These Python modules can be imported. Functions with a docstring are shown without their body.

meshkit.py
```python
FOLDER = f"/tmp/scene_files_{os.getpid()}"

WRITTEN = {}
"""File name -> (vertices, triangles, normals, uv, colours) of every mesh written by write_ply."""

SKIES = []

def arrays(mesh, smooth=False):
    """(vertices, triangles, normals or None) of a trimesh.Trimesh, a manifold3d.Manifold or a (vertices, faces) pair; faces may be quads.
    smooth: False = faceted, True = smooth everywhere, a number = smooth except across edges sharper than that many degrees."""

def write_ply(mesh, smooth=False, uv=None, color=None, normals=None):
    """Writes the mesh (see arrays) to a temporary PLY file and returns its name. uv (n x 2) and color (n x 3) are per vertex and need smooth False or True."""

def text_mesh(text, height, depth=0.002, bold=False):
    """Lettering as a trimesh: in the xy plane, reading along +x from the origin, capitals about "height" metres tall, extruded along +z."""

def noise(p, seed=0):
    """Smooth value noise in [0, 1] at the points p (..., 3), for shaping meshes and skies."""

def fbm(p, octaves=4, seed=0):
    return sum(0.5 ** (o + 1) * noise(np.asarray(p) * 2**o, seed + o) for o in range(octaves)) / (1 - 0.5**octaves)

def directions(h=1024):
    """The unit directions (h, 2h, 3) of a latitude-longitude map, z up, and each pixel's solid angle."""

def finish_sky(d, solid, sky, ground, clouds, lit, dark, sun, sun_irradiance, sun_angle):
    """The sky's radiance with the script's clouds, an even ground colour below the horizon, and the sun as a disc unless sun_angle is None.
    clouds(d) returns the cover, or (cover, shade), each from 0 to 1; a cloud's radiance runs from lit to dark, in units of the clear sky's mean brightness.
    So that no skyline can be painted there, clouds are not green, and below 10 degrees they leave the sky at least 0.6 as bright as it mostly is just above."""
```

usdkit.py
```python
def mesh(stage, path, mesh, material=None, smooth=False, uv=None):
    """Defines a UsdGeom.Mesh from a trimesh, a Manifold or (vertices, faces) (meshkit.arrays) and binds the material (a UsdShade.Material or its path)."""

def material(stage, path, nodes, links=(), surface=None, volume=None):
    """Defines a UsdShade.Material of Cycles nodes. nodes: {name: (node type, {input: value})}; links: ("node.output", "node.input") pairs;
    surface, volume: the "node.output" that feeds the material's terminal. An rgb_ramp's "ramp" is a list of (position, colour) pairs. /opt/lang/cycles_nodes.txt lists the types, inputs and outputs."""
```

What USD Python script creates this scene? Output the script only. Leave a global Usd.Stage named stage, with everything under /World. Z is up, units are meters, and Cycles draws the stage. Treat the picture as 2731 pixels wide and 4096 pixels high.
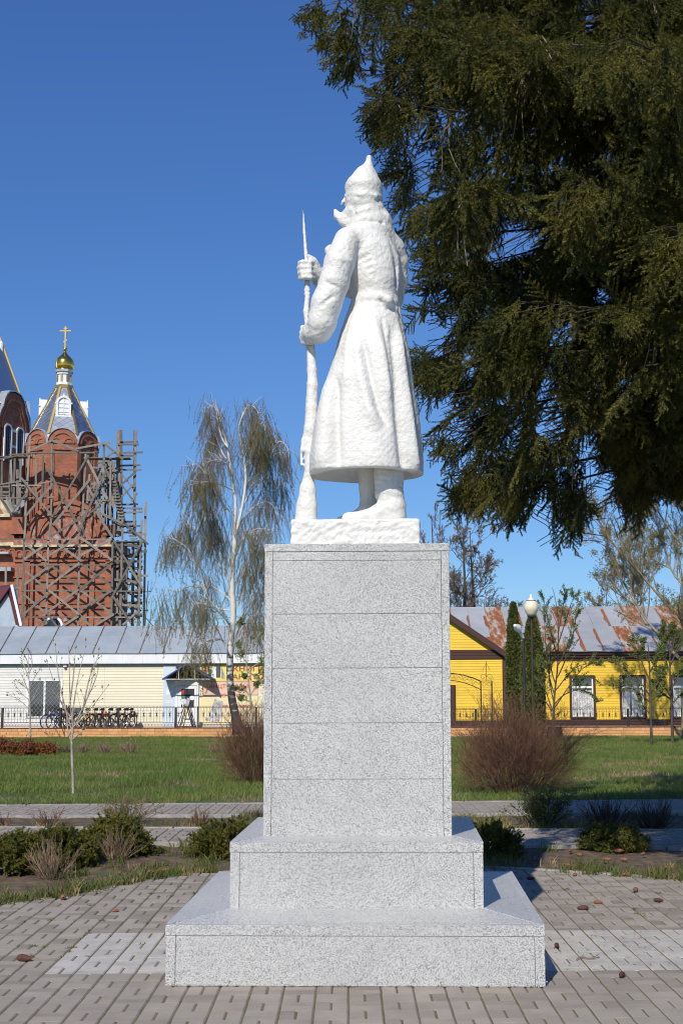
import math, random
import numpy as np
import trimesh
import usdkit, meshkit
from pxr import Usd, UsdGeom, UsdLux, UsdShade, Gf, Sdf, Vt

stage = Usd.Stage.CreateInMemory()
UsdGeom.SetStageUpAxis(stage, UsdGeom.Tokens.z)
UsdGeom.SetStageMetersPerUnit(stage, 1.0)
WORLD = UsdGeom.Xform.Define(stage, '/World')
stage.SetDefaultPrim(WORLD.GetPrim())
UsdGeom.Scope.Define(stage, '/World/Looks')

# ------------------------------------------------------------------ camera
EYE = np.array([0.0, 0.0, 1.8])
FPX, PITCH, ROLL, YAW, CX, CY = 5061.4, 0.1223, -0.0031, -0.0263, 104.9, 92.8
IMW, IMH = 2731.0, 4096.0
_cp, _sp, _cr, _sr, _cy, _sy = math.cos(PITCH), math.sin(PITCH), math.cos(ROLL), math.sin(ROLL), math.cos(YAW), math.sin(YAW)
FWD = np.array([_sy*_cp, _cy*_cp, _sp])
_r0 = np.array([_cy, -_sy, 0.0]); _u0 = np.cross(_r0, FWD)
RIGHT = _r0*_cr + _u0*_sr
UP = -_r0*_sr + _u0*_cr
cam = UsdGeom.Camera.Define(stage, '/World/camera')
cam.CreateFocalLengthAttr(FPX*24.0/IMW)
cam.CreateHorizontalApertureAttr(24.0)
cam.CreateVerticalApertureAttr(24.0*IMH/IMW)
cam.CreateHorizontalApertureOffsetAttr(-CX*24.0/IMW)
cam.CreateVerticalApertureOffsetAttr(CY*24.0/IMW)
cam.CreateClippingRangeAttr(Gf.Vec2f(0.1, 2000))
cam.CreateExposureAttr(EXPOSURE := 0.0)
M = Gf.Matrix4d(*RIGHT, 0, *UP, 0, *(-FWD), 0, *EYE, 1)
cam.AddTransformOp().Set(M)

# ------------------------------------------------------------------ sun and sky
SUN_EL, SUN_AZ = math.radians(40.0), math.radians(196.5)     # azimuth clockwise from +y of the direction towards the sun
SUN = np.array([math.sin(SUN_AZ)*math.cos(SUN_EL), math.cos(SUN_AZ)*math.cos(SUN_EL), math.sin(SUN_EL)])
sun = UsdLux.DistantLight.Define(stage, '/World/sun')
sun.CreateNormalizeAttr(True); sun.CreateIntensityAttr(1.2); sun.CreateAngleAttr(0.53); sun.CreateColorAttr(Gf.Vec3f(1.0, 0.93, 0.82))
_z = SUN; _x = np.cross([0, 0, 1.0], _z); _x /= np.linalg.norm(_x); _y = np.cross(_z, _x)
sun.AddTransformOp().Set(Gf.Matrix4d(*_x, 0, *_y, 0, *_z, 0, 0, 0, 0, 1))
dome = UsdLux.DomeLight.Define(stage, '/World/sky')
dome.GetPrim().SetCustomDataByKey('kind', 'structure')
skymat = usdkit.material(stage, '/World/Looks/sky', {
    's': ('sky_texture', {'sky_type': 'single_scattering', 'sun_disc': False, 'sun_elevation': SUN_EL, 'sun_rotation': SUN_AZ, 'altitude': 200.0, 'air_density': 1.0, 'aerosol_density': 0.1, 'ozone_density': 6.0}),
    'x': ('separate_color', {}), 'pg': ('math', {'math_type': 'power', 'value2': 0.92}), 'pb': ('math', {'math_type': 'power', 'value2': 0.75}), 'c': ('combine_color', {}),
    't': ('mix_color', {'blend_type': 'multiply', 'fac': 1.0, 'b': (0.90, 1.30, 2.36), 'use_clamp': False}), 'b': ('background_shader', {'strength': 0.075})},
    [('s.color', 'x.color'), ('x.r', 'c.r'), ('x.g', 'pg.value1'), ('pg.value', 'c.g'), ('x.b', 'pb.value1'), ('pb.value', 'c.b'), ('c.color', 't.a'), ('t.result', 'b.color')], surface='b.background')
UsdShade.MaterialBindingAPI.Apply(dome.GetPrim()).Bind(skymat)

# ------------------------------------------------------------------ helpers
def ray(px, py):
    d = FWD*FPX + RIGHT*(px - IMW/2 - CX) - UP*(py - IMH/2 - CY)
    return d/d[1]
def at(px, py, Y):
    """The point of the plane y = Y that the photograph shows at (px, py)."""
    return EYE + ray(px, py)*Y
def gz(y):
    """Height of the ground: level round the monument, then falling gently."""
    return -0.35*np.clip((np.asarray(y, float) - 18.0)/42.0, 0, 1)
def G(px, py):
    d = ray(px, py); Y = 12.0
    for _ in range(30):
        Y = (EYE[2] - float(gz(Y)))/max(-d[2], 1e-4)
    return EYE + d*Y
def project(p):
    q = np.asarray(p, float) - EYE; w = q @ FWD
    return np.stack([IMW/2 + CX + FPX*(q @ RIGHT)/w, IMH/2 + CY - FPX*(q @ UP)/w], -1)

_names = {}
_loc = {'/World': np.zeros(3)}
def _path(parent, name):
    base = str(parent.GetPath()) if parent is not None else '/World'
    k = (base, name); n = _names.get(k, 0); _names[k] = n + 1
    return base, f'{base}/{name}' + (f'_{n:03d}' if n else '')
def tag(p, label=None, cat=None, group=None, kind=None):
    for k, v in (('label', label), ('category', cat), ('group', group), ('kind', kind)):
        if v: p.SetCustomDataByKey(k, v)
    return p
def thing(name, label, cat, loc=(0, 0, 0), group=None, kind=None):
    _, path = _path(None, name)
    x = UsdGeom.Xform.Define(stage, path); x.AddTranslateOp().Set(Gf.Vec3d(*map(float, loc)))
    _loc[path] = np.array(loc, float)
    return tag(x.GetPrim(), label, cat, group, kind)
def obj(name, mesh, m, parent=None, smooth=False, label=None, cat=None, group=None, kind=None):
    base, path = _path(parent, name)
    if isinstance(mesh, MB): mesh = mesh.get()
    if isinstance(mesh, trimesh.Trimesh): mesh = (mesh.vertices, mesh.faces)
    if not isinstance(mesh, tuple): mesh = meshkit.arrays(mesh)[:2]
    v = np.asarray(mesh[0], float) - _loc[base]
    p = usdkit.mesh(stage, path, (v, mesh[1]), MATS[m] if isinstance(m, str) else m, smooth=smooth).GetPrim()
    _loc[path] = _loc[base]
    return tag(p, label, cat, group, kind)
def copy_of(src, name, loc, rz=0.0, scale=1.0, label=None, group=None, parent=None):
    """Another individual of the thing src, with its parts."""
    _, path = _path(parent, name)
    x = UsdGeom.Xform.Define(stage, path)
    x.AddTranslateOp().Set(Gf.Vec3d(*map(float, loc))); x.AddRotateZOp().Set(math.degrees(rz))
    if scale != 1.0: x.AddScaleOp().Set(Gf.Vec3f(*([scale]*3 if np.ndim(scale) == 0 else scale)))
    p = x.GetPrim(); p.GetReferences().AddInternalReference(src.GetPath()); p.SetInstanceable(True)
    cd = src.GetCustomData()
    return tag(p, label or cd.get('label'), cd.get('category'), group or cd.get('group'))

def quads(f):
    f = np.asarray(f); return np.vstack([f[:, [0, 1, 2]], f[:, [0, 2, 3]]])
_BOXF = quads([[0, 3, 2, 1], [4, 5, 6, 7], [0, 1, 5, 4], [1, 2, 6, 5], [2, 3, 7, 6], [3, 0, 4, 7]])
class MB:
    """Collects shapes into one mesh."""
    def __init__(s): s.v, s.f, s.n, s.tw = [], [], 0, []
    def add(s, v, f):
        v = np.asarray(v, float); s.v.append(v); s.f.append(np.asarray(f, int) + s.n); s.n += len(v); return s
    def mesh(s, m): return s.add(m.vertices, m.faces)
    def twig(s, pts, r0, r1):
        """A thin three-sided stem, built later together with all others."""
        s.tw.append((pts, r0, r1)); return s
    def get(s):
        groups = {}
        for t in s.tw: groups.setdefault(len(t[0]), []).append(t)
        s.tw = []
        for m, g in groups.items():
            P = np.array([t[0] for t in g], float); R = np.linspace(0, 1, m)[None]*np.array([t[2] - t[1] for t in g])[:, None] + np.array([t[1] for t in g])[:, None]
            T = np.gradient(P, axis=1); T /= np.maximum(np.linalg.norm(T, axis=2, keepdims=True), 1e-9)
            ref = np.where(np.abs(T[..., 2:]).mean(1, keepdims=True) < 0.8, [[[0, 0, 1.0]]], [[[1.0, 0.3, 0]]]); A = np.cross(T, np.broadcast_to(ref, T.shape)); A /= np.maximum(np.linalg.norm(A, axis=2, keepdims=True), 1e-9); B = np.cross(T, A)
            th = np.arange(3)*2*np.pi/3; V = P[:, :, None] + R[:, :, None, None]*(A[:, :, None]*np.cos(th)[:, None] + B[:, :, None]*np.sin(th)[:, None])
            i, j = np.meshgrid(np.arange(m - 1), np.arange(3), indexing='ij'); j2 = (j + 1) % 3; f = quads(np.stack([i*3 + j, i*3 + j2, (i + 1)*3 + j2, (i + 1)*3 + j], -1).reshape(-1, 4))
            s.add(V.reshape(-1, 3), (np.arange(len(g))[:, None, None]*m*3 + f).reshape(-1, 3))
        return np.vstack(s.v), np.vstack(s.f)
    def box(s, lo, hi):
        (a, b, c), (d, e, g) = lo, hi
        return s.add([[a, b, c], [d, b, c], [d, e, c], [a, e, c], [a, b, g], [d, b, g], [d, e, g], [a, e, g]], _BOXF)
    def bbox(s, lo, hi, r=0.004):
        """A box with chamfered edges."""
        lo, hi = np.array(lo, float), np.array(hi, float); r = min(r, (hi - lo).min()*0.45)
        pts = []
        for k in range(3):
            a, b = lo + r, hi - r; a[k], b[k] = lo[k], hi[k]
            pts += [[x, y, z] for x in (a[0], b[0]) for y in (a[1], b[1]) for z in (a[2], b[2])]
        h = trimesh.convex.convex_hull(np.array(pts)); return s.mesh(h)
    def bar(s, p, q, w, h=None, up=(0, 0, 1)):
        p, q = np.asarray(p, float), np.asarray(q, float); h = h or w
        d = q - p; d = d/np.linalg.norm(d); u = np.asarray(up, float)
        a = np.cross(d, u)
        if np.linalg.norm(a) < 1e-3: a = np.cross(d, [0, 1.0, 0])
        a /= np.linalg.norm(a); b = np.cross(a, d)
        c = [-a*w/2 - b*h/2, a*w/2 - b*h/2, a*w/2 + b*h/2, -a*w/2 + b*h/2]
        return s.add([p + x for x in c] + [q + x for x in c], _BOXF)
    def tube(s, pts, r, n=6, cap=True):
        pts = np.asarray(pts, float); m = len(pts); r = np.broadcast_to(np.asarray(r, float), (m,))
        t = np.gradient(pts, axis=0); t /= np.maximum(np.linalg.norm(t, axis=1, keepdims=True), 1e-9)
        ref = np.array([0, 0, 1.0]) if abs(t[:, 2]).mean() < 0.8 else np.array([1.0, 0.3, 0])
        a = np.cross(t, ref); a /= np.maximum(np.linalg.norm(a, axis=1, keepdims=True), 1e-9); b = np.cross(t, a)
        th = np.arange(n)*2*np.pi/n
        v = pts[:, None] + r[:, None, None]*(a[:, None]*np.cos(th)[None, :, None] + b[:, None]*np.sin(th)[None, :, None])
        i, j = np.meshgrid(np.arange(m - 1), np.arange(n), indexing='ij'); j2 = (j + 1) % n
        f = quads(np.stack([i*n + j, i*n + j2, (i + 1)*n + j2, (i + 1)*n + j], -1).reshape(-1, 4))
        if cap and n > 2:
            k = np.arange(1, n - 1); z = np.zeros_like(k)
            f = np.vstack([f, np.stack([z, k + 1, k], 1), np.stack([z, k, k + 1], 1) + (m - 1)*n])
        return s.add(v.reshape(-1, 3), f)
    def lathe(s, prof, c=(0, 0, 0), n=24, ax=None):
        """prof: (radius, z) pairs."""
        prof = np.asarray(prof, float); th = np.arange(n)*2*np.pi/n; m = len(prof)
        v = np.stack([prof[:, None, 0]*np.cos(th), prof[:, None, 0]*np.sin(th), np.repeat(prof[:, 1:], n, 1)], -1) + np.asarray(c, float)
        i, j = np.meshgrid(np.arange(m - 1), np.arange(n), indexing='ij'); j2 = (j + 1) % n
        return s.add(v.reshape(-1, 3), quads(np.stack([i*n + j, i*n + j2, (i + 1)*n + j2, (i + 1)*n + j], -1).reshape(-1, 4)))
    def slab(s, poly, axis, lo, hi):
        """An outline (list of 2-d points) extruded along an axis from lo to hi; the outline fills the other two axes in order."""
        from shapely.geometry import Polygon
        P = poly if hasattr(poly, 'exterior') else Polygon(poly)
        m = trimesh.creation.extrude_polygon(P, hi - lo, engine='earcut'); v = np.array(m.vertices); v[:, 2] += lo
        f = np.array(m.faces)
        if axis == 'y': v = v[:, [0, 2, 1]]; f = f[:, ::-1]
        elif axis == 'x': v = v[:, [2, 0, 1]]
        return s.add(v, f)
    def poly3(s, pts, thick=None):
        """A planar outline in space, fan-triangulated, with thickness along its normal."""
        p = np.asarray(pts, float); n = np.cross(p[1] - p[0], p[2] - p[0]); n /= np.linalg.norm(n); k = len(p)
        f = [[0, i, i + 1] for i in range(1, k - 1)]
        if not thick: return s.add(p, f)
        v = np.vstack([p, p - n*thick]); g = [[k, k + i + 1, k + i] for i in range(1, k - 1)]
        for i in range(k):
            j = (i + 1) % k; g += [[i, k + i, k + j], [i, k + j, j]]
        return s.add(v, f + g)
def instancer(name, protos, pts, quats, scales, idx, m, parent=None, **kw):
    """One part (or thing) of countless alike pieces: protos are meshes or (mesh, material)."""
    base, path = _path(parent, name)
    pi = UsdGeom.PointInstancer.Define(stage, path)
    _loc[path] = np.zeros(3)
    targets = []
    for k, pm in enumerate(protos):
        mm = m
        if isinstance(pm, tuple) and len(pm) == 2 and isinstance(pm[1], str): pm, mm = pm
        q = f'{path}/piece_{k:03d}' if k else f'{path}/piece'
        usdkit.mesh(stage, q, pm.get() if isinstance(pm, MB) else pm, MATS[mm])
        targets.append(q)
    pi.CreatePrototypesRel().SetTargets([Sdf.Path(t) for t in targets])
    pts = np.asarray(pts, float) - _loc[base]
    pi.CreatePositionsAttr(Vt.Vec3fArray.FromNumpy(pts.astype(np.float32)))
    q = np.asarray(quats, np.float16)      # w x y z
    pi.CreateOrientationsAttr(Vt.QuathArray([Gf.Quath(float(a), float(b), float(c), float(d)) for a, b, c, d in q]))
    sc = np.asarray(scales, np.float32)
    if sc.ndim == 1: sc = np.repeat(sc[:, None], 3, 1)
    pi.CreateScalesAttr(Vt.Vec3fArray.FromNumpy(sc.astype(np.float32)))
    pi.CreateProtoIndicesAttr(Vt.IntArray.FromNumpy(np.asarray(idx, np.int32)))
    p = pi.GetPrim(); p.SetCustomDataByKey('kind', kw.pop('kind', 'stuff'))
    return tag(p, **kw)
def quat_z(a): a = np.asarray(a); return np.stack([np.cos(a/2), 0*a, 0*a, np.sin(a/2)], -1)
def quat_frames(x, z):
    """Quaternions that take +x to x, and +z as near to z as possible."""
    from scipy.spatial.transform import Rotation
    x = np.asarray(x, float); x = x/np.linalg.norm(x, axis=1, keepdims=True); z = np.broadcast_to(np.asarray(z, float), x.shape)
    y = np.cross(z, x); l = np.linalg.norm(y, axis=1, keepdims=True); y = np.where(l < 1e-4, [[0, 1.0, 0]], y/np.maximum(l, 1e-9)); z = np.cross(x, y)
    q = Rotation.from_matrix(np.stack([x, y, z], -1)).as_quat(); return q[:, [3, 0, 1, 2]]

# ------------------------------------------------------------------ materials
MATS = {}
def mat(name, col, rough=0.6, metal=0.0, var=0.0, vscale=3.0, bump=0.0, bscale=60.0, spec=0.5, rnd=0.0, col2=None, ramp=(0.4, 0.6), detail=5.0, coat=0.0, stretch=(1, 1, 1), trans=0.0, tcol=None, bdist=0.02):
    """Principled paint: col varied by noise (towards col2, or by +-var), per-object by rnd, with fine relief."""
    col = tuple(map(float, col)); nodes = {'p': ('principled_bsdf', {'base_color': col, 'roughness': rough, 'metallic': metal, 'specular_ior_level': spec, 'coat_weight': coat}), 'g': ('geometry', {}),
        'mp': ('mapping', {'scale': stretch})}
    links = [('g.position', 'mp.vector')]; out = None
    if var or col2 is not None:
        a = tuple(c*(1 - var) for c in col); b = tuple(min(c*(1 + var), 1) for c in col) if col2 is None else tuple(map(float, col2))
        a = a if col2 is None else col
        nodes['n'] = ('noise_texture', {'scale': vscale, 'detail': detail, 'roughness': 0.65}); nodes['r'] = ('rgb_ramp', {'ramp': [(ramp[0], a), (ramp[1], b)]})
        links += [('mp.vector', 'n.vector'), ('n.fac', 'r.fac')]; out = 'r.color'
    if rnd:
        nodes['oi'] = ('object_info', {}); nodes['rr'] = ('rgb_ramp', {'ramp': [(0, (1 - rnd,)*3), (1, (1 + rnd, 1 + rnd, 1 + rnd))]}); nodes['mx'] = ('mix_color', {'blend_type': 'multiply', 'fac': 1.0, 'a': col, 'use_clamp': False})
        links += [('oi.random', 'rr.fac'), ('rr.color', 'mx.b')] + ([(out, 'mx.a')] if out else []); out = 'mx.result'
    if out: links.append((out, 'p.base_color'))
    if bump:
        nodes['bn'] = ('noise_texture', {'scale': bscale, 'detail': 4.0}); nodes['b'] = ('bump', {'strength': bump, 'distance': bdist})
        links += [('mp.vector', 'bn.vector'), ('bn.fac', 'b.height'), ('b.normal', 'p.normal')]
    surf = 'p.BSDF'
    if trans:
        nodes['t'] = ('translucent_bsdf', {'color': tcol or col}); nodes['m'] = ('mix_closure', {'fac': trans}); links += [('p.BSDF', 'm.closure1'), ('t.BSDF', 'm.closure2')]
        if out and tcol is None: links.append((out, 't.color'))
        surf = 'm.closure'
    MATS[name] = usdkit.material(stage, '/World/Looks/' + name, nodes, links, surface=surf)
    return MATS[name]
def glass(name, tint=(0.02, 0.025, 0.03), see=0.6):
    MATS[name] = usdkit.material(stage, '/World/Looks/' + name, {'t': ('transparent_bsdf', {'color': (see,)*3}), 'g': ('glossy_bsdf', {'color': (0.9, 0.9, 0.9), 'roughness': 0.03}), 'm': ('mix_closure', {'fac': 0.09})},
        [('t.BSDF', 'm.closure1'), ('g.BSDF', 'm.closure2')], surface='m.closure')
# ------------------------------------------------------------------ palette
# granite: pale ground with grey and black flecks
MATS['granite'] = usdkit.material(stage, '/World/Looks/granite', {
    'g': ('geometry', {}), 'v': ('voronoi_texture', {'scale': 230.0, 'randomness': 1.0}), 'n': ('noise_texture', {'scale': 165.0, 'detail': 3.0, 'roughness': 0.7}),
    'n2': ('noise_texture', {'scale': 1.1, 'detail': 3.0}), 'sv': ('separate_color', {}),
    'r': ('rgb_ramp', {'ramp': [(0, (0.11, 0.11, 0.12)), (0.10, (0.19, 0.19, 0.20)), (0.2, (0.38, 0.38, 0.385)), (0.45, (0.535, 0.535, 0.52)), (1, (0.68, 0.68, 0.655))]}),
    'r2': ('rgb_ramp', {'ramp': [(0.36, (0.15, 0.15, 0.16)), (0.43, (0.88, 0.88, 0.88)), (0.6, (1, 1, 1)), (0.75, (1.1, 1.1, 1.1))]}),
    'r3': ('rgb_ramp', {'ramp': [(0.3, (0.92, 0.92, 0.93)), (0.7, (1.04, 1.04, 1.03))]}),
    'm': ('mix_color', {'blend_type': 'multiply', 'fac': 1.0}), 'm2': ('mix_color', {'blend_type': 'multiply', 'fac': 1.0}),
    'p': ('principled_bsdf', {'roughness': 0.42, 'specular_ior_level': 0.4})},
    [('g.position', 'v.vector'), ('g.position', 'n.vector'), ('g.position', 'n2.vector'), ('v.color', 'sv.color'), ('sv.r', 'r.fac'), ('n.fac', 'r2.fac'), ('n2.fac', 'r3.fac'), ('r.color', 'm.a'), ('r2.color', 'm.b'), ('m.result', 'm2.a'), ('r3.color', 'm2.b'), ('m2.result', 'p.base_color')], surface='p.BSDF')
mat('joint_dark', (0.03, 0.03, 0.03), 0.9)
mat('steel', (0.55, 0.55, 0.55), 0.3, metal=1.0)
mat('white_plaster', (0.60, 0.59, 0.56), 0.5, col2=(0.71, 0.705, 0.685), vscale=5, ramp=(0.3, 0.7), bump=0.34, bscale=34, bdist=0.03, spec=0.35)
mat('paver_grey', (0.298, 0.266, 0.230), 0.85, var=0.16, vscale=2.2, ramp=(0.3, 0.7), bump=0.5, bscale=120, bdist=0.004, rnd=0.05, spec=0.2)
mat('paver_brown', (0.268, 0.236, 0.200), 0.85, var=0.18, vscale=3.0, ramp=(0.3, 0.7), bump=0.5, bscale=120, bdist=0.004, rnd=0.1, spec=0.2)
mat('paver_pale', (0.405, 0.385, 0.355), 0.8, var=0.22, vscale=3.5, ramp=(0.3, 0.7), bump=0.4, bscale=120, bdist=0.003, rnd=0.1)
mat('joint_moss', (0.15, 0.125, 0.085), 0.95, col2=(0.10, 0.105, 0.035), vscale=4, ramp=(0.45, 0.6), bump=0.6, bscale=70)
mat('soil', (0.055, 0.037, 0.024), 0.95, col2=(0.17, 0.12, 0.075), vscale=7.0, ramp=(0.35, 0.7), bump=1.0, bscale=25, detail=8)
mat('turf', (0.055, 0.095, 0.018), 0.95, col2=(0.12, 0.12, 0.035), vscale=0.6, ramp=(0.45, 0.72), bump=1.0, bscale=30, detail=8)
mat('kerb_stone', (0.30, 0.29, 0.27), 0.85, var=0.2, vscale=4, bump=0.4, bscale=80)

# ------------------------------------------------------------------ the ground
def sheet(x0, x1, ys, dz):
    b = MB(); ys = np.asarray(ys, float)
    for a, c in zip(ys[:-1], ys[1:]):
        b.add([[x0, a, gz(a) + dz], [x1, a, gz(a) + dz], [x1, c, gz(c) + dz], [x0, c, gz(c) + dz]], [[0, 1, 2], [0, 2, 3]])
    return b
obj('ground', sheet(-700, 700, [-60, 18, 60, 1500], -0.03), 'turf', kind='structure')

def strip(p, q, r, s, dz, nx=24):
    """A sheet between the edges p-q (near) and r-s (far)."""
    p, q, r, s = (np.array(k, float) for k in (p, q, r, s)); b = MB()
    t = np.linspace(0, 1, nx)[:, None]; a, c = p + (q - p)*t, r + (s - r)*t; m = (a + c)/2
    rows = [np.column_stack([k, gz(k[:, 1]) + dz]) for k in (a, m, c)]
    v = np.vstack(rows); f = []
    for j in range(2):
        for i in range(nx - 1):
            f.append([j*nx + i, j*nx + i + 1, (j + 1)*nx + i + 1, (j + 1)*nx + i])
    return b.add(v, quads(f))

PV = math.radians(2.4)                                  # the paving lies a little askew to the monument
_pc, _ps = math.cos(PV), math.sin(PV)
def pv_xy(a, b): return a*_pc - b*_ps, a*_ps + b*_pc    # paving axes -> world
PAV = 0.196
from shapely.geometry import Polygon, Point, LineString
from shapely import contains_xy
plaza_edge = [G(0, 3620)[:2], G(230, 3590)[:2], G(450, 3545)[:2], G(700, 3505)[:2], G(871, 3488)[:2], (-0.6, 13.35), (0.4, 13.38), G(1936, 3470)[:2], G(2200, 3484)[:2], G(2450, 3500)[:2], G(2731, 3523)[:2]]
plaza_poly = Polygon([(-9, 2.0), (-9, 8.6), (-5.2, 10.2)] + [tuple(p) for p in plaza_edge] + [(3.6, 12.2), (6.0, 11.0), (9, 9.5), (9, 2.0)])
def paver_mesh(cx, cy, w, d, z, rot, tilt, r=0.007):
    """A block with a chamfered rim, top at z."""
    hw, hd = w/2, d/2
    ring = lambda k: np.array([[-hw + k, -hd + k*0.02], [hw - k, -hd + k*0.02], [hw - k, hd - k*0.02], [-hw + k, hd - k*0.02]])
    v = np.vstack([np.column_stack([ring(0), np.full(4, z - 0.05)]), np.column_stack([ring(0), np.full(4, z - r*0.8)]), np.column_stack([ring(r), np.full(4, z)])])
    v[:, 2] += v[:, 0]*tilt[0] + v[:, 1]*tilt[1]
    c, s = math.cos(rot), math.sin(rot); x = v[:, 0]*c - v[:, 1]*s + cx; y = v[:, 0]*s + v[:, 1]*c + cy
    f = []
    for a in (0, 4):
        for i in range(4): f.append([a + i, a + (i + 1) % 4, a + 4 + (i + 1) % 4, a + 4 + i])
    f.append([8, 9, 10, 11])
    return np.column_stack([x, y, v[:, 2]]), quads(f)
rng = np.random.default_rng(5)
pale_left, pale_right = G(248, 3890)[0] - 0.02, 6.5
def pv_ab(x, y): return (x*_pc + y*_ps)/PAV, (-x*_ps + y*_pc)/PAV
PI0, PJ0, PJ1 = round(pv_ab(pale_left, 8.4)[0]), round(pv_ab(-1.8, 8.36)[1]), round(pv_ab(-1.8, 9.75)[1])
def tone(x, y, i=None, j=None):
    if PI0 <= i < PI0 + 60 and PJ0 <= j < PJ1: return 'paver_pale'
    return 'paver_brown' if rng.random() < 0.35 else 'paver_grey'
def lay_pavers(inside, x0, x1, y0, y1, skip=None):
    out = []
    n = PAV; gap = 0.007
    for i in range(int(x0/n) - 2, int(x1/n) + 2):
        for j in range(int(y0/n) - 2, int(y1/n) + 2):
            for k in range(2):
                if (i + j) % 2: a, b, w, d = (i + 0.25 + 0.5*k)*n, (j + 0.5)*n, n/2, n
                else: a, b, w, d = (i + 0.5)*n, (j + 0.25 + 0.5*k)*n, n, n/2
                x, y = pv_xy(a, b)
                if not inside(x, y) or (skip and skip(x, y)): continue
                t = tone(x, y, i, j)
                out.append((x, y, t, paver_mesh(x, y, w - 0.0105 + rng.normal(0, 0.0015), d - 0.0022, float(gz(y)) + rng.normal(0, 0.0008), PV + rng.normal(0, 0.003), rng.normal(0, 0.004, 2))))
    return out
WS = 1.125
PX0, PYC, W1, W2, W3, H1, H1B, H2, H2B, H3 = -0.2667*WS, 8.1608*WS, 2.0681*WS, 1.4504*WS, 1.1098*WS, 0.3251*WS, 0.3651*WS, 0.732*WS, 0.7505*WS, 2.486*WS
under = lambda x, y: abs(x - PX0) < W1/2 - 0.25 and abs(y - PYC) < W1/2 - 0.25
plaza = thing('plaza_paving', None, None, kind='structure')
bed = MB(); bb = trimesh.creation.extrude_polygon(plaza_poly, 0.01, engine='earcut'); bed.add(np.array(bb.vertices) - [0, 0, 0.0165], bb.faces)
obj('mortar_bed', bed, 'joint_moss', plaza)
allp = lay_pavers(lambda x, y: contains_xy(plaza_poly, x, y), -9, 9, 2.2, 14, under)
def seen(x, y, z=0.0):
    q = project((x, y, z)); return -60 < q[0] < IMW + 60 and q[1] < IMH + 40
near = sorted([p for p in allp if seen(p[0], p[1])], key=lambda p: p[1])
single, rest = near[:300], {id(p) for p in near[:300]}
for x, y, t, m in single: obj('paver', m, t, plaza)
for t in ('paver_grey', 'paver_brown', 'paver_pale'):
    b = MB()
    for p in allp:
        if p[2] == t and id(p) not in rest: b.add(*p[3])
    obj('paver_field', b, t, plaza, kind='stuff')

# soil bed between the plaza and the lawn
def lumpy(x0, x1, y0, y1, step, base, amp, scale, seed, keep=None):
    xs, ys = np.arange(x0, x1 + step, step), np.arange(y0, y1 + step, step)
    X, Y = np.meshgrid(xs, ys, indexing='ij')
    Z = gz(Y) + base + amp*(meshkit.fbm(np.stack([X*scale, Y*scale, 0*X], -1), 4, seed) - 0.5)*2
    ny = len(ys); i, j = np.meshgrid(np.arange(len(xs) - 1), np.arange(ny - 1), indexing='ij')
    f = np.stack([i*ny + j, (i + 1)*ny + j, (i + 1)*ny + j + 1, i*ny + j + 1], -1).reshape(-1, 4)
    if keep is not None:
        k = keep(X, Y).ravel(); f = f[k[f].all(1)]
    u, f = np.unique(f, return_inverse=True); return np.stack([X, Y, Z], -1).reshape(-1, 3)[u], quads(f.reshape(-1, 4))
path1 = [(-14, 16.05), (12, 14.2), (-14, 17.3), (12, 16.3)]
path2 = [(-14, 18.15), (12, 19.3), (-14, 19.75), (12, 22.0)]
path1_poly = Polygon([path1[0], path1[1], path1[3], path1[2]]); path2_poly = Polygon([path2[0], path2[1], path2[3], path2[2]])
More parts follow.
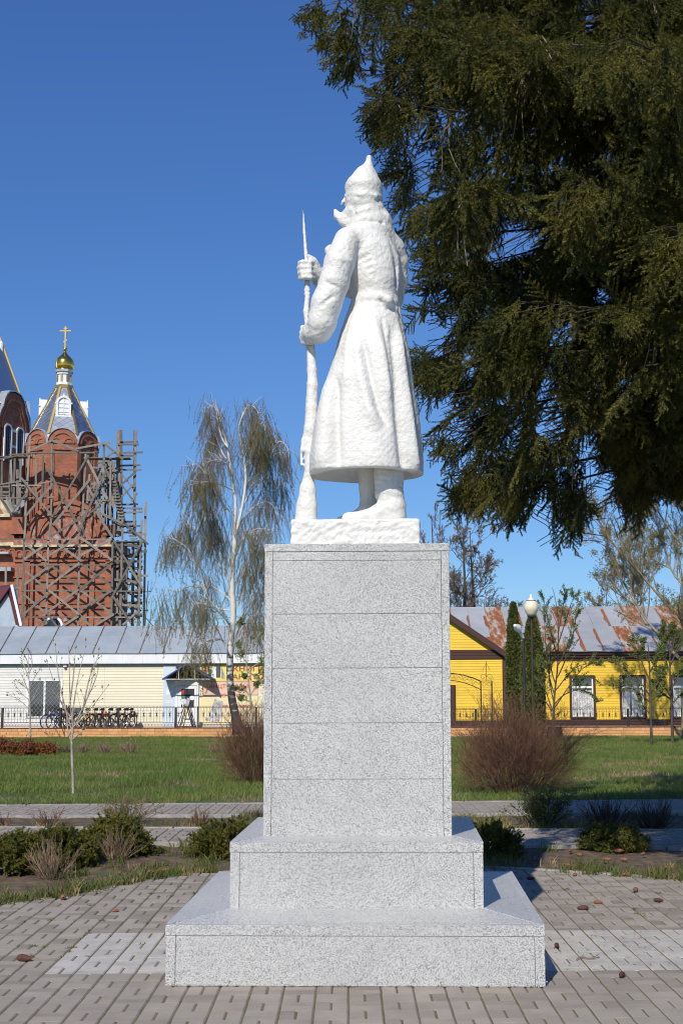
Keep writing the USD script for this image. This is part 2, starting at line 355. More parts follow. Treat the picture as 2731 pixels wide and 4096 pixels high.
def bed_ok(X, Y): return ~contains_xy(plaza_poly.buffer(0.03), X, Y)
obj('soil_bed', lumpy(-14, 12, 8.6, 21.0, 0.06, -0.016, 0.030, 2.6, 3, lambda X, Y: bed_ok(X, Y) & (Y < 19.2 + 0.06*X)), 'soil', smooth=True, kind='structure')
for nm, pp, pl in (('near_path', path1_poly, path1), ('far_path', path2_poly, path2)):
    pth = thing(nm, None, None, kind='structure')
    obj('mortar_bed', strip(*pl, 0.006), 'joint_moss', pth)
    b = {}
    for p in lay_pavers(lambda x, y: contains_xy(pp, x, y) and seen(x, y), -7, 7, 13.5, 23):
        v = p[3][0].copy(); v[:, 2] += 0.016; b.setdefault('paver_grey' if p[2] == 'paver_pale' else p[2], MB()).add(v, p[3][1])
    for t, mm in b.items(): obj('paver_field', mm, t, pth, kind='stuff')
    for q, (a, c) in enumerate((pl[:2], pl[2:])):
        kb = MB(); a, c = np.array(a, float), np.array(c, float); n = int(np.linalg.norm(c - a))
        for k in range(n):
            u, w = a + (c - a)*(k + 0.01)/n, a + (c - a)*(k + 0.985)/n
            kb.bar([*u, float(gz(u[1])) - 0.03], [*w, float(gz(w[1])) - 0.03], 0.06, 0.12)
        obj('kerb', kb, 'kerb_stone', pth)
kb = thing('plaza_kerb', None, None, kind='structure')
ed = LineString([tuple(p) for p in plaza_edge]).buffer(0.0); ln = LineString([tuple(p) for p in plaza_edge]).parallel_offset(0.03, 'left')
L = ln.length; k = 0.0
while k < L - 0.5:
    a, c = ln.interpolate(k), ln.interpolate(min(k + 0.49, L))
    if a.x > 0.3: obj('kerb_block', MB().bar([a.x, a.y, -0.05], [c.x, c.y, -0.05], 0.06, 0.12), 'kerb_stone', kb)
    k += 0.5

# ------------------------------------------------------------------ the granite pedestal
ped = thing('granite_pedestal', 'stepped pedestal clad in speckled grey granite slabs under the white statue', 'pedestal', (PX0, PYC, 0))
core = MB()
TH = 0.012
for W, za, zb in ((W1, 0, H1 - 0.02), (W2, H1 - 0.03, H2 - 0.02), (W3, H2 - 0.03, H3 - 0.012)):
    core.box((PX0 - W/2 + TH, PYC - W/2 + TH, za), (PX0 + W/2 - TH, PYC + W/2 - TH, zb))
obj('mortar_core', core, 'joint_dark', ped)
def face_slab(W, side, u0, u1, z0, z1, proud=0.0, th=TH + 0.004, name='slab'):
    """A slab on one side of a square block; u runs along the side from -W/2 to W/2."""
    h = W/2; a, b = h - th + 0.002, h + proud
    lo, hi = {'f': ((PX0 + u0, PYC - b, z0), (PX0 + u1, PYC - a, z1)), 'b': ((PX0 + u0, PYC + a, z0), (PX0 + u1, PYC + b, z1)),
              'l': ((PX0 - b, PYC + u0, z0), (PX0 - a, PYC + u1, z1)), 'r': ((PX0 + a, PYC + u0, z0), (PX0 + b, PYC + u1, z1))}[side]
    obj(name, MB().bbox(lo, hi, 0.002), 'granite', ped)
def zrow(y): return at(1430, y, PYC - W3/2)[2]
rows = [H2B - 0.012] + [zrow(y) for y in (3118, 2893, 2673, 2456, 2242, 2206)]
J = 0.0022
CS = 0.051
for side in 'flrb':
    for z0, z1 in zip(rows[:-1], rows[1:]):
        face_slab(W3, side, -W3/2 + CS + J, W3/2 - CS - J, z0 + J/2, z1 - J/2)
    for s in (-1, 1):
        h = W3/2; e = 0.0015 if side in 'fb' else 0.0
        u0, u1 = sorted((s*(h - CS), s*(h + (e if side in 'fb' else -0.016))))
        face_slab(W3, side, u0, u1, rows[0] - 0.01, rows[-1] - J/2, proud=0.0015, name='corner_slab')
    face_slab(W3, side, -(W3/2 + (0.004 if side in 'fb' else -0.016)), W3/2 + (0.004 if side in 'fb' else -0.016), rows[-1] + J/2, H3 - 0.002, proud=0.004, name='cap_slab')
obj('top_slab', MB().bbox((PX0 - W3/2 + 0.018, PYC - W3/2 + 0.018, H3 - 0.0119), (PX0 + W3/2 - 0.018, PYC + W3/2 - 0.018, H3 - 0.003)), 'granite', ped)
def step(W, Wi, z0, z1, zi, seams):
    band = 0.066
    for side in 'flrb':
        cut = [-W/2 + 0.06] + [s for s in seams] + [W/2 - 0.06]
        for u0, u1 in zip(cut[:-1], cut[1:]): face_slab(W, side, u0 + J/2, u1 - J/2, z0, z1 - band - J/2)
        for s in (-1, 1):
            e = 0.0015 if side in 'fb' else -0.016
            u0, u1 = sorted((s*(W/2 - 0.06 + J/2), s*(W/2 + e)))
            face_slab(W, side, u0, u1, z0, z1 - band - J/2, proud=0.0015, name='corner_slab')
        e = 0.004 if side in 'fb' else -0.016
        cut = [-W/2 - e] + [s + 0.3 for s in seams] + [W/2 + e]
        for u0, u1 in zip(cut[:-1], cut[1:]): face_slab(W, side, u0 + (J/2 if u0 > -W/2 - e else 0), u1 - J/2, z1 - band + J/2, z1 - 0.004, proud=0.004, name='edge_band')
    # four sloping top sheets, each a rim strip and an inner sheet, mitred at the corners
    h, g = W/2 + 0.004, Wi/2 - 0.01
    rim = h - 0.055
    zr = z1 + (zi - z1)*0.0
    for ang in range(4):
        c, s = round(math.cos(ang*math.pi/2)), round(math.sin(ang*math.pi/2))
        rot = lambda x, y, z: (PX0 + x*c - y*s, PYC + x*s + y*c, z)
        e = 0.0015
        up = 0.003 if ang % 2 else 0.0
        t1 = [rot(-h + e, -h, z1 + up), rot(h - e, -h, z1 + up), rot(rim - e, -rim - J/2, z1 + up + 0.001), rot(-rim + e, -rim - J/2, z1 + up + 0.001)]
        obj('rim_sheet', MB().poly3(t1, 0.006), 'granite', ped)
        t2 = [rot(-rim + e, -rim, z1 + up + 0.004), rot(rim - e, -rim, z1 + up + 0.004), rot(g, -g, zi + up), rot(-g, -g, zi + up)]
        obj('top_sheet', MB().poly3(t2, 0.006), 'granite', ped)
step(W1, W2, 0.001, H1, H1B, [])
step(W2, W3, H1B - 0.03, H2, H2B, [])
rv = MB()
def rivet(x, y, z, n):
    n = np.array(n, float); s = trimesh.creation.icosphere(1, 0.0055); v = np.array(s.vertices); v -= np.outer(v @ n, n)*0.45
    rv.add(v + [x, y, z], s.faces)
for z in np.arange(H2B + 0.1, H3 - 0.1, 0.37):
    for s in (-1, 1):
        rivet(PX0 + s*(W3/2 - 0.02), PYC - W3/2 - 0.002, z, (0, 1, 0))
for W, z1, zb in ((W1, H1, 0.0), (W2, H2, H1B), (W3, H3, None)):
    for u in np.linspace(-W/2 + 0.03, W/2 - 0.03, max(3, int(W/0.28))):
        rivet(PX0 + u, PYC - W/2 - 0.0045, z1 - 0.048, (0, 1, 0))
        if zb == 0.0: rivet(PX0 + u + 0.04, PYC - W/2 - 0.002, 0.03, (0, 1, 0))
        if zb is not None: rivet(PX0 + u + 0.02, PYC - W/2 + 0.06, z1 + 0.006, (0, 0, 1))
    if zb is not None:
        for s in (-1, 1):
            for z in np.linspace(zb + 0.06, z1 - 0.1, 2): rivet(PX0 + s*(W/2 - 0.025), PYC - W/2 - 0.002, z, (0, 1, 0))
obj('rivets', rv, 'steel', ped, smooth=True, kind='stuff')
# ------------------------------------------------------------------ the statue
def surface_nets(F, org, h):
    """Triangles of the surface F = 0 on a grid (inside negative)."""
    s = F < 0; nx, ny, nz = F.shape
    c = sum(s[i:nx - 1 + i, j:ny - 1 + j, k:nz - 1 + k].astype(np.int8) for i in (0, 1) for j in (0, 1) for k in (0, 1))
    cells = np.argwhere((c > 0) & (c < 8)); idx = np.full((nx - 1, ny - 1, nz - 1), -1, np.int32); idx[tuple(cells.T)] = np.arange(len(cells))
    acc, cnt = np.zeros((len(cells), 3)), np.zeros(len(cells))
    cor = [(i, j, k) for i in (0, 1) for j in (0, 1) for k in (0, 1)]
    for a in cor:
        for ax in range(3):
            if a[ax]: continue
            b = list(a); b[ax] = 1
            fa = F[tuple((cells + a).T)].astype(float); fb = F[tuple((cells + b).T)].astype(float)
            m = (fa < 0) != (fb < 0); t = np.where(m, fa/np.where(m, fa - fb, 1), 0)
            p = np.array(a, float)[None] + 0*cells; p[:, ax] += t
            acc += p*m[:, None]; cnt += m
    V = (cells + acc/cnt[:, None])*h + org
    faces = []
    for ax in range(3):
        o = [x for x in range(3) if x != ax]
        sl0 = [slice(None)]*3; sl1 = [slice(None)]*3; sl0[ax] = slice(0, -1); sl1[ax] = slice(1, None)
        d = s[tuple(sl0)] != s[tuple(sl1)]; e = np.argwhere(d)
        e = e[(e[:, o[0]] > 0) & (e[:, o[1]] > 0) & (e[:, o[0]] < F.shape[o[0]] - 1) & (e[:, o[1]] < F.shape[o[1]] - 1)]
        q = []
        for da, db in ((1, 1), (0, 1), (0, 0), (1, 0)):
            w = e.copy(); w[:, o[0]] -= da; w[:, o[1]] -= db; q.append(idx[tuple(w.T)])
        q = np.stack(q, 1); flip = s[tuple(e.T)] ^ (ax == 1)
        q[~flip] = q[~flip][:, ::-1]; faces.append(q)
    return V, quads(np.vstack(faces))

SY = PYC - 0.02
def U(u, v, dy=0.0): return at(1100 + u/2.24, 550 + v/2.24, SY + dy)
UV = (SY/FPX)/2.24                                      # metres per unit of the sketch
PLZ = U(700, 3436, -0.30)[2]                            # top of the statue's own plinth
class Field:
    def __init__(s, lo, hi, h):
        s.org, s.h = np.array(lo, float), h; n = np.ceil((np.array(hi) - lo)/h).astype(int) + 1; s.n = n
        s.F = np.full(n, 1.0, np.float32)
    def box(s, lo, hi):
        a = np.clip(np.floor((np.array(lo) - s.org)/s.h).astype(int), 0, s.n - 1); b = np.clip(np.ceil((np.array(hi) - s.org)/s.h).astype(int) + 1, 1, s.n)
        sl = tuple(slice(i, j) for i, j in zip(a, b))
        P = np.stack(np.meshgrid(*[s.org[k] + s.h*np.arange(a[k], b[k]) for k in range(3)], indexing='ij'), -1)
        return sl, P
    def join(s, sl, d, k):
        f = s.F[sl]; h = np.clip(0.5 + 0.5*(f - d)/k, 0, 1); s.F[sl] = f + (d - f)*h - k*h*(1 - h)
    def cut(s, sl, d, k):
        f = s.F[sl]; h = np.clip(0.5 - 0.5*(f + d)/k, 0, 1); s.F[sl] = f + (-d - f)*h + k*h*(1 - h)
    def cone(s, a, b, ra, rb, k=0.03, cut=False, flat=None):
        a, b = np.asarray(a, float), np.asarray(b, float); m = max(ra, rb) + 3*k
        sl, P = s.box(np.minimum(a, b) - m, np.maximum(a, b) + m); ab = b - a
        t = np.clip(((P - a) @ ab)/max(ab @ ab, 1e-9), 0, 1); q = P - a - t[..., None]*ab
        if flat is not None:
            n, kk = np.array(flat[0], float), flat[1]; n /= np.linalg.norm(n); q = q + (q @ n)[..., None]*n*(kk - 1)
        d = np.linalg.norm(q, axis=-1) - (ra + (rb - ra)*t)
        (s.cut if cut else s.join)(sl, d.astype(np.float32), k)
    def chain(s, pts, rs, k=0.03, **kw):
        for i in range(len(pts) - 1): s.cone(pts[i], pts[i + 1], rs[i], rs[i + 1], k, **kw)
    def ell(s, c, r, k=0.03, rz=0.0, cut=False):
        c, r = np.asarray(c, float), np.asarray(r, float); m = r.max() + 3*k
        sl, P = s.box(c - m, c + m); q = P - c
        if rz: co, si = math.cos(rz), math.sin(rz); q = np.stack([q[..., 0]*co + q[..., 1]*si, -q[..., 0]*si + q[..., 1]*co, q[..., 2]], -1)
        k0 = np.linalg.norm(q/r, axis=-1); k1 = np.linalg.norm(q/r**2, axis=-1); d = k0*(k0 - 1)/np.maximum(k1, 1e-6)
        (s.cut if cut else s.join)(sl, d.astype(np.float32), k)
    def loft(s, rows, dy, wy, k=0.03, fold=None, lo=None, hi=None):
        """rows: (v, left, right) outline; dy, wy: per-row centre depth and half depth."""
        rows = np.array(rows, float); z = np.array([U(900, v)[2] for v in rows[:, 0]]); xl = np.array([U(a, v)[0] for v, a, b in rows]); xr = np.array([U(b, v)[0] for v, a, b in rows])
        o = np.argsort(z); z, xl, xr = z[o], xl[o], xr[o]; dy = np.broadcast_to(dy, len(z))[o]; wy = np.broadcast_to(wy, len(z))[o]
        z0, z1 = (z[0] if lo is None else lo), (z[-1] if hi is None else hi)
        sl, P = s.box((xl.min() - 0.15, SY - 0.75, z0 - 0.1), (xr.max() + 0.15, SY + 0.75, z1 + 0.1)); Z = P[..., 2]
        f = lambda a: np.interp(Z, z, a)
        cx, hw, cy, hy = f((xl + xr)/2), f((xr - xl)/2), SY + f(dy), f(wy)
        X, Yy = P[..., 0] - cx, P[..., 1] - cy; ph = np.arctan2(Yy/hy, X/hw); r = np.hypot(X/hw, Yy/hy)
        R = 1.0 if fold is None else 1.0 + fold(ph, Z, P, cx, hw)
        d = (r - R)*np.minimum(hw, hy)
        d = np.maximum(d, np.maximum(z0 - Z, Z - z1)); s.join(sl, d.astype(np.float32), k)

lo = U(150, 3470, 0) - [0.06, 0.55, 0]; hi = U(1400, 120, 0) + [0.0, 0.62, 0.05]
lo[2], hi[2] = PLZ - 0.03, hi[2]; lo[1], hi[1] = SY - 0.55, SY + 0.62
S = Field(lo, hi, 0.0085)
zh = U(800, 2945, -0.36)[2]                             # hem
def phi_of(u, v, Z, cx, hw): return None
def groove(us, amp, wid):
    """A fold running down the coat: us = (v, u) pairs in the sketch on the side seen; amp < 0 is a valley."""
    us = np.array(us, float); z = np.array([U(u, v, -0.3)[2] for v, u in us]); x = np.array([U(u, v, -0.3)[0] for v, u in us]); o = np.argsort(z); z, x = z[o], x[o]
    def f(ph, Z, P, cx, hw):
        xx = np.interp(Z, z, x); c = np.clip((xx - cx)/hw, -0.99, 0.99); p0 = -np.arccos(c)
        fade = np.clip((Z - z[0])/0.12 + 0.5, 0, 1)*np.clip((z[-1] - Z)/0.12 + 0.5, 0, 1)
        return 1.35*amp*fade*np.exp(-((ph - p0)/wid)**2)
    return f
folds = [groove([(2150, 545), (2500, 535), (2960, 545)], -0.10, 0.10), groove([(2150, 470), (2500, 440), (2960, 420)], 0.06, 0.22),
         groove([(1850, 790), (2150, 860), (2420, 930), (2550, 985)], -0.085, 0.09), groove([(1800, 720), (2150, 770), (2420, 840), (2560, 900)], 0.05, 0.14),
         groove([(1700, 1040), (2100, 1085), (2500, 1110), (2960, 1165)], -0.085, 0.11), groove([(1650, 1100), (2100, 1160), (2500, 1210), (2960, 1265)], 0.09, 0.13),
         groove([(1560, 880), (1900, 960), (2300, 1030)], 0.05, 0.12), groove([(1600, 960), (1900, 1010), (2300, 1060)], -0.05, 0.06),
         groove([(1560, 690), (1800, 640), (2200, 640)], 0.04, 0.12)]
zb0 = U(900, 1500)[2]
def coat(ph, Z, P, cx, hw):
    r = sum(f(ph, Z, P, cx, hw) for f in folds)
    t = np.clip((zb0 - Z)/0.5, 0, 1)
    r = r + 0.022*np.sin(ph*13 + 3*np.sin(ph*3))*np.exp(-((zb0 - Z)/0.22)**2)*(Z < zb0) + 0.03*t*np.sin(ph*5 + 1.0)
    q = np.stack([1.6*np.cos(ph) + 5, 1.6*np.sin(ph) + 5, Z*2.2], -1); r = r + 0.05*(meshkit.fbm(q, 2, 7) - 0.5)
    return r
skirt = [(1490, 672, 1112), (1560, 640, 1122), (1700, 588, 1150), (1830, 552, 1175), (1968, 515, 1205), (2268, 405, 1238), (2568, 325, 1292), (2868, 283, 1318), (2990, 285, 1318)]
S.loft(skirt, [0.03]*9, [0.185, 0.2, 0.235, 0.265, 0.29, 0.325, 0.35, 0.37, 0.372], 0.02, coat, lo=zh)
# hollow under the hem, torso, belt
S.ell((U(800, 2945, 0.03)[0], SY + 0.03, zh - 0.02), (0.34, 0.30, 0.10), 0.03, cut=True)
torso = [(790, 700, 930), (850, 630, 1000), (920, 575, 1055), (1010, 530, 1105), (1100, 530, 1128), (1200, 580, 1125), (1300, 640, 1115), (1400, 690, 1105), (1470, 692, 1098)]
def back(ph, Z, P, cx, hw):
    q = np.stack([2*np.cos(ph) + 5, 2*np.sin(ph) + 5, Z*6.0], -1); return 0.05*(meshkit.fbm(q, 2, 11) - 0.5)
S.loft(torso, [0.06, 0.06, 0.05, 0.05, 0.05, 0.04, 0.03, 0.03, 0.03], [0.13, 0.19, 0.22, 0.235, 0.235, 0.225, 0.21, 0.19, 0.185], 0.05, back)
S.loft([(1440, 681, 1112), (1508, 668, 1116)], 0.03, 0.193, 0.010)
S.chain([U(960, 1420, -0.17), U(1010, 1455, -0.16), U(1055, 1500, -0.10)], [0.028, 0.036, 0.03], 0.015)
S.chain([U(985, 1500, -0.15), U(1080, 1535, -0.09)], [0.02, 0.022], 0.012)
S.cone(U(1003, 1470, -0.205), U(1012, 1500, -0.20), 0.014, 0.012, 0.01, cut=True)
S.ell(U(505, 1015, 0.14), (0.05, 0.06, 0.05), 0.05)     # breast pocket edge past the arm
S.cone(U(470, 1005, 0.12), U(500, 1060, 0.10), 0.02, 0.03, 0.02)
# shoulders and arms
S.chain([U(650, 912, -0.13), U(830, 870, 0.0), U(975, 925, 0.08), U(1062, 995, 0.13)], [0.092, 0.105, 0.088, 0.084], 0.06)
S.chain([U(640, 935, -0.16), U(575, 1120, -0.20), U(530, 1300, -0.20), U(462, 1480, -0.19), U(420, 1660, -0.17), U(402, 1730, -0.15)], [0.098, 0.110, 0.108, 0.112, 0.104, 0.092], 0.02)
S.chain([U(430, 1640, -0.17), U(345, 1745, -0.10), U(288, 1765, -0.04)], [0.088, 0.082, 0.05], 0.02)
S.chain([U(298, 1600, -0.13), U(350, 1590, -0.20), U(395, 1640, -0.25)], [0.014, 0.02, 0.012], 0.02)
S.cone(U(425, 1668, -0.255), U(464, 1636, -0.262), 0.011, 0.012, 0.006)
S.chain([U(1058, 990, 0.12), U(1100, 1110, 0.17), U(1100, 1280, 0.22), U(1066, 1450, 0.25), U(1045, 1560, 0.24)], [0.083, 0.078, 0.074, 0.066, 0.045], 0.022)
S.chain([U(1060, 1450, 0.25), U(800, 1400, 0.36), U(520, 1290, 0.24), U(400, 1240, 0.08), U(375, 1215, 0.05)], [0.07, 0.075, 0.07, 0.058, 0.045], 0.02)
S.chain([U(378, 1200, 0.06), U(400, 1290, 0.09)], [0.05, 0.055], 0.012)
# groove between back and right arm, creases of the cloth
S.chain([U(1030, 830, -0.12), U(1072, 985, -0.10), U(1090, 1150, -0.06), U(1082, 1320, -0.05)], [0.014, 0.020, 0.022, 0.016], 0.028, cut=True)
for a, b in (((745, 1090), (838, 1052)), ((742, 1140), (850, 1105)), ((735, 1190), (860, 1170)), ((760, 1240), (900, 1215)), ((930, 1080), (1010, 1130)), ((720, 1330), (830, 1380)), ((900, 1240), (1020, 1290))):
    S.cone(U(*a, -0.185), U(*b, -0.185), 0.012, 0.007, 0.025, cut=True)
for a, b in (((620, 1130), (700, 1180)), ((560, 1420), (640, 1330)), ((520, 1560), (610, 1500)), ((450, 1290), (560, 1340)), ((420, 1500), (520, 1420)), ((600, 1020), (690, 1080))):
    S.cone(U(*a, -0.305), U(*b, -0.29), 0.012, 0.006, 0.022, cut=True)
# neck, turned-up collar, head under the cloth helmet
S.chain([U(820, 680, 0.02), U(838, 790, 0.03), U(850, 860, 0.03)], [0.126, 0.148, 0.160], 0.05)
S.chain([U(935, 640, 0.0), U(985, 720, -0.01), U(1030, 770, 0.02)], [0.03, 0.034, 0.02], 0.03)
S.chain([U(985, 660, 0.03), U(1030, 740, 0.04)], [0.02, 0.02], 0.02)
S.chain([U(800, 470, 0.0), U(795, 560, 0.0), U(810, 640, 0.01)], [0.138, 0.134, 0.124], 0.02)
S.ell(U(792, 450, 0), (0.141, 0.15, 0.112), 0.012)
S.chain([U(795, 440, 0), U(806, 370, 0), U(818, 315, 0), U(834, 258, 0), U(842, 183, 0)], [0.128, 0.098, 0.064, 0.034, 0.020], 0.02)
S.ell(U(842, 178, 0), (0.023, 0.023, 0.022), 0.012)
S.chain([U(628, 520, -0.02), U(760, 515, -0.13), U(900, 522, -0.11), U(955, 530, 0)], [0.012, 0.012, 0.012, 0.01], 0.02)
S.chain([U(950, 605, -0.04), U(830, 640, -0.115), U(720, 660, -0.115)], [0.010, 0.010, 0.008], 0.03)
S.chain([U(700, 680, 0.0), U(608, 735, 0.02), U(562, 700, 0.03), U(538, 650, 0.03)], [0.085, 0.040, 0.030, 0.016], 0.016)
S.cone(U(640, 760, 0.0), U(720, 790, 0.02), 0.05, 0.07, 0.03)
S.chain([U(592, 612, 0.10), U(606, 575, 0.09), U(650, 545, 0.10)], [0.010, 0.014, 0.03], 0.008)
S.chain([U(745, 560, 0.10), U(740, 650, 0.10)], [0.085, 0.075], 0.03)     # the face turned away
S.chain([U(715, 585, 0.165), U(700, 632, 0.185)], [0.012, 0.019], 0.015)  # nose
for e in (690, 775): S.ell(U(e, 588, 0.155 + (e - 690)*0.0002), (0.014, 0.010, 0.009), 0.008)
S.cone(U(700, 668, 0.155), U(760, 670, 0.165), 0.010, 0.010, 0.01)        # mouth
for e in (640, 800): S.ell(U(e, 600, 0.03), (0.016, 0.02, 0.03), 0.01)
S.chain([U(680, 775, -0.10), U(770, 752, -0.128), U(870, 748, -0.128), U(950, 765, -0.09), U(1000, 800, -0.03)], [0.005, 0.007, 0.007, 0.006, 0.005], 0.02, cut=True)     # crease under the cap's neck flap
S.chain([U(640, 535, -0.06), U(740, 528, -0.126), U(860, 530, -0.126), U(945, 545, -0.05)], [0.003, 0.004, 0.004, 0.003], 0.015, cut=True)
# legs, puttees and boots
S.chain([U(1015, 2960, -0.06), U(1020, 3060, -0.06), U(1025, 3200, -0.06), U(1045, 3290, -0.06)], [0.105, 0.103, 0.096, 0.094], 0.02)
for i, v in enumerate((3010, 3050, 3090, 3130, 3170, 3205)):
    tl = 6 if i % 2 else -4
    for s in range(9):
        a0, a1 = -math.pi + s*math.pi/9, -math.pi + (s + 1)*math.pi/9; c = U(1018 + i, v, -0.06); r = 0.104 - 0.001*i
        S.cone(c + [r*math.cos(a0), r*math.sin(a0), 0.012*math.sin(a0*2 + i)], c + [r*math.cos(a1), r*math.sin(a1), 0.012*math.sin(a1*2 + i)], 0.010, 0.010, 0.010)
S.chain([U(1065, 3330, -0.07), U(1075, 3380, -0.07)], [0.088, 0.078], 0.03)
S.chain([U(1045, 3310, -0.07), U(930, 3360, -0.09), U(800, 3396, -0.10), U(650, 3402, -0.11)], [0.082, 0.060, 0.043, 0.036], 0.025)
S.chain([U(1090, 3400, -0.07), U(900, 3420, -0.09), U(640, 3424, -0.11)], [0.068, 0.050, 0.036], 0.02)
S.chain([U(840, 3000, 0.15), U(845, 3150, 0.16), U(840, 3300, 0.17)], [0.085, 0.075, 0.066], 0.02)
S.chain([U(835, 3330, 0.17), U(740, 3400, 0.20), U(590, 3432, 0.22)], [0.066, 0.045, 0.026], 0.03)
S.chain([U(850, 3370, 0.16), U(560, 3440, 0.22)], [0.06, 0.026], 0.02)
# hands: palms, four fingers and a thumb each
S.chain([U(372, 1215, 0.05), U(340, 1180, 0.03)], [0.046, 0.052], 0.02)
S.chain([U(378, 1150, 0.02), U(348, 1098, -0.01), U(300, 1062, -0.03)], [0.026, 0.023, 0.019], 0.012)
for i, v in enumerate((1118, 1165, 1212, 1256)):
    x = [0, -8, -4, 6][i]
    S.chain([U(345, v + 6, 0.01), U(312 + x/2, v - 2, -0.045), U(245 + x, v - 4, -0.048), U(222 + x, v + 4, 0.0), U(252, v + 4, 0.045)], [0.021, 0.0215, 0.0205, 0.019, 0.017], 0.006)
S.chain([U(300, 1740, -0.02), U(275, 1800, -0.01)], [0.05, 0.045], 0.02)
for i, v in enumerate((1702, 1748, 1794, 1836)):
    x = [10, 0, 0, 14][i]
    S.chain([U(330, v, -0.05), U(270 + x, v - 4, -0.055), U(238 + x, v, -0.015), U(252 + x, v + 4, 0.035), U(320, v + 4, 0.05)], [0.021, 0.0215, 0.020, 0.019, 0.017], 0.007)
S.chain([U(350, 1700, 0.02), U(352, 1640, 0.03), U(330, 1596, 0.02)], [0.026, 0.022, 0.018], 0.012)
from scipy.ndimage import gaussian_filter
V, Fc = surface_nets(gaussian_filter(np.clip(S.F, -0.06, 0.06), 0.8), S.org, S.h)
tm = trimesh.Trimesh(V, Fc, process=False)
keep = sorted(trimesh.graph.connected_components(tm.face_adjacency, nodes=np.arange(len(Fc))), key=len)[-1]
tm.update_faces(np.isin(np.arange(len(Fc)), keep)); tm.remove_unreferenced_vertices()
V = np.array(tm.vertices); N = np.array(tm.vertex_normals)
n1 = meshkit.fbm(V*[13, 13, 12], 3, 21) - 0.5; n2 = meshkit.fbm(V*[36, 36, 34], 2, 5) - 0.5
n3 = meshkit.noise(V*[50, 50, 44], 9) - 0.5
V = V + N*(0.0035*n1 + 0.0028*n2 + 0.0018*n3)[:, None]
statue = thing('soldier_statue', 'white statue of a soldier in long coat and pointed cap holding a rifle', 'statue', (PX0, PYC, H3))
obj('body', (V, np.array(tm.faces)), 'white_plaster', statue, smooth=True)
# plinth
pl = Field((U(130, 3640)[0] - 0.05, SY - 0.56, H3 - 0.03), (U(1310, 3640)[0] + 0.05, SY + 0.56, PLZ + 0.04), 0.009)
sl, Pq = pl.box(pl.org - 1, pl.org + 5)
xa, xb = U(141, 3560, -0.40)[0], U(1297, 3560, -0.40)[0]
q = np.abs(Pq - [(xa + xb)/2, PYC, (H3 + PLZ)/2 - 0.01]) - [(xb - xa)/2 - 0.014, 0.445 - 0.014, (PLZ - H3)/2 + 0.01 - 0.014]
pl.F[sl] = (np.linalg.norm(np.maximum(q, 0), axis=-1) + np.minimum(q.max(-1), 0) - 0.014).astype(np.float32)
V, Fc = surface_nets(pl.F, pl.org, pl.h); tm = trimesh.Trimesh(V, Fc, process=False); N = np.array(tm.vertex_normals)
tpw = np.where(V[:, 2] > PLZ - 0.02, 0.35, 1.0)
V = V + N*(((0.020*(meshkit.fbm(V*[9, 9, 12], 3, 31) - 0.5) + 0.016*(meshkit.fbm(V*30, 2, 32) - 0.5)))*tpw)[:, None]
V[:, 2] = np.maximum(V[:, 2], H3 - 0.002)
obj('plinth', (V, np.array(tm.faces)), 'white_plaster', statue, smooth=True)
# rifle with fixed bayonet
Rf = Field(U(120, 3450) - [0.03, 0.16, 0.0], U(420, 600) + [0.05, 0.16, 0.05], 0.0065)
Rf.chain([U(252, 645), U(262, 850), U(277, 1045), U(284, 1120)], [0.006, 0.011, 0.0145, 0.015], 0.01)
Rf.chain([U(284, 1100), U(287, 1300), U(292, 1430)], [0.015, 0.0175, 0.0175], 0.01)
for v in (1325, 1365, 1400): Rf.cone(U(270, v), U(304, v), 0.012, 0.012, 0.008)
Rf.chain([U(288, 1440), U(282, 1560), U(300, 1700), U(318, 1880), U(330, 2080), U(335, 2220)], [0.019, 0.024, 0.028, 0.031, 0.035, 0.038], 0.012)
Rf.chain([U(333, 2210), U(325, 2420), U(314, 2620)], [0.040, 0.043, 0.044], 0.012, flat=((0, 1, 0), 0.95))
Rf.chain([U(300, 2590), U(272, 2720), U(250, 2800)], [0.028, 0.030, 0.022], 0.012)
Rf.chain([U(314, 2600), U(310, 2800), U(300, 2950), U(302, 3020)], [0.042, 0.036, 0.028, 0.030], 0.015)
Rf.chain([U(240, 2790), U(233, 2870), U(238, 2930), U(290, 2945)], [0.012, 0.009, 0.010, 0.010], 0.006)
Rf.chain([U(280, 2840), U(262, 2860), U(245, 2905)], [0.010, 0.006, 0.005], 0.005)
Rf.chain([U(302, 3000), U(292, 3150), U(283, 3300), U(276, 3430)], [0.034, 0.058, 0.075, 0.082], 0.015, flat=((0, 1, 0), 1.6))
V, Fc = surface_nets(gaussian_filter(np.clip(Rf.F, -0.04, 0.04), 0.6), Rf.org, Rf.h); tm = trimesh.Trimesh(V, Fc, process=False); 
V, N = np.array(tm.vertices), np.array(tm.vertex_normals); V = V + N*(0.004*(meshkit.fbm(V*[40, 40, 14], 3, 41) - 0.5))[:, None]; V[:, 2] = np.maximum(V[:, 2], PLZ - 0.012)
obj('rifle', (V, np.array(tm.faces)), 'white_plaster', statue, smooth=True)
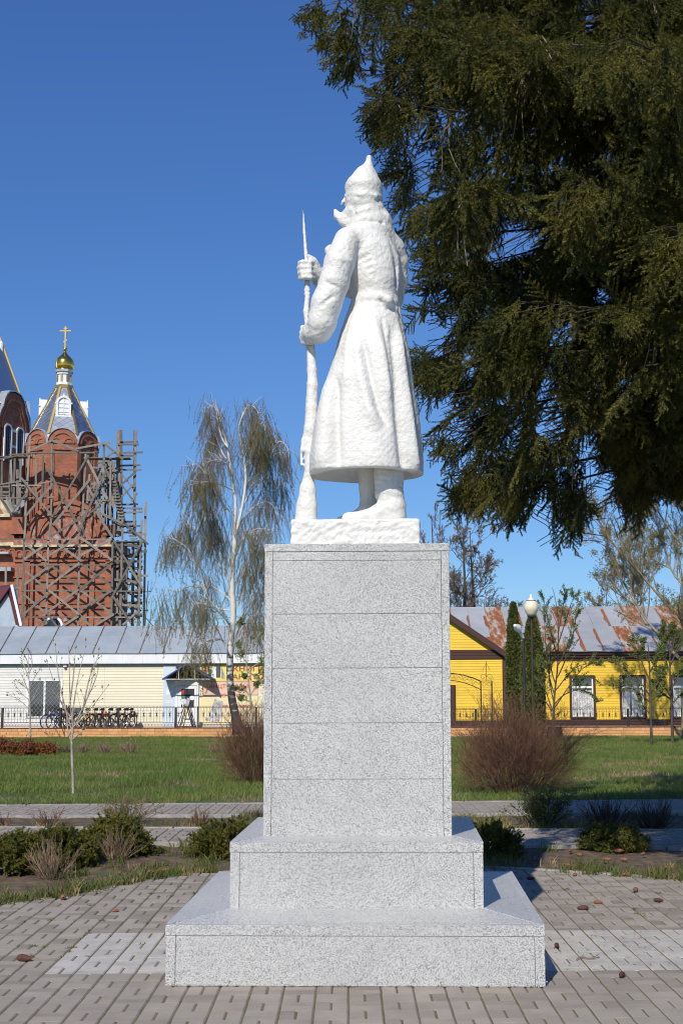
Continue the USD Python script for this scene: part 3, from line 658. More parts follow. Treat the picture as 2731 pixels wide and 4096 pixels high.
# ------------------------------------------------------------------ the street side: brick terrace wall, fence, shop, yellow house
mat('cream_siding', (0.68, 0.62, 0.45), 0.5, col2=(0.72, 0.67, 0.52), vscale=0.8, ramp=(0.3, 0.7), rnd=0.03)
mat('pale_siding', (0.62, 0.61, 0.58), 0.5, var=0.06, vscale=1.0, rnd=0.03)
mat('white_metal', (0.74, 0.75, 0.77), 0.45, var=0.04, vscale=1.5)
mat('white_plastic', (0.78, 0.78, 0.78), 0.35)
mat('zinc_roof', (0.29, 0.335, 0.375), 0.5, metal=0.15, col2=(0.355, 0.395, 0.43), vscale=1.2, ramp=(0.35, 0.7), rnd=0.06)
mat('roof_seam', (0.17, 0.14, 0.12), 0.8, var=0.3, vscale=6)
mat('orange_brick', (0.56, 0.27, 0.10), 0.85, col2=(0.66, 0.36, 0.15), vscale=3, ramp=(0.3, 0.7), bump=0.3, bscale=90, rnd=0.14)
mat('mortar', (0.34, 0.27, 0.20), 0.95, var=0.2, vscale=10)
mat('coping_red', (0.16, 0.05, 0.035), 0.7, var=0.2, vscale=3)
mat('black_iron', (0.018, 0.017, 0.016), 0.55)
mat('brown_trim', (0.055, 0.022, 0.016), 0.5, rnd=0.1)
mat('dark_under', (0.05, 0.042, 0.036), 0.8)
mat('blue_paint', (0.025, 0.075, 0.36), 0.4)
mat('canopy_brown', (0.05, 0.03, 0.015), 0.6)
mat('poster_yellow', (0.72, 0.62, 0.15), 0.5, var=0.08, vscale=1.0)
mat('poster_pink', (0.70, 0.36, 0.28), 0.5, col2=(0.74, 0.52, 0.38), vscale=0.7, ramp=(0.35, 0.65))
mat('poster_cream', (0.74, 0.62, 0.40), 0.5, col2=(0.76, 0.68, 0.36), vscale=0.7, ramp=(0.35, 0.65))
mat('print_red', (0.46, 0.02, 0.03), 0.5); mat('print_dark_red', (0.36, 0.05, 0.05), 0.5); mat('print_green', (0.04, 0.26, 0.10), 0.5); mat('print_grey', (0.42, 0.41, 0.42), 0.5, var=0.35, vscale=5)
mat('print_white', (0.76, 0.76, 0.76), 0.5); mat('print_dark', (0.08, 0.08, 0.10), 0.5)
mat('pale_blue', (0.55, 0.63, 0.69), 0.5, var=0.05, vscale=1.0)
mat('room_dark', (0.035, 0.037, 0.045), 0.9); mat('curtain', (0.72, 0.72, 0.73), 0.9, var=0.25, vscale=8)
glass('pane_glass', see=0.96)
mat('yellow_board', (0.72, 0.47, 0.028), 0.5, var=0.05, vscale=1.0, rnd=0.03)
mat('tin_grey', (0.34, 0.355, 0.375), 0.5, metal=0.15, col2=(0.42, 0.43, 0.44), vscale=0.9, ramp=(0.35, 0.7), rnd=0.08)
MATS['tin_rust'] = usdkit.material(stage, '/World/Looks/tin_rust', {'g': ('geometry', {}), 'mp': ('mapping', {'scale': (2.2, 0.5, 0.5)}), 'n': ('noise_texture', {'scale': 1.6, 'detail': 7.0, 'roughness': 0.7}),
    'r': ('rgb_ramp', {'ramp': [(0.40, (0.36, 0.365, 0.38)), (0.47, (0.30, 0.17, 0.09)), (0.53, (0.24, 0.075, 0.022)), (0.75, (0.17, 0.055, 0.025))]}), 'p': ('principled_bsdf', {'roughness': 0.75})},
    [('g.position', 'mp.vector'), ('mp.vector', 'n.vector'), ('n.fac', 'r.fac'), ('r.color', 'p.base_color')], surface='p.BSDF')
mat('rust', (0.21, 0.065, 0.022), 0.85, col2=(0.29, 0.12, 0.05), vscale=4, ramp=(0.35, 0.7))
mat('globe_cream', (0.72, 0.66, 0.50), 0.25, spec=0.6); mat('lamp_white', (0.8, 0.8, 0.8), 0.35)
mat('pole_brown', (0.045, 0.03, 0.022), 0.5)
mat('rubber', (0.02, 0.02, 0.02), 0.8); mat('rim_metal', (0.5, 0.5, 0.5), 0.3, metal=1.0)
for n_, c_ in (('bike_white', (0.75, 0.76, 0.78)), ('bike_blue', (0.03, 0.10, 0.40)), ('bike_black', (0.02, 0.02, 0.022)), ('bike_red', (0.35, 0.03, 0.03)), ('bike_lime', (0.45, 0.55, 0.03)), ('bike_orange', (0.70, 0.16, 0.02)), ('bike_grey', (0.35, 0.36, 0.38)), ('bike_navy', (0.02, 0.04, 0.15))): mat(n_, c_, 0.35)
mat('basket_brown', (0.16, 0.06, 0.03), 0.8, var=0.3, vscale=30); mat('sign_yellow', (0.70, 0.50, 0.02), 0.45); mat('sign_brown', (0.10, 0.04, 0.025), 0.6)
mat('maroon_roof', (0.13, 0.035, 0.045), 0.5)

def X_(px, Y): return at(px, 2800, Y)[0]
def Z_(py, Y, px=1300): return at(px, py, Y)[2]
rng = np.random.default_rng(11)
# ---- low terrace walls of orange brick, bricks one by one
YW = 60.0
zt, zb = Z_(2911, YW, 500), -0.40
def brick_wall(x0, x1, label, salt):
    w = thing('low_brick_wall', label, 'wall', ((x0 + x1)/2, YW, zb))
    zt_ = zt - 0.045
    obj('mortar_core', MB().box((x0, YW + 0.012, zb - 0.3), (x1, YW + 0.2, zt_)), 'mortar', w)
    rows = [(zt_ - 0.145, 0.14, 0.30), (zt_ - 0.295, 0.145, 0.43)] + ([(zt_ - 0.40, 0.10, 0.43)])
    r2 = np.random.default_rng(salt); extra = MB(); n = 0
    for k, (z0, h, L) in enumerate(rows):
        x = x0 - (0.2 if k % 2 else 0)
        while x < x1:
            a, b = max(x + 0.007, x0), min(x + L*(1 if k else r2.choice([0.6, 1.0, 1.0])) - 0.007, x1)
            if b - a > 0.03:
                m = MB().bbox((a, YW - 0.004 + r2.uniform(-0.004, 0.004), z0 + 0.006), (b, YW + 0.06, z0 + h - 0.004), 0.005)
                if n < 290: obj('brick', m, 'orange_brick', w); n += 1
                else: extra.add(*m.get())
            x = b + 0.007
    if extra.n: obj('brick_rest', extra, 'orange_brick', w, kind='stuff')
    for a in np.arange(x0, x1 - 0.01, 1.4): obj('coping', MB().bbox((a, YW - 0.03, zt - 0.044), (min(a + 1.395, x1), YW + 0.23, zt), 0.008), 'coping_red', w)
xs0, xs1 = X_(-120, YW), X_(1130, YW); xh0, xh1 = X_(1560, YW), X_(2860, YW)
brick_wall(xs0, xs1, 'low orange brick terrace wall with dark red coping below the fence of the cream shop', 1)
brick_wall(xh0, xh1, 'low orange brick terrace wall in front of the yellow house', 2)
obj('terrace', MB().box((xs0 - 12, YW + 0.2, -1.0), (xh1 + 12, YW + 12, zt - 0.06)), 'paver_grey', kind='structure')

# ---- the wrought iron fence
YF = YW + 0.10
def scroll(b, x, z, r, s, n=9, turns=1.15):
    t = np.linspace(0, turns*2*np.pi, n); rr = r*(1 - 0.62*t/t[-1])
    b.tube(np.column_stack([x + s*(rr*np.cos(t) - r), np.full(n, YF), z + rr*np.sin(t)]), 0.006, 3, cap=False)
def fence_panel(x0, x1, z0, z1, k):
    b = MB(); n = max(2, int(round((x1 - x0)/0.152))); dx = (x1 - x0)/n
    for z in (z0 + 0.05, z0 + 0.23, z1): b.bar((x0, YF, z), (x1, YF, z), 0.022, 0.022)
    for i in range(n):
        x = x0 + (i + 0.5)*dx; b.bar((x, YF, z0 + 0.23), (x, YF, z1), 0.013, 0.013)
        if i % 2 == k:
            zm = (z0 + 0.23 + z1)/2 + 0.02
            b.bar((x, YF, zm - 0.07), (x, YF, zm + 0.07), 0.045, 0.02)
            for s in (-1, 1):
                for v in (-1, 1):
                    scroll(b, x, zm + v*0.055, 0.045, -s, 8); b.tube([(x + s*0.01, YF, zm + v*0.05), (x + s*0.05, YF, zm + v*0.14), (x + s*0.075, YF, zm + v*0.19)], 0.006, 3)
        for s in (-1, 1):
            scroll(b, x, z1 + 0.045, 0.036, s, 8); scroll(b, x, z0 + 0.10, 0.04, s, 8)
        t = np.linspace(0, np.pi, 6); b.tube(np.column_stack([x + dx/2*np.cos(t), np.full(6, YF), z0 + 0.07 + 0.14*np.sin(t)]), 0.006, 3)
    return b
def fence(posts, z1, label, thick):
    f = thing('iron_fence', label, 'fence', (posts[0], YF, zt))
    for i, x in enumerate(posts):
        w = 0.10 if thick[i] else 0.045
        obj('post', MB().bbox((x - w/2, YF - w/2, zt - 0.002), (x + w/2, YF + w/2, z1 + 0.06 - (0.04 if thick[i] else 0)), 0.006), 'black_iron', f)
    for i, (a, c) in enumerate(zip(posts[:-1], posts[1:])): obj('panel', fence_panel(a + 0.05, c - 0.05, zt, z1, i % 2), 'black_iron', f)
fz = Z_(2832, YF, 500)
c2 = lambda x: x*0.7015                                 # crop to photograph
fence([X_(c2(x), YF) for x in (-310, 17, 348, 677, 1003, 1128, 1460, 1600)], fz, 'black iron fence with scrolls on the brick wall before the cream shop', [1, 1, 1, 1, 1, 0, 1, 1])
z6 = lambda x: 1780 + x*0.6065
fence([X_(z6(x), YF) for x in (-330, -70, 200, 620, 1203, 1560)], Z_(2350 + 803*0.6065, YF, 2400), 'black iron fence with scrolls standing before the yellow house', [1, 1, 1, 0, 1, 1])

# ---- the cream shop
YB = 62.0
def board(b, x0, x1, z0, z1, Y, p0=0.022, p1=0.006):
    b.add([[x0, Y, z0], [x1, Y, z0], [x1, Y - p0, z0 + 0.002], [x0, Y - p0, z0 + 0.002], [x0, Y, z1], [x1, Y, z1], [x1, Y - p1, z1 - 0.001], [x0, Y - p1, z1 - 0.001]], quads([[0, 1, 2, 3], [4, 7, 6, 5], [3, 2, 6, 7], [0, 4, 5, 1], [0, 3, 7, 4], [1, 5, 6, 2]]))
    return b
shop = thing('cream_shop', 'long low shop clad in cream boards with grey metal roof and white fascia', 'shop', (X_(400, YB), YB, zt))
sx0, sx1 = X_(-160, YB), X_(1150, YB); sz0, sz1 = zt - 0.05, Z_(2657, YB, 500)
obj('wall', MB().box((sx0, YB, sz0 - 0.3), (sx1, YB + 8, sz1)), 'pale_siding', shop)
wx0, wx1 = X_(c2(152), YB), X_(c2(357), YB); wz0, wz1 = Z_(2871, YB, 170), Z_(2720, YB, 170)
dx0, dx1 = X_(705, YB), X_(797, YB); dz1 = Z_(2720, YB, 750); dz0 = zt - 0.06
px0, px1 = X_(810, YB), X_(1033, YB); pbx0 = X_(655, YB)
bh = 0.135; nb = int((sz1 - sz0)/bh)
for i in range(nb):
    z0, z1 = sz0 + i*bh, sz0 + (i + 1)*bh
    cuts = [(sx0, X_(c2(355), YB), 'pale_siding'), (X_(c2(355), YB), X_(c2(595), YB), 'cream_siding'), (X_(c2(595), YB), pbx0, 'cream_siding'), (dx1, px0 + 0.04, 'cream_siding'), (px1, sx1, 'cream_siding')]
    if z1 > Z_(2660, YB): cuts.append((px0, px1, 'cream_siding'))
    for a, c, m in cuts:
        if m == 'pale_siding' and z1 > wz0 + 0.02 and z0 < wz1 - 0.02:
            obj('board', board(MB(), a, wx0 - 0.01, z0, z1, YB), m, shop); 
            if c > wx1: obj('board', board(MB(), wx1 + 0.01, c, z0, z1, YB), m, shop)
        else: obj('board', board(MB(), a + 0.004, c - 0.004, z0, z1, YB), m, shop)
# window with a lattice
wn = obj('window', MB().box((wx0 + 0.1, YB - 0.02, wz0 + 0.06), (wx1 - 0.1, YB - 0.012, wz1 - 0.06)), 'room_dark', shop)
fr = MB()
for a, c in ((wx0, wx0 + 0.12), (wx1 - 0.12, wx1), ((wx0 + wx1)/2 - 0.05, (wx0 + wx1)/2 + 0.05)): fr.box((a, YB - 0.06, wz0), (c, YB - 0.025, wz1))
for a, c in ((wz0, wz0 + 0.07), (wz1 - 0.06, wz1)): fr.box((wx0 + 0.12, YB - 0.058, a), (wx1 - 0.12, YB - 0.027, c))
obj('frame', fr, 'white_plastic', wn)
obj('pane', MB().box((wx0 + 0.12, YB - 0.045, wz0 + 0.07), (wx1 - 0.12, YB - 0.04, wz1 - 0.06)), 'pane_glass', wn)
gr = MB(); w_, h_ = wx1 - wx0 - 0.2, wz1 - wz0 - 0.1; stp = 0.2
box_ = Polygon([(wx0 + 0.1, wz0 + 0.05), (wx1 - 0.1, wz0 + 0.05), (wx1 - 0.1, wz1 - 0.05), (wx0 + 0.1, wz1 - 0.05)])
for s in (-1, 1):
    for k in range(-12, 26):
        x = wx0 + k*stp; l = LineString([(x, wz0), (x + s*(wz1 - wz0)*0.85, wz1)]).intersection(box_)
        if l.length > 0.05: (a, b_), (c, d_) = list(l.coords)[:2]; gr.bar((a, YB - 0.085 - 0.008*s, b_), (c, YB - 0.085 - 0.008*s, d_), 0.010, 0.010)
obj('lattice', gr, 'bike_grey', wn)
# fascia, eave shadow gap, roof sheets
fz0, fz1 = Z_(2655, YB - 0.17, 400), Z_(2615, YB - 0.17, 400)
for a in np.arange(sx0, sx1 - 0.1, 1.0): obj('fascia_panel', MB().box((a + 0.002, YB - 0.17, fz0), (min(a + 0.998, sx1), YB - 0.14, fz1)), 'white_metal', shop)
obj('soffit', MB().box((sx0, YB - 0.138, fz0 + 0.02), (sx1, YB + 0.3, fz0 + 0.05)), 'dark_under', shop)
obj('gutter_edge', MB().box((sx0, YB - 0.19, fz0 - 0.035), (sx1, YB - 0.14, fz0 - 0.001)), 'dark_under', shop)  # dark strip that draws the shadow line under the fascia, no gutter
ry0, rz0 = YB - 0.23, fz1 + 0.01; ry1 = 64.15; rz1 = at(400, 2505, ry1)[2]; rm = (2613 - 2546)/(2613 - 2505)
sheets = np.array([X_(c2(x), ry0) for x in np.arange(117 - 134*4, 1700, 134.2)])
seam_par = []
for a, c in zip(sheets[:-1], sheets[1:]):
    for t0, t1 in ((0, rm), (rm, 1)):
        p = lambda x, t: (x, ry0 + (ry1 - ry0)*t, rz0 + (rz1 - rz0)*t + rng.normal(0, 0.006) + (0.012 if t0 == 0 and t == t1 else 0))
        obj('roof_sheet', MB().poly3([p(a + 0.004, t0), p(c - 0.004, t0), p(c - 0.004, t1), p(a + 0.004, t1)], 0.015), 'zinc_roof', shop)
    obj('roof_seam', MB().bar((a, ry0 - 0.01, rz0 + 0.02), (a, ry1, rz1 + 0.03), 0.03, 0.05), 'roof_seam', shop)
obj('back_roof', MB().poly3([(sheets[0], ry1, rz1 - 0.005), (sheets[-1], ry1, rz1 - 0.005), (sheets[-1], ry1 + 6, rz1 - 1.2), (sheets[0], ry1 + 6, rz1 - 1.2)], 0.02), 'zinc_roof', shop)
# doorway
z5 = lambda x, y, Y=YB: at(600 + x*0.3061, 2600 + y*0.3061, Y)
dr = obj('door', MB().bbox((z5(372, 0)[0], YB - 0.07, dz0 + 0.06), (z5(622, 0)[0], YB - 0.02, z5(0, 476)[2]), 0.006), 'white_plastic', shop)
g0, g1 = z5(410, 755), z5(580, 510)
obj('door_glass', MB().box((g0[0], YB - 0.082, g0[2]), (g1[0], YB - 0.071, g1[2])), 'room_dark', dr)
dp = MB()
for x, y, r, m in ((435, 615, 0.10, 'print_green'), (438, 675, 0.16, 'pale_blue'), (553, 627, 0.12, 'print_white')):
    c = z5(x, y); t = np.linspace(0, 2*np.pi, 15)[:-1]; obj('sticker', MB().slab([(c[0] + r*math.cos(k), c[2] + r*math.sin(k)) for k in t], 'y', YB - 0.09, YB - 0.084), m, dr)
a, b_ = z5(412, 595), z5(450, 515); obj('sticker', MB().box((a[0], YB - 0.09, a[2]), (b_[0], YB - 0.084, b_[2])), 'print_red', dr)
hd = z5(400, 650); t = np.linspace(-1.5, 1.5, 8); obj('handle', MB().tube(np.column_stack([hd[0] - 0.02 + 0.16*np.cos(t), np.full(8, YB - 0.12), hd[2] - 0.28 + 0.34*np.sin(t)]), 0.03, 6), 'white_plastic', dr)
obj('door_frame', MB().box((z5(345, 0)[0], YB - 0.09, dz0), (z5(370, 0)[0], YB - 0.015, z5(0, 400)[2])).box((z5(626, 0)[0], YB - 0.09, dz0), (z5(645, 0)[0], YB - 0.015, z5(0, 400)[2])).box((z5(370, 0)[0], YB - 0.088, z5(0, 468)[2]), (z5(626, 0)[0], YB - 0.017, z5(0, 400)[2])), 'white_metal', shop)
obj('blue_panel', MB().box((z5(180, 0)[0], YB - 0.05, dz0), (z5(343, 0)[0], YB - 0.02, z5(0, 205)[2])), 'pale_blue', shop)
for y, a, c in ((520, 220, 300), (665, 200, 308), (688, 206, 300)):
    p, q = z5(a, y), z5(c, y + 9); obj('text_line', MB().box((p[0], YB - 0.055, q[2]), (q[0], YB - 0.05, p[2])), 'print_white', shop)
p, q = z5(216, 532), z5(294, 586); obj('notice', MB().box((p[0], YB - 0.056, q[2]), (q[0], YB - 0.05, p[2])), 'print_white', shop)
def text(s, px_l, py_base, px_r, cap, Y, m, parent, bold=True):
    """Lettering on a wall facing the camera, from px_l to px_r, capitals cap pixels tall."""
    p, q = at(px_l, py_base, Y), at(px_r, py_base, Y); h = cap*Y/FPX
    t = meshkit.text_mesh(s, h, 0.006, bold); v = np.array(t.vertices); v[:, 0] *= (q[0] - p[0])/(v[:, 0].max() - v[:, 0].min())
    v = np.column_stack([v[:, 0] - v[:, 0].min() + p[0], -v[:, 2] + Y, v[:, 1] + p[2]]); obj('lettering', (v, np.array(t.faces)[:, ::-1] if False else np.array(t.faces)), m, parent)
YS = YB - 0.035
pd = lambda x: 780 + x*0.18495
pe = lambda y: 2650 + y*0.18495
def panel(name, x0, y0, x1, y1, m, parent, Y=YS, th=0.012):
    p, q = at(pd(x0), pe(y1), Y), at(pd(x1), pe(y0), Y); return obj(name, MB().box((p[0], Y, p[2]), (q[0], Y + th, q[2])), m, parent)
sg = thing('shop_sign', 'yellow shop sign with books and red lettering beside the gabled canopy', 'sign', (at(pd(800), 2700, YS)[0], YS, Z_(2720, YS)))
panel('board', 160, 40, 1500, 405, 'poster_yellow', sg)
panel('book', 203, 95, 240, 290, 'print_red', sg, YS - 0.01); panel('book', 243, 105, 280, 330, 'print_grey', sg, YS - 0.011); panel('book', 284, 150, 345, 335, 'print_green', sg, YS - 0.01)
panel('book', 350, 88, 455, 350, 'print_white', sg, YS - 0.01); panel('book', 458, 90, 545, 330, 'print_dark', sg, YS - 0.011)
p = [at(pd(x), pe(y), YS - 0.01) for x, y in ((550, 95), (590, 140), (655, 345), (565, 345))]
obj('book', MB().poly3([p[3], p[2], p[1], p[0]], 0.008), 'print_grey', sg)
text('КНИГИ', pd(820), pe(190), pd(1490), 20, YS - 0.008, 'print_dark_red', sg); text('КАНЦТО', pd(680), pe(365), pd(1495), 19, YS - 0.008, 'print_dark_red', sg)
ps = thing('shop_poster', 'large pink and cream poster with red lettering on the wall right of the shop door', 'poster', (at(pd(760), 2800, YS)[0], YS, zt))
panel('upper_sheet', 162, 412, 1365, 705, 'poster_pink', ps); panel('lower_sheet', 95, 715, 1365, 1345, 'poster_cream', ps)
text('КАНЦТОВАРЫ', pd(222), pe(558), pd(1140), 15, YS - 0.008, 'print_red', ps, False); text('КНИГИ', pd(562), pe(758), pd(972), 14, YS - 0.008, 'print_red', ps, False)
text('КА', pd(600), pe(970), pd(715), 9, YS - 0.008, 'print_red', ps); text('ИНИИ', pd(905), pe(970), pd(1185), 9, YS - 0.008, 'print_red', ps)
p = [at(pd(x), pe(y), YS - 0.012) for x, y in ((300, 1160), (430, 790), (600, 840), (545, 1230), (490, 1310))]; obj('picture', MB().poly3(p[::-1] if False else [p[0], p[4], p[3], p[2], p[1]], 0.008), 'print_grey', ps)
p = [at(pd(x), pe(y), YS - 0.010) for x, y in ((215, 1250), (240, 1180), (480, 1250), (480, 1320))]; obj('picture', MB().poly3([p[0], p[3], p[2], p[1]], 0.006), 'print_grey', ps)
# gabled canopy over the door
YC = YB - 1.0
cn = thing('door_canopy', 'small gabled brown canopy with blue edges over the shop door', 'canopy', (z5(485, 0, YC)[0], YC, z5(0, 385, YC)[2]))
A, Bp, Cp = z5(158, 390, YC), z5(487, 182, YC), z5(815, 388, YC)
for (p, q, m) in ((A, Bp, 'blue_paint'), (Bp, Cp, 'blue_paint')):
    d = np.array([0, 1.0, 0]); obj('roof_sheet', MB().poly3([p, q, q + d, p + d][::-1], 0.03), 'canopy_brown', cn); obj('edge_trim', MB().bar(p + [0, -0.02, 0.01], q + [0, -0.02, 0.01], 0.06, 0.035, up=(0, 1, 0)), m, cn)
obj('tie_bar', MB().bar(A + [0.05, 0.03, 0.02], Cp + [-0.05, 0.03, 0.02], 0.04, 0.04), 'pale_siding', cn)
for x in (376, 580):
    b0 = z5(x, 380, YC + 0.03); u = abs(x - 487)/(329.0); obj('strut', MB().bar(b0, (b0[0], b0[1], Bp[2] - (Bp[2] - A[2])*u - 0.03), 0.03, 0.03), 'pale_siding', cn)
obj('gable_back', MB().poly3([A + [0, 0.9, 0.03], Cp + [0, 0.9, 0.03], Bp + [0, 0.9, -0.03]], 0.02), 'canopy_brown', cn)
# small fittings on the shop wall
al = thing('alarm_box', 'small white alarm box under the fascia above the lattice window', 'alarm', at(c2(370), 2665, YB - 0.1)); q = at(c2(370), 2665, YB - 0.1)
obj('case', MB().bbox(q + [-0.09, -0.02, -0.05], q + [0.09, 0.07, 0.09], 0.02), 'white_plastic', al); obj('lens', MB().bbox(q + [-0.06, -0.05, -0.11], q + [0.06, 0.05, -0.05], 0.02), 'bike_red', al)
fl = thing('wall_camera', 'small dark camera on a bracket above the left end of the door canopy', 'camera', z5(360, 215, YB - 0.25)); q = z5(360, 212, YB - 0.25)
obj('body', MB().tube([q + [0, -0.05, 0], q + [0.02, -0.12, -0.10]], [0.07, 0.06], 10), 'black_iron', fl); obj('bracket', MB().tube([q, q + [-0.1, 0.1, 0.02], q + [-0.1, 0.25, 0.02]], 0.015, 5), 'black_iron', fl)

# ---- A-frame signs by the door
def trestle(px, label, m1, m2, w, hpx):
    p = at(600 + px*0.3061, 2906, YF + 0.6); p[2] = zt - 0.055; h = hpx*0.3061*YF/FPX; k = thing('trestle_sign', label, 'sign', p)
    for s, m in ((-1, m1), (1, m2)):
        for e in (-1, 1): obj('leg', MB().bar(p + [s*w*0.5 + e*0.03, e*0.18, 0], p + [s*0.05 + e*0.02, e*0.10, h], 0.05, 0.035), m, k)
    obj('crossbar', MB().bar(p + [-w*0.28, -0.15, h*0.42], p + [w*0.30, -0.15, h*0.42], 0.035, 0.03), 'black_iron', k)
    return k, p, h
k, p, h = trestle(470, 'brown folding trestle with a small notice board on top beside the shop door', 'sign_brown', 'sign_brown', 0.75, 290)
obj('notice_board', MB().bar(p + [0.02, -0.1, h - 0.02], p + [0.13, -0.1, h + 0.36], 0.16, 0.03, up=(0, 1, 0)), 'print_grey', k)
k, p, h = trestle(500, 'yellow folding step ladder standing in front of the shop door', 'sign_yellow', 'bike_black', 0.62, 265)
for q in (0.25, 0.62, 0.80): obj('step', MB().bar(p + [-0.3 + 0.26*q, -0.14 + 0.06*q, h*q], p + [-0.3 + 0.26*q, 0.14 - 0.06*q, h*q], 0.10, 0.02), 'sign_yellow', k)

# ---- bicycles along the fence
def bicycle(px, rz, m, label, basket=None, lean=0.05, bag=None):
    loc = at(px, 2906, YF + 0.75); loc[2] = zt - 0.055
    k = thing('bicycle', label, 'bicycle', loc)
    c, s = math.cos(rz), math.sin(rz)
    def T(x, y, z): y = y + lean*z; return np.array([loc[0] + x*c - y*s, loc[1] + x*s + y*c, loc[2] + z])
    R = 0.33
    for x in (-0.52, 0.52):
        w = MB(); t = np.linspace(0, 2*np.pi, 21); w.tube([T(x + R*math.cos(a), 0, R + R*math.sin(a)) for a in t], 0.024, 5, cap=False); wh = obj('wheel', w, 'rubber', k)
        sp = MB(); sp.tube([T(x + (R - 0.03)*math.cos(a), 0, R + (R - 0.03)*math.sin(a)) for a in t], 0.012, 4, cap=False)
        for a in np.arange(0, 2*np.pi, np.pi/6): sp.tube([T(x, 0, R), T(x + (R - 0.03)*math.cos(a), 0, R + (R - 0.03)*math.sin(a))], 0.004, 3)
        obj('rim', sp, 'rim_metal', wh)
    f = MB(); bb, st, hb, ht = T(-0.05, 0, 0.30), T(-0.2, 0, 0.78), T(0.38, 0, 0.62), T(0.34, 0, 0.82)
    for p, q, r in ((bb, st, 0.02), (bb, hb, 0.024), (T(-0.18, 0, 0.70), T(0.35, 0, 0.74), 0.02), (hb, ht, 0.022), (T(0.38, 0, 0.62), T(0.52, 0, R), 0.02), (bb, T(-0.52, 0.0, R), 0.016), (T(-0.18, 0, 0.7), T(-0.52, 0, R), 0.014)): f.tube([p, q], r, 6)
    obj('frame', f, m, k)
    obj('saddle', MB().tube([T(-0.36, 0, 0.90), T(-0.24, 0, 0.90), T(-0.08, 0, 0.88)], [0.075, 0.06, 0.025], 8), 'rubber', k); obj('seat_post', MB().tube([st, T(-0.22, 0, 0.88)], 0.014, 5), 'rim_metal', k)
    obj('handlebar', MB().tube([T(0.20, -0.31, 0.97), T(0.30, -0.12, 0.98), T(0.32, 0, 0.93), T(0.30, 0.12, 0.98), T(0.20, 0.31, 0.97)], 0.016, 6).tube([ht, T(0.32, 0, 0.93)], 0.018, 6), 'bike_black', k)
    obj('crank', MB().tube([T(-0.05, 0.03, 0.30), T(-0.05, 0.045, 0.30)], [0.09, 0.09], 10).tube([T(-0.05, 0.08, 0.30), T(0.08, 0.08, 0.20)], 0.012, 5).tube([T(-0.05, -0.06, 0.30), T(-0.18, -0.06, 0.40)], 0.012, 5), 'rim_metal', k)
    for x in (-0.52, 0.52):
        t = np.linspace(0.5, 2.6, 7); mg = MB()
        pr = [(T(x + 0.37*math.cos(a), -0.03, R + 0.37*math.sin(a)), T(x + 0.37*math.cos(a), 0.03, R + 0.37*math.sin(a))) for a in t]; v = np.array([q for p in pr for q in p]); mg.add(v, quads([[2*i, 2*i + 1, 2*i + 3, 2*i + 2] for i in range(6)])); obj('mudguard', mg, m, k)
    if basket:
        b = MB(); lo, hi = 0.11, 0.16
        v = [T(0.42 + sx*l, sy*l*1.3, z) for z, l in ((0.70, lo), (0.98, hi)) for sx, sy in ((-1, -1), (1, -1), (1, 1), (-1, 1))]; b.add(v, quads([[0, 3, 2, 1], [0, 1, 5, 4], [1, 2, 6, 5], [2, 3, 7, 6], [3, 0, 4, 7]])); obj('basket', b, basket, k)
    if bag: obj('bag', MB().tube([T(-0.44, 0, 0.52), T(-0.44, 0, 0.66), T(-0.44, 0, 0.80)], [0.14, 0.17, 0.10], 8), bag, k)
GB = 'bicycles parked behind the fence of the cream shop'
zb_ = lambda x: 200 + x*0.2296
for x, rz, m, lab, bk, bg in ((75, -2.2, 'bike_white', 'white bicycle with a red saddle cover, leftmost of the parked row', None, 'bike_red'), (165, -2.15, 'bike_blue', 'blue bicycle parked by the lattice window behind the fence', None, None),
        (330, -2.25, 'bike_white', 'white bicycle standing behind the young tree before the shop', None, None), (440, -2.3, 'bike_grey', 'bicycle with a brown basket on its handlebar', 'basket_brown', None),
        (565, -2.4, 'bike_red', 'red bicycle with a grey basket next to the one with a brown basket', 'bike_grey', None), (720, -1.95, 'bike_lime', 'black and lime bicycle in the middle of the parked row', None, None),
        (830, -2.0, 'bike_orange', 'bicycle with a bright orange mudguard', None, 'bike_orange'), (975, -2.1, 'bike_navy', 'dark blue bicycle just right of the one with an orange mudguard', None, None),
        (1105, -2.2, 'bike_black', 'black bicycle just left of the thick fence post', None, None), (1240, -2.2, 'bike_black', 'black bicycle just right of the thick fence post', None, None), (1345, -1.9, 'bike_red', 'dark bicycle with a black bag, rightmost of the parked row', None, 'bike_black')):
    bicycle(zb_(x), rz, m, lab, bk, 0.06, bg)

# ---- the yellow house
h6 = lambda x, y, Y: at(z6(x), 2350 + y*0.6065, Y)
YG, YH = 62.0, 63.4
hz0 = zt - 0.06
hs = thing('yellow_house', 'single storey house clad in yellow boards with brown trim and a rusty grey roof', 'house', (X_(2300, YH), YH, hz0))
gx1 = h6(376, 0, YG)[0]; gxc = at(1735, 2500, YG)[0]; gx0 = 2*gxc - gx1; ge, ga = h6(376, 432, YG)[2], at(1735, 2426, YG)[2]
mx1 = X_(2950, YH); me = h6(900, 428, YH - 0.35)[2]
mry = 69.8; mrz = at(2380, 2426, mry)[2]
obj('wall', MB().box((gx0 + 0.01, YG + 0.03, hz0), (gx1 - 0.01, YH + 9, ge)).box((gx1 - 0.005, YH + 0.26, hz0), (mx1, YH + 9, me)), 'yellow_board', hs)
obj('gable_wall', MB().slab([(gx0 + 0.05, ge), (gx1 - 0.05, ge), (gxc, ga - 0.05)], 'y', YG + 0.03, YG + 0.3), 'yellow_board', hs)
bh = 0.128
wins = [(h6(a, 0, YH)[0], h6(c, 0, YH)[0]) for a, c in ((808, 970), (1135, 1300), (1468, 1632), (1800, 1962))]; wz0, wz1 = h6(900, 860, YH)[2], h6(900, 588, YH)[2]
yb0, yb1 = h6(900, 872, YH)[2], h6(900, 480, YH)[2]
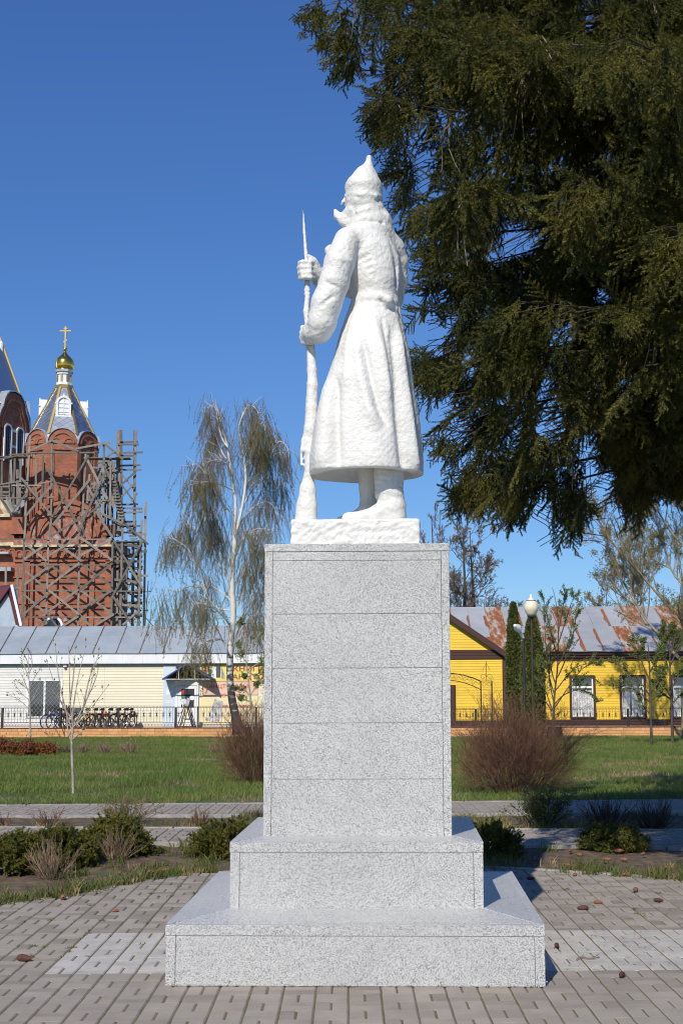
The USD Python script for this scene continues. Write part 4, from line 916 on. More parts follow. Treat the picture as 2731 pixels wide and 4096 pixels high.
i = 0; z = yb0
while z < yb1 - 0.02:
    z1 = min(z + bh, yb1); xs = [gx1 + 0.05]
    if z1 > wz0 and z < wz1:
        for a, c in wins: xs += [a, c]
    xs.append(mx1)
    for a, c in zip(xs[::2], xs[1::2]): obj('board', board(MB(), a, c, z, z1, YH + 0.03), 'yellow_board', hs)
    z = z1
z = h6(200, 872, YG)[2]; zc = h6(200, 474, YG)[2]; dxr = h6(60, 0, YG)[0]; dzt = h6(0, 645, YG)[2]
while z < zc - 0.02:
    z1 = min(z + bh, zc); obj('board', board(MB(), dxr + 0.01 if z < dzt else gx0 + 0.05, gx1 - 0.06, z, z1, YG + 0.03), 'yellow_board', hs); z = z1
z = h6(200, 413, YG)[2]
while z < ga - 0.12:
    z1 = z + bh; hw = (gx1 - gxc)*(ga - z1)/(ga - ge) - 0.03
    if hw > 0.1: obj('board', board(MB(), gxc - hw, gxc + hw, z, z1, YG + 0.03), 'yellow_board', hs)
    z = z1
tr = lambda lo, hi, nm='trim': obj(nm, MB().bbox(lo, hi, 0.01), 'brown_trim', hs)
for q in range(3):
    za, zb2 = h6(0, 413 + (q + 1)*20, YG)[2], h6(0, 413 + q*20, YG)[2]
    tr((gx0, YG - 0.05, za + 0.004), (gx1, YG + 0.02, zb2 - 0.004), 'trim_board')
for q in range(3):
    za, zb2 = h6(900, 428 + (q + 1)*18, YH)[2], h6(900, 428 + q*18, YH)[2]
    tr((gx1 + 0.06, YH - 0.06 - 0.1*(2 - q), za + 0.004), (mx1, YH + 0.02, zb2 - 0.004), 'trim_board')
tr((gx1 - 0.06, YG - 0.03, hz0), (gx1 + 0.12, YG + 0.15, ge - 0.03), 'corner_post'); tr((gx1 + 0.02, YG + 0.16, hz0), (gx1 + 0.10, YH + 0.02, ge - 0.03), 'corner_post')
for q in range(4):
    za, zb2 = h6(900, 872 + (q + 1)*17, YH)[2], h6(900, 872 + q*17, YH)[2]
    tr((gx1 + 0.1, YH - 0.07, za + 0.004), (mx1, YH + 0.02, zb2 - 0.003), 'plinth_board'); tr((gx0, YG - 0.07, za + 0.004), (gx1 - 0.07, YG + 0.02, zb2 - 0.003), 'plinth_board')
tr((h6(-40, 0, YG)[0], YG - 0.06, hz0 + 0.1), (dxr, YG + 0.02, dzt), 'door')
for s in (-1, 1):
    e = np.array([gxc + s*(gx1 - gxc + 0.12), YG - 0.25, ge - 0.09]); t_ = np.array([gxc, YG - 0.25, ga])
    obj('barge_board', MB().bar(e, t_, 0.06, 0.26, up=(0, 0, 1)), 'brown_trim', hs)
    d = np.array([0, 1.0, 0])
    obj('gable_roof', MB().poly3([e + [0, 0, 0.13], e + d*7.6 + [0, 0, 0.13], t_ + d*7.6 + [0, 0, 0.13], t_ + [0, 0, 0.13]][::s], 0.03), 'tin_grey', hs)
# main roof in sheets
ey = YH - 0.38; ez = me + 0.03
def rp(x, t): return np.array([x, ey + (mry - ey)*t, ez + (mrz - ez)*t])
xs = np.arange(h6(376, 0, ey)[0] - 6, mx1 + 1, 0.92); rr = np.random.default_rng(8)
rake = lambda t: None
def rake_x(z): return gxc + (gx1 - gxc + 0.12)*np.clip((ga + 0.13 - z)/(ga - ge + 0.22), 0, 1)
for j, (a, c) in enumerate(zip(xs[:-1], xs[1:])):
    for t0, t1 in ((0, 0.53), (0.53, 1.0)):
        z0_, z1_ = rp(0, t0)[2], rp(0, t1)[2]
        pl_ = Polygon([(a + 0.004, t0), (c - 0.004, t0), (c - 0.004, t1), (a + 0.004, t1)]).intersection(Polygon([(rake_x(rp(0, 0)[2]), 0), (60, 0), (60, 1), (rake_x(rp(0, 1)[2]), 1)]))
        if pl_.is_empty or pl_.area < 0.01: continue
        u = rr.random(); m = 'tin_rust' if (u < 0.19 or (u < 0.55 and a < h6(420, 0, ey)[0])) else 'tin_grey'
        lift = 0.02*(t0 == 0) + rr.normal(0, 0.004)
        obj('roof_sheet', MB().poly3([rp(x, t) + [0, 0, lift] for x, t in list(pl_.exterior.coords)[:-1]][::1 if pl_.exterior.is_ccw else -1], 0.012), m, hs)
        if m == 'tin_grey' and rr.random() < 0.75:
            w_ = rr.uniform(0.08, 0.32); t2 = t0 + (t1 - t0)*rr.uniform(0.5, 1.0); st = MB(); n = 7; ed = [(c - 0.008 - w_*(0.4 + 0.6*rr.random()), t0 + (t2 - t0)*k/n) for k in range(n + 1)]
            if ed[-1][0] > rake_x(rp(0, t2)[2]) + 0.1:
                po = [(c - 0.006, t0 + 0.01), (c - 0.006, t2)] + ed[::-1]; obj('rust_streak', MB().poly3([rp(x, t) + [0, 0, lift + 0.006] for x, t in po], 0.004), 'rust', hs)
    if a > rake_x(ez): obj('roof_seam', MB().bar(rp(a, 0.01) + [0, 0, 0.03], rp(a, 1) + [0, 0, 0.03], 0.025, 0.035), 'tin_grey', hs)
obj('back_roof', MB().poly3([rp(xs[0] + 2, 1), rp(xs[-1], 1), rp(xs[-1], 1) + [0, 6, -2.5], rp(xs[0] + 2, 1) + [0, 6, -2.5]], 0.02), 'tin_grey', hs)
for q, (a, c) in enumerate(wins):
    wn = obj('window', MB().box((a + 0.02, YH + 0.20, wz0), (c - 0.02, YH + 0.24, wz1)), 'room_dark', hs)
    cs = MB(); e = 0.08
    cs.box((a - 0.03, YH - 0.05, wz0 - 0.03), (a + e, YH + 0.2, wz1 + 0.03)).box((c - e, YH - 0.05, wz0 - 0.03), (c + 0.03, YH + 0.2, wz1 + 0.03)).box((a + e, YH - 0.048, wz0 - 0.03), (c - e, YH + 0.2, wz0 + 0.05)).box((a + e, YH - 0.048, wz1 - 0.05), (c - e, YH + 0.2, wz1 + 0.03))
    obj('casing', cs, 'brown_trim', wn)
    f2 = MB(); zt2 = wz0 + (wz1 - wz0)*0.74; e2 = a + e; c2_ = c - e
    f2.box((e2, YH + 0.03, zt2 - 0.05), (c2_, YH + 0.08, zt2 + 0.05)).box((c2_ - 0.06, YH + 0.032, wz0 + 0.05), (c2_, YH + 0.078, wz1 - 0.05)).box((e2, YH + 0.032, wz0 + 0.05), (e2 + 0.05, YH + 0.078, wz1 - 0.05)).box((e2 + 0.05, YH + 0.031, wz0 + 0.05), (c2_ - 0.06, YH + 0.079, wz0 + 0.12))
    if q != 0: f2.box(((e2 + c2_)/2 - 0.06, YH + 0.033, wz0 + 0.12), ((e2 + c2_)/2 + 0.06, YH + 0.077, zt2 - 0.05))
    obj('frame', f2, 'white_plastic', wn)
    obj('pane', MB().box((e2, YH + 0.05, wz0 + 0.06), (c2_, YH + 0.055, wz1 - 0.06)), 'pane_glass', wn)
    n = 40; xx = np.linspace(e2 + 0.05, c2_ - 0.07, n); yy = YH + 0.15 + 0.025*np.sin(np.arange(n)*1.25) + 0.01*np.sin(np.arange(n)*0.4)
    for (u0, u1) in ((0, 17), (22, 40)) if q != 0 else ((0, 40),):
        v = np.vstack([np.column_stack([xx[u0:u1], yy[u0:u1], np.full(u1 - u0, z_)]) for z_ in (wz0 + 0.06, zt2 - 0.12)]); k_ = u1 - u0; obj('curtain', (v, quads([[i, i + 1, i + 1 + k_, i + k_] for i in range(k_ - 1)])), 'curtain', wn)

# ---- street lamps, garden arch
lp = at(2124, 2950, 38.0); lp[2] = float(gz(38.0)); k38 = 38.0/FPX
lamp = thing('street_lamp', 'lamp with cream urn shaped globe on thin brown pole above the big red bush', 'lamp', lp)
gzc = at(2124, 2432, 38.0)[2]; xr = at(2124, 2432, 38.0)[0] - lp[0]; lp[0] += xr
obj('pole', MB().lathe([(0.055, 0), (0.055, 0.9), (0.034, 1.0), (0.030, at(2124, 2470, 38.0)[2] - lp[2])], lp, 12), 'pole_brown', lamp, smooth=40)
prof = [(0, -33), (15, -31), (20, -24), (27.5, -10), (29, 0), (28, 11), (23, 22), (19, 28), (12, 34), (7, 41), (5, 47), (6, 50), (3, 55), (0, 56)]
obj('globe', MB().lathe([(max(r, 0.01)*k38, -z*-1*k38) for r, z in prof], (lp[0], lp[1], gzc), 24), 'globe_cream', lamp, smooth=60)
obj('collar', MB().lathe([(0.01, -46), (8, -44), (10, -38), (17, -35), (17, -30), (0.01, -29)] @ np.array([[k38, 0], [0, k38]]), (lp[0], lp[1], gzc), 16).lathe([(18.5*k38, 27*k38), (20.5*k38, 28.5*k38), (18.5*k38, 30.5*k38)], (lp[0], lp[1], gzc), 24), 'pole_brown', lamp, smooth=40)
q = h6(512, 560, 46.0); q[2] = float(gz(46.0)); top = h6(515, 335, 46.0)
l2 = thing('street_light', 'white tilted street light on a dark pole beside the thuja columns', 'lamp', q)
obj('pole', MB().tube([(top[0], 46, q[2]), top], 0.045, 8), 'black_iron', l2, smooth=40)
a, b_, c = h6(515, 333, 46.0), h6(488, 285, 45.8), h6(458, 250, 45.5)
obj('arm', MB().tube([a, b_], [0.045, 0.055], 8), 'lamp_white', l2, smooth=40)
obj('head', MB().tube([b_, (b_*0.6 + c*0.4) + [0, 0, 0.03], c], [0.10, 0.14, 0.05], 10), 'lamp_white', l2, smooth=60)
YA = 52.0
ar = thing('garden_arch', 'wrought iron garden arch with trellis pillars before the yellow gable', 'arch', h6(130, 900, YA))
zg = float(gz(YA)); ir = MB()
cx_ = h6(30, 0, YA)[0] - 0.2
def pillar(x0, x1):
    b = MB(); zt_ = h6(260, 618, YA)[2]
    for x in (x0, x1):
        for dy in (0, 0.35): b.bar((x, YA + dy, zg), (x, YA + dy, zt_), 0.03, 0.03)
    for z in np.arange(zg + 0.3, zt_, 0.45):
        b.bar((x0, YA, z), (x1, YA, z), 0.012, 0.012); 
        for s in (-1, 1):
            t = np.linspace(0, 6.5, 9); r = 0.10*(1 - 0.6*t/6.5); b.tube(np.column_stack([(x0 + x1)/2 + s*(r*np.cos(t) - 0.1), np.full(9, YA), z + 0.2 + r*np.sin(t)]), 0.008, 3)
    b.bar((x0, YA, zt_), (x1, YA, zt_), 0.025, 0.025); xm = (x0 + x1)/2
    b.tube([(xm, YA, zt_), (xm, YA, zt_ + 0.8)], 0.012, 4)
    for s in (-1, 1):
        t = np.linspace(0, 6.5, 9); r = 0.13*(1 - 0.6*t/6.5); b.tube(np.column_stack([xm + s*(r*np.cos(t) - 0.14), np.full(9, YA), zt_ + 0.16 + r*np.sin(t)]), 0.009, 3); b.tube([(xm, YA, zt_ + 0.72), (xm + s*0.16, YA, zt_ + 0.42)], 0.008, 3)
    return b
xa, xb = h6(228, 0, YA)[0], h6(300, 0, YA)[0]; obj('pillar', pillar(xa, xb), 'black_iron', ar); xl = 2*cx_ - xa; obj('pillar', pillar(xl - (xb - xa), xl), 'black_iron', ar)
hw = xa - cx_; z_o, z_i = h6(90, 566, YA)[2], h6(90, 612, YA)[2]; zs = h6(228, 620, YA)[2]
t = np.linspace(-1, 1, 21); ab = MB()
ab.tube(np.column_stack([cx_ + hw*t, np.full(21, YA), zs + (z_o - zs)*(1 - t**2)]), 0.022, 5); ab.tube(np.column_stack([cx_ + hw*t, np.full(21, YA), zs - 0.35 + (z_i - zs + 0.35)*(1 - t**2)]), 0.018, 5)
for u in np.linspace(-0.85, 0.85, 8):
    z = zs - 0.15 + ((z_o + z_i)/2 - zs + 0.15)*(1 - u*u)
    for s in (-1, 1):
        tt = np.linspace(0, 6.5, 9); r = 0.10*(1 - 0.6*tt/6.5); ab.tube(np.column_stack([cx_ + hw*u + s*(r*np.cos(tt) - 0.1), np.full(9, YA), z + r*np.sin(tt)]), 0.009, 3)
obj('arch_band', ab, 'black_iron', ar)
# ------------------------------------------------------------------ the brick church and its scaffolding
def brickmat(name, c1, c2, mor, white=0.0):
    nodes = {'g': ('geometry', {}), 'sp': ('separate_xyz', {}), 'ad': ('math', {'math_type': 'add'}), 'cb': ('combine_xyz', {}),
        'b': ('brick_texture', {'color1': c1, 'color2': c2, 'mortar': mor, 'scale': 1.0, 'mortar_size': 0.014, 'brick_width': 0.27, 'row_height': 0.085, 'bias': 0.0}),
        'n': ('noise_texture', {'scale': 0.9, 'detail': 6.0, 'roughness': 0.7}), 'r': ('rgb_ramp', {'ramp': [(0.3, (0.62, 0.58, 0.56)), (0.6, (1.05, 1.05, 1.05)), (0.8, (1.25, 1.2, 1.2))]}),
        'm': ('mix_color', {'blend_type': 'multiply', 'fac': 1.0, 'use_clamp': False}), 'p': ('principled_bsdf', {'roughness': 0.9})}
    links = [('g.position', 'sp.vector'), ('sp.x', 'ad.value1'), ('sp.y', 'ad.value2'), ('ad.value', 'cb.x'), ('sp.z', 'cb.y'), ('cb.vector', 'b.vector'), ('g.position', 'n.vector'), ('n.fac', 'r.fac'), ('b.color', 'm.a'), ('r.color', 'm.b')]
    out = 'm.result'
    if white:
        nodes['n2'] = ('noise_texture', {'scale': 0.8, 'detail': 9.0, 'roughness': 0.8}); nodes['r2'] = ('rgb_ramp', {'ramp': [(0.5, (0, 0, 0)), (0.62, (white,)*3)]}); nodes['w'] = ('mix_color', {'b': (0.55, 0.50, 0.48)})
        links += [('g.position', 'n2.vector'), ('n2.fac', 'r2.fac'), ('r2.color', 'w.fac'), (out, 'w.a')]; out = 'w.result'
    links.append((out, 'p.base_color'))
    MATS[name] = usdkit.material(stage, '/World/Looks/' + name, nodes, links, surface='p.BSDF')
brickmat('church_brick', (0.40, 0.125, 0.052), (0.26, 0.07, 0.034), (0.33, 0.17, 0.12))
brickmat('church_brick_limed', (0.36, 0.082, 0.034), (0.27, 0.056, 0.026), (0.36, 0.22, 0.17), 0.75)
mat('gold', (1.0, 0.56, 0.10), 0.2, metal=1.0); mat('gold_trim', (0.45, 0.33, 0.12), 0.35, metal=0.7)
mat('roof_tile', (0.50, 0.53, 0.56), 0.40, metal=1.0, rnd=0.14); mat('sheet_metal', (0.50, 0.54, 0.58), 0.35, metal=0.5, var=0.1, vscale=1.0)
mat('cream_stone', (0.52, 0.44, 0.30), 0.9, var=0.3, vscale=2.0); mat('old_wood', (0.125, 0.108, 0.092), 0.9, col2=(0.25, 0.222, 0.195), vscale=3.0, ramp=(0.3, 0.7), stretch=(3, 3, 0.6), rnd=0.42)
mat('window_dark', (0.02, 0.03, 0.045), 0.12, spec=0.8)
Y1 = 100.0
def C1(x, y, Y=Y1): return at(x*0.553, 1250 + y*0.553, Y)      # from the enlarged view of the church
ch = thing('brick_church', 'red brick church with blue tent roofs and a golden onion dome behind scaffolding', 'church', (C1(470, 0)[0], 103.6, -0.35))
def R_(px, Y=103.6): return px*0.553*Y/FPX
cxa = C1(478, 0, 103.6)[0]; YA_ = 103.6
def Z1(y, Y=YA_): return C1(478, y, Y)[2]
tx0, tx1 = C1(165, 0)[0], C1(826, 0)[0]; zc1 = Z1(1640, Y1)
obj('tower_wall', MB().box((tx0, Y1, -0.6), (tx1, Y1 + 7.2, zc1)), 'church_brick', ch)
def arcpts(cx, cz, r, a0, a1, n): t = np.linspace(a0, a1, n); return [(cx + r*math.cos(k), cz + r*math.sin(k)) for k in t]
# the round gable of the front, with stepped rings
gcx, gcz = C1(478, 1622)[0], zc1; gr = R_(295, Y1)
obj('round_gable', MB().slab(arcpts(gcx, gcz - 0.02, gr, 0, math.pi, 33), 'y', Y1 + 0.05, Y1 + 1.0), 'church_brick_limed', ch)
for r0, r1, p in ((295, 262, 0.16), (225, 200, 0.10), (185, 170, 0.06)):
    a = arcpts(gcx, gcz, R_(r0, Y1), 0, math.pi, 41); b = arcpts(gcx, gcz, R_(r1, Y1), 0, math.pi, 41)[::-1]
    obj('gable_ring', MB().slab(a + b, 'y', Y1 + 0.05 - p, Y1 + 0.06), 'church_brick', ch)
for x0, x1, y0, y1 in ((85, 175, 1480, 1605), (755, 838, 1480, 1615)):
    p, q = C1(x0, y1), C1(x1, y0); obj('corner_pier', MB().box((p[0], Y1 - 0.1, p[2]), (q[0], Y1 + 0.8, q[2] - (0.6 if x0 > 700 else 0))).box((p[0] - 0.1, Y1 - 0.2, p[2]), (q[0] + 0.1, Y1 + 0.9, p[2] + 0.22)), 'church_brick', ch)
for y, h, d, m in ((1660, 40, 0.14, 'church_brick_limed'), (1690, 16, 0.30, 'cream_stone'), (1800, 10, 0.12, 'church_brick'), (1915, 9, 0.10, 'church_brick'), (2105, 8, 0.08, 'church_brick')):
    z = Z1(y, Y1); obj('cornice', MB().box((tx0 - d, Y1 - d, z - R_(h, Y1)/2), (tx1 + d, Y1 + 7.2 + d, z + R_(h, Y1)/2)), m, ch)
for i in range(11):
    x = tx0 + (i + 0.5)*(tx1 - tx0)/11; z = Z1(1742, Y1); w = 0.42
    obj('small_arch', MB().slab(arcpts(x, z, 0.30, 0, math.pi, 9) + arcpts(x, z, 0.18, 0, math.pi, 9)[::-1], 'y', Y1 - 0.09, Y1 + 0.01).box((x - 0.30, Y1 - 0.09, z - 0.35), (x - 0.18, Y1 + 0.01, z)).box((x + 0.18, Y1 - 0.09, z - 0.35), (x + 0.30, Y1 + 0.01, z)), 'church_brick', ch)
for x in (172, 300, 640, 765):
    p = C1(x, 1790)[0]; obj('pilaster', MB().box((p, Y1 - 0.12, -0.6), (p + 0.55, Y1 + 0.01, Z1(1790, Y1))), 'church_brick', ch)
wcx, wcz = C1(447, 0)[0], Z1(2270, Y1)
obj('window', MB().slab(arcpts(wcx, wcz, 0.62, 0, math.pi, 17) + [(wcx - 0.62, wcz - 1.6), (wcx + 0.62, wcz - 1.6)], 'y', Y1 - 0.03, Y1 + 0.01), 'window_dark', ch)
obj('window_surround', MB().slab(arcpts(wcx, wcz, 0.80, 0, math.pi, 17) + arcpts(wcx, wcz, 0.62, 0, math.pi, 17)[::-1], 'y', Y1 - 0.10, Y1 + 0.01), 'white_metal', ch)
obj('window_hood', MB().slab(arcpts(wcx, wcz, 1.25, 0.35, math.pi - 0.35, 17) + arcpts(wcx, wcz, 0.95, 0.35, math.pi - 0.35, 17)[::-1], 'y', Y1 - 0.14, Y1 + 0.01), 'church_brick_limed', ch)
p = C1(520, 1712); obj('vent_flap', MB().box((p[0] - 0.32, Y1 - 0.35, p[2] - 0.04), (p[0] + 0.32, Y1 - 0.05, p[2] + 0.05)), 'sheet_metal', ch)
# octagon helper: faces at angles k*45 degrees, face 0 towards the camera
FACE = math.atan2(-(cxa), YA_)*-1.0                          # the octagons turn one face to the square
def octo(r, z0, z1, r2=None, cx=cxa, cy=YA_, b=None):
    b = b or MB(); r2 = r if r2 is None else r2; k = np.arange(8)*math.pi/4 + math.pi/8 - math.pi/2 - FACE
    return b.lathe([(1e-3, z0), (r, z0), (r2, z1), (1e-3, z1)], (0, 0, 0), 8) if False else b.add(np.vstack([np.column_stack([cx + r*np.cos(k), cy + r*np.sin(k), np.full(8, z0)]), np.column_stack([cx + r2*np.cos(k), cy + r2*np.sin(k), np.full(8, z1)])]),
        np.vstack([quads([[i, (i + 1) % 8, 8 + (i + 1) % 8, 8 + i] for i in range(8)]), [[0, i + 1, i] for i in range(1, 7)], [[8, 8 + i, 9 + i] for i in range(1, 7)]]))
RO = R_(258)/0.924                                          # circumradius of the brick octagon
ROUND = [(math.cos(s), 1.02*math.sin(s)) for s in np.linspace(0, math.pi, 17)]
def tower_top(cx, cy, RO, zbase, zroof, ztop, rtop, brick, extras=True, shape=ROUND, zk=None, kh=None, big=False):
    ap = RO*math.cos(math.pi/8); fw = 2*RO*math.sin(math.pi/8)
    obj('octagon', octo(RO - 0.22, zbase, zroof - 0.1, cx=cx, cy=cy), brick, ch)
    for k in range(8):
        a = k*math.pi/4 - math.pi/2 - FACE; n = np.array([math.cos(a), math.sin(a), 0]); t = np.array([-n[1], n[0], 0]); o = np.array([cx, cy, 0]) + n*(ap - 0.22)
        def bx(u0, u1, z0, z1, d0, d1):
            v = [o + t*u + n*d + [0, 0, z] for z in (z0, z1) for (u, d) in ((u0, d0), (u1, d0), (u1, d1), (u0, d1))]; return MB().add(v, _BOXF)
        m = bx(-fw/2, -fw/2 + 0.42, zbase, zroof - 0.7, -0.05, 0.2)
        for q in (bx(fw/2 - 0.42, fw/2, zbase, zroof - 0.7, -0.05, 0.2), bx(-fw/2 + 0.42, fw/2 - 0.42, zroof - 1.25, zroof - 0.75, -0.05, 0.14), bx(-fw/2 - 0.02, fw/2 + 0.02, zbase + 1.6, zbase + 1.8, -0.05, 0.28), bx(-fw/2 + 0.42, -fw/2 + 0.6, zbase + 1.8, zroof - 1.25, -0.05, 0.08), bx(fw/2 - 0.6, fw/2 - 0.42, zbase + 1.8, zroof - 1.25, -0.05, 0.08)): m.add(*q.get())
        obj('wall_panel', m, brick, ch)
        for u in (-0.55, 0.0, 0.55):
            v = arcpts(u, 0, 0.2, 0, math.pi, 9); z0 = zbase + 0.95; P = [o + t*x + n*0.012 + [0, 0, z0 + y] for x, y in v + [(-0.2, -0.5), (0.2, -0.5)]]
            obj('niche', MB().poly3(P, 0.01), 'joint_dark' if False else 'church_brick_limed', ch) if k in (0, 7, 1) and not big else None
        # round gable over each face, a metal lip over it
        hw = fw/2*0.97; zk_ = zroof - 0.72 if zk is None else zk; rk = hw if kh is None else kh
        prof = [(hw*x, rk*y) for x, y in shape]
        if big:
            for sc0, dd in ((0.84, 0.30), (0.68, 0.27)):
                pv = [o + t*x*hw*q + n*d_ + [0, 0, zk_ + y*rk*q] for d_, q in ((0.2, sc0), (dd, sc0), (dd, sc0 - 0.07), (0.2, sc0 - 0.07)) for x, y in shape]; obj('gable_moulding', (np.array(pv), quads([[j*17 + i, j*17 + i + 1, j*17 + 18 + i, j*17 + 17 + i] for j in range(3) for i in range(16)])), brick, ch)
        v = [o + t*x + n*d + [0, 0, zk_ + y] for d in (-0.1, 0.22) for x, y in prof]; f = quads([[i, i + 17, i + 18, i + 1] for i in range(16)]); f = np.vstack([f, [[17, 17 + i + 1, 17 + i] for i in range(1, 16)]])
        obj('round_gable', (np.array(v), f), brick, ch)
        for s_, d in ((0.80, 0.27), (0.42, 0.25)) if not big else ():
            for uo in ((0,) if s_ > 0.5 else (-0.42*hw, 0.42*hw)):
                po, pi_ = [(uo + hw*s_*math.cos(s), rk*s_*math.sin(s)) for s in np.linspace(0, math.pi, 13)], [(uo + hw*(s_ - 0.12)*math.cos(s), rk*(s_ - 0.12)*math.sin(s)) for s in np.linspace(0, math.pi, 13)]
                v = [o + t*x + n*dd + [0, 0, zk_ + y] for dd in (0.2, d + 0.03) for x, y in po + pi_]; f = [[26 + i, 26 + i + 1, 26 + 13 + i + 1, 26 + 13 + i] for i in range(12)] + [[i, i + 1, 26 + i + 1, 26 + i] for i in range(12)] + [[13 + i, 26 + 13 + i, 26 + 14 + i, 14 + i] for i in range(12)]
                obj('gable_moulding', (np.array(v), quads(f)), brick, ch)
        lip = [(1.05*hw*x, 1.06*rk*y) for x, y in shape]
        v = [o + t*x*kk + n*d + [0, 0, zk_ + y*kk] for d, kk in ((-0.9, 1.0), (0.32, 1.0), (0.32, 0.962)) for x, y in lip]; f = quads([[j*17 + i, j*17 + i + 1, j*17 + 18 + i, j*17 + 17 + i] for j in range(2) for i in range(16)])
        obj('gable_lip', (np.array(v), f), 'sheet_metal', ch)
    # skirt and tent
    rb = RO*0.93
    if big: obj('wall_crown', octo(RO - 0.3, zroof - 1.2, zroof - 0.3, cx=cx, cy=cy), 'sheet_metal', ch)
    obj('roof_skirt', octo(RO*0.965, zroof - 0.55, zroof + 0.12, rb, cx=cx, cy=cy), 'sheet_metal', ch)
    obj('roof_base', octo(rb*0.995, zroof + 0.05, ztop, rtop*0.97, cx=cx, cy=cy), 'roof_tile' if big else 'sheet_metal', ch)
    for k in range(8):
        a = k*math.pi/4 - math.pi/2 - FACE; n = np.array([math.cos(a), math.sin(a), 0]); t = np.array([-n[1], n[0], 0]); c8, s8 = math.cos(math.pi/8), math.sin(math.pi/8)
        p0, p1 = np.array([cx, cy, zroof + 0.06]) + n*rb*c8, np.array([cx, cy, ztop]) + n*rtop*c8
        e = (p1 - p0); L = np.linalg.norm(e); e /= L; nn = np.cross(t, e)
        tr_ = Polygon([(-rb*s8, 0), (rb*s8, 0), (rtop*s8, L), (-rtop*s8, L)]).buffer(-0.04)
        if n[1] < 0.5 and (not big or k in (0, 1)):
            d = 0.52 if not big else 0.9
            for i in range(-6, 7):
                for j in range(0, int(L/d*2) + 2):
                    if (i + j) % 2: continue
                    c = (i*d*0.62, j*d*0.5 + 0.1); pg = Polygon([(c[0] - d*0.61, c[1]), (c[0], c[1] - d*0.49), (c[0] + d*0.61, c[1]), (c[0], c[1] + d*0.49)]).intersection(tr_)
                    if pg.is_empty or pg.area < 0.015: continue
                    co = list(pg.exterior.coords)[:-1]; co = co if pg.exterior.is_ccw else co[::-1]; tw = rng.normal(0, 0.012, 2)
                    obj('roof_tile', MB().poly3([p0 + t*x + e*y + nn*(0.02 + 0.035*(c[1] + d*0.5 - y)/d + tw[0]*(x - c[0]) + tw[1]*(y - c[1])) for x, y in co], 0.012), 'roof_tile', ch)
        a2 = a + math.pi/8; m2 = np.array([math.cos(a2), math.sin(a2), 0]); q0, q1 = np.array([cx, cy, zroof + 0.06]) + m2*(rb + 0.03), np.array([cx, cy, ztop]) + m2*(rtop + 0.03)
        obj('roof_rib', MB().bar(q0, q1, 0.20, 0.14, up=m2), 'gold_trim', ch)
        if k % 2 == 0 and k != 4 and extras:                     # dormers on three sides seen
            u = 0.42; pc = p0 + e*L*u; w = 0.62; zb2 = pc[2] - 0.25; h1 = 1.15; yy = rb*c8*(1 - 0.36); prof = [(w*math.cos(s), h1 + w*math.sin(s)*1.05) for s in np.linspace(0, math.pi, 13)] + [(-w, 0), (w, 0)]
            o = np.array([cx, cy, zb2]); dep0, dep1 = rb*c8*0.30, rb*c8*(1 - u) + 0.62*0 + 0.32
            v = [o + t*x + n*dd + [0, 0, y] for dd in (dep0, dep1) for x, y in prof]; K = len(prof)
            f = np.vstack([quads([[i, (i + 1) % K, K + (i + 1) % K, K + i] for i in range(K)])[:, ::-1], [[K, K + i, K + i + 1] for i in range(1, K - 1)]])
            dm = obj('dormer', (np.array(v), f), 'white_metal', ch)
            fr_ = MB(); F = lambda x, y, d_: o + t*x + n*(dep1 + d_) + [0, 0, y]
            for s in (-1, 1): fr_.bar(F(s*0.52, 0.05, 0.05), F(s*0.52, h1 + 0.05, 0.05), 0.16, 0.10, up=n)
            fr_.bar(F(-0.66, 0.06, 0.06), F(0.66, 0.06, 0.06), 0.13, 0.12, up=n)
            ap_ = [(0.52*math.cos(s), h1 + 0.55*math.sin(s)) for s in np.linspace(0, math.pi, 11)]
            for (x0, y0), (x1, y1) in zip(ap_[:-1], ap_[1:]): fr_.bar(F(x0, y0, 0.05), F(x1, y1, 0.05), 0.16, 0.10, up=n)
            fr_.bar(F(0, h1 + 0.55, 0.05), F(0, h1 + 0.78, 0.05), 0.12, 0.08, up=n)
            for s in (-1, 1): fr_.bar(F(s*0.56, h1, 0.07), F(s*0.70, h1, 0.07), 0.12, 0.10, up=n)
            obj('frame', fr_, 'white_plastic', dm)
            br_ = MB()
            for x in (0.0,): br_.bar(F(x, 0.1, 0.03), F(x, h1 + 0.4, 0.03), 0.05, 0.04, up=n)
            for y in (0.42, 0.80, 1.15): br_.bar(F(-0.46, y, 0.03), F(0.46, y, 0.03), 0.05, 0.04, up=n)
            obj('glazing_bars', br_, 'white_metal', dm)
tower_top(cxa, YA_, RO, zc1 - 0.5, Z1(930), Z1(552), R_(58)/0.924, 'church_brick')
# lantern, onion, cross
lan = [('gold_ring', 532, 556, 66, 'gold_trim'), ('lantern_base', 512, 532, 56, 'white_metal'), ('lantern_wall', 452, 512, 47, 'white_metal'), ('lantern_cornice', 436, 452, 54, 'white_metal'), ('lantern_cap', 421, 436, 63, 'sheet_metal')]
for nm, ya, yb, r, m in lan: obj(nm, octo(R_(r)/0.924, Z1(yb), Z1(ya)), m, ch)
for k in range(8):
    a = k*math.pi/4 - math.pi/2 + math.pi/8 - FACE; q = np.array([cxa + math.cos(a)*R_(48)/0.924, YA_ + math.sin(a)*R_(48)/0.924, 0]); obj('lantern_post', MB().bar(q + [0, 0, Z1(512)], q + [0, 0, Z1(452)], 0.13, 0.13, up=(math.cos(a), math.sin(a), 0)), 'gold_trim', ch)
on = [(60, 421), (58, 416), (63, 408), (68, 392), (69, 374), (66, 356), (58, 340), (46, 326), (33, 314), (22, 303), (14, 293), (9, 284), (7, 279)]
def spl(p, n):
    p = np.array(p, float); t = np.arange(len(p)); from scipy.interpolate import CubicSpline
    return CubicSpline(t, p)(np.linspace(0, len(p) - 1, n))
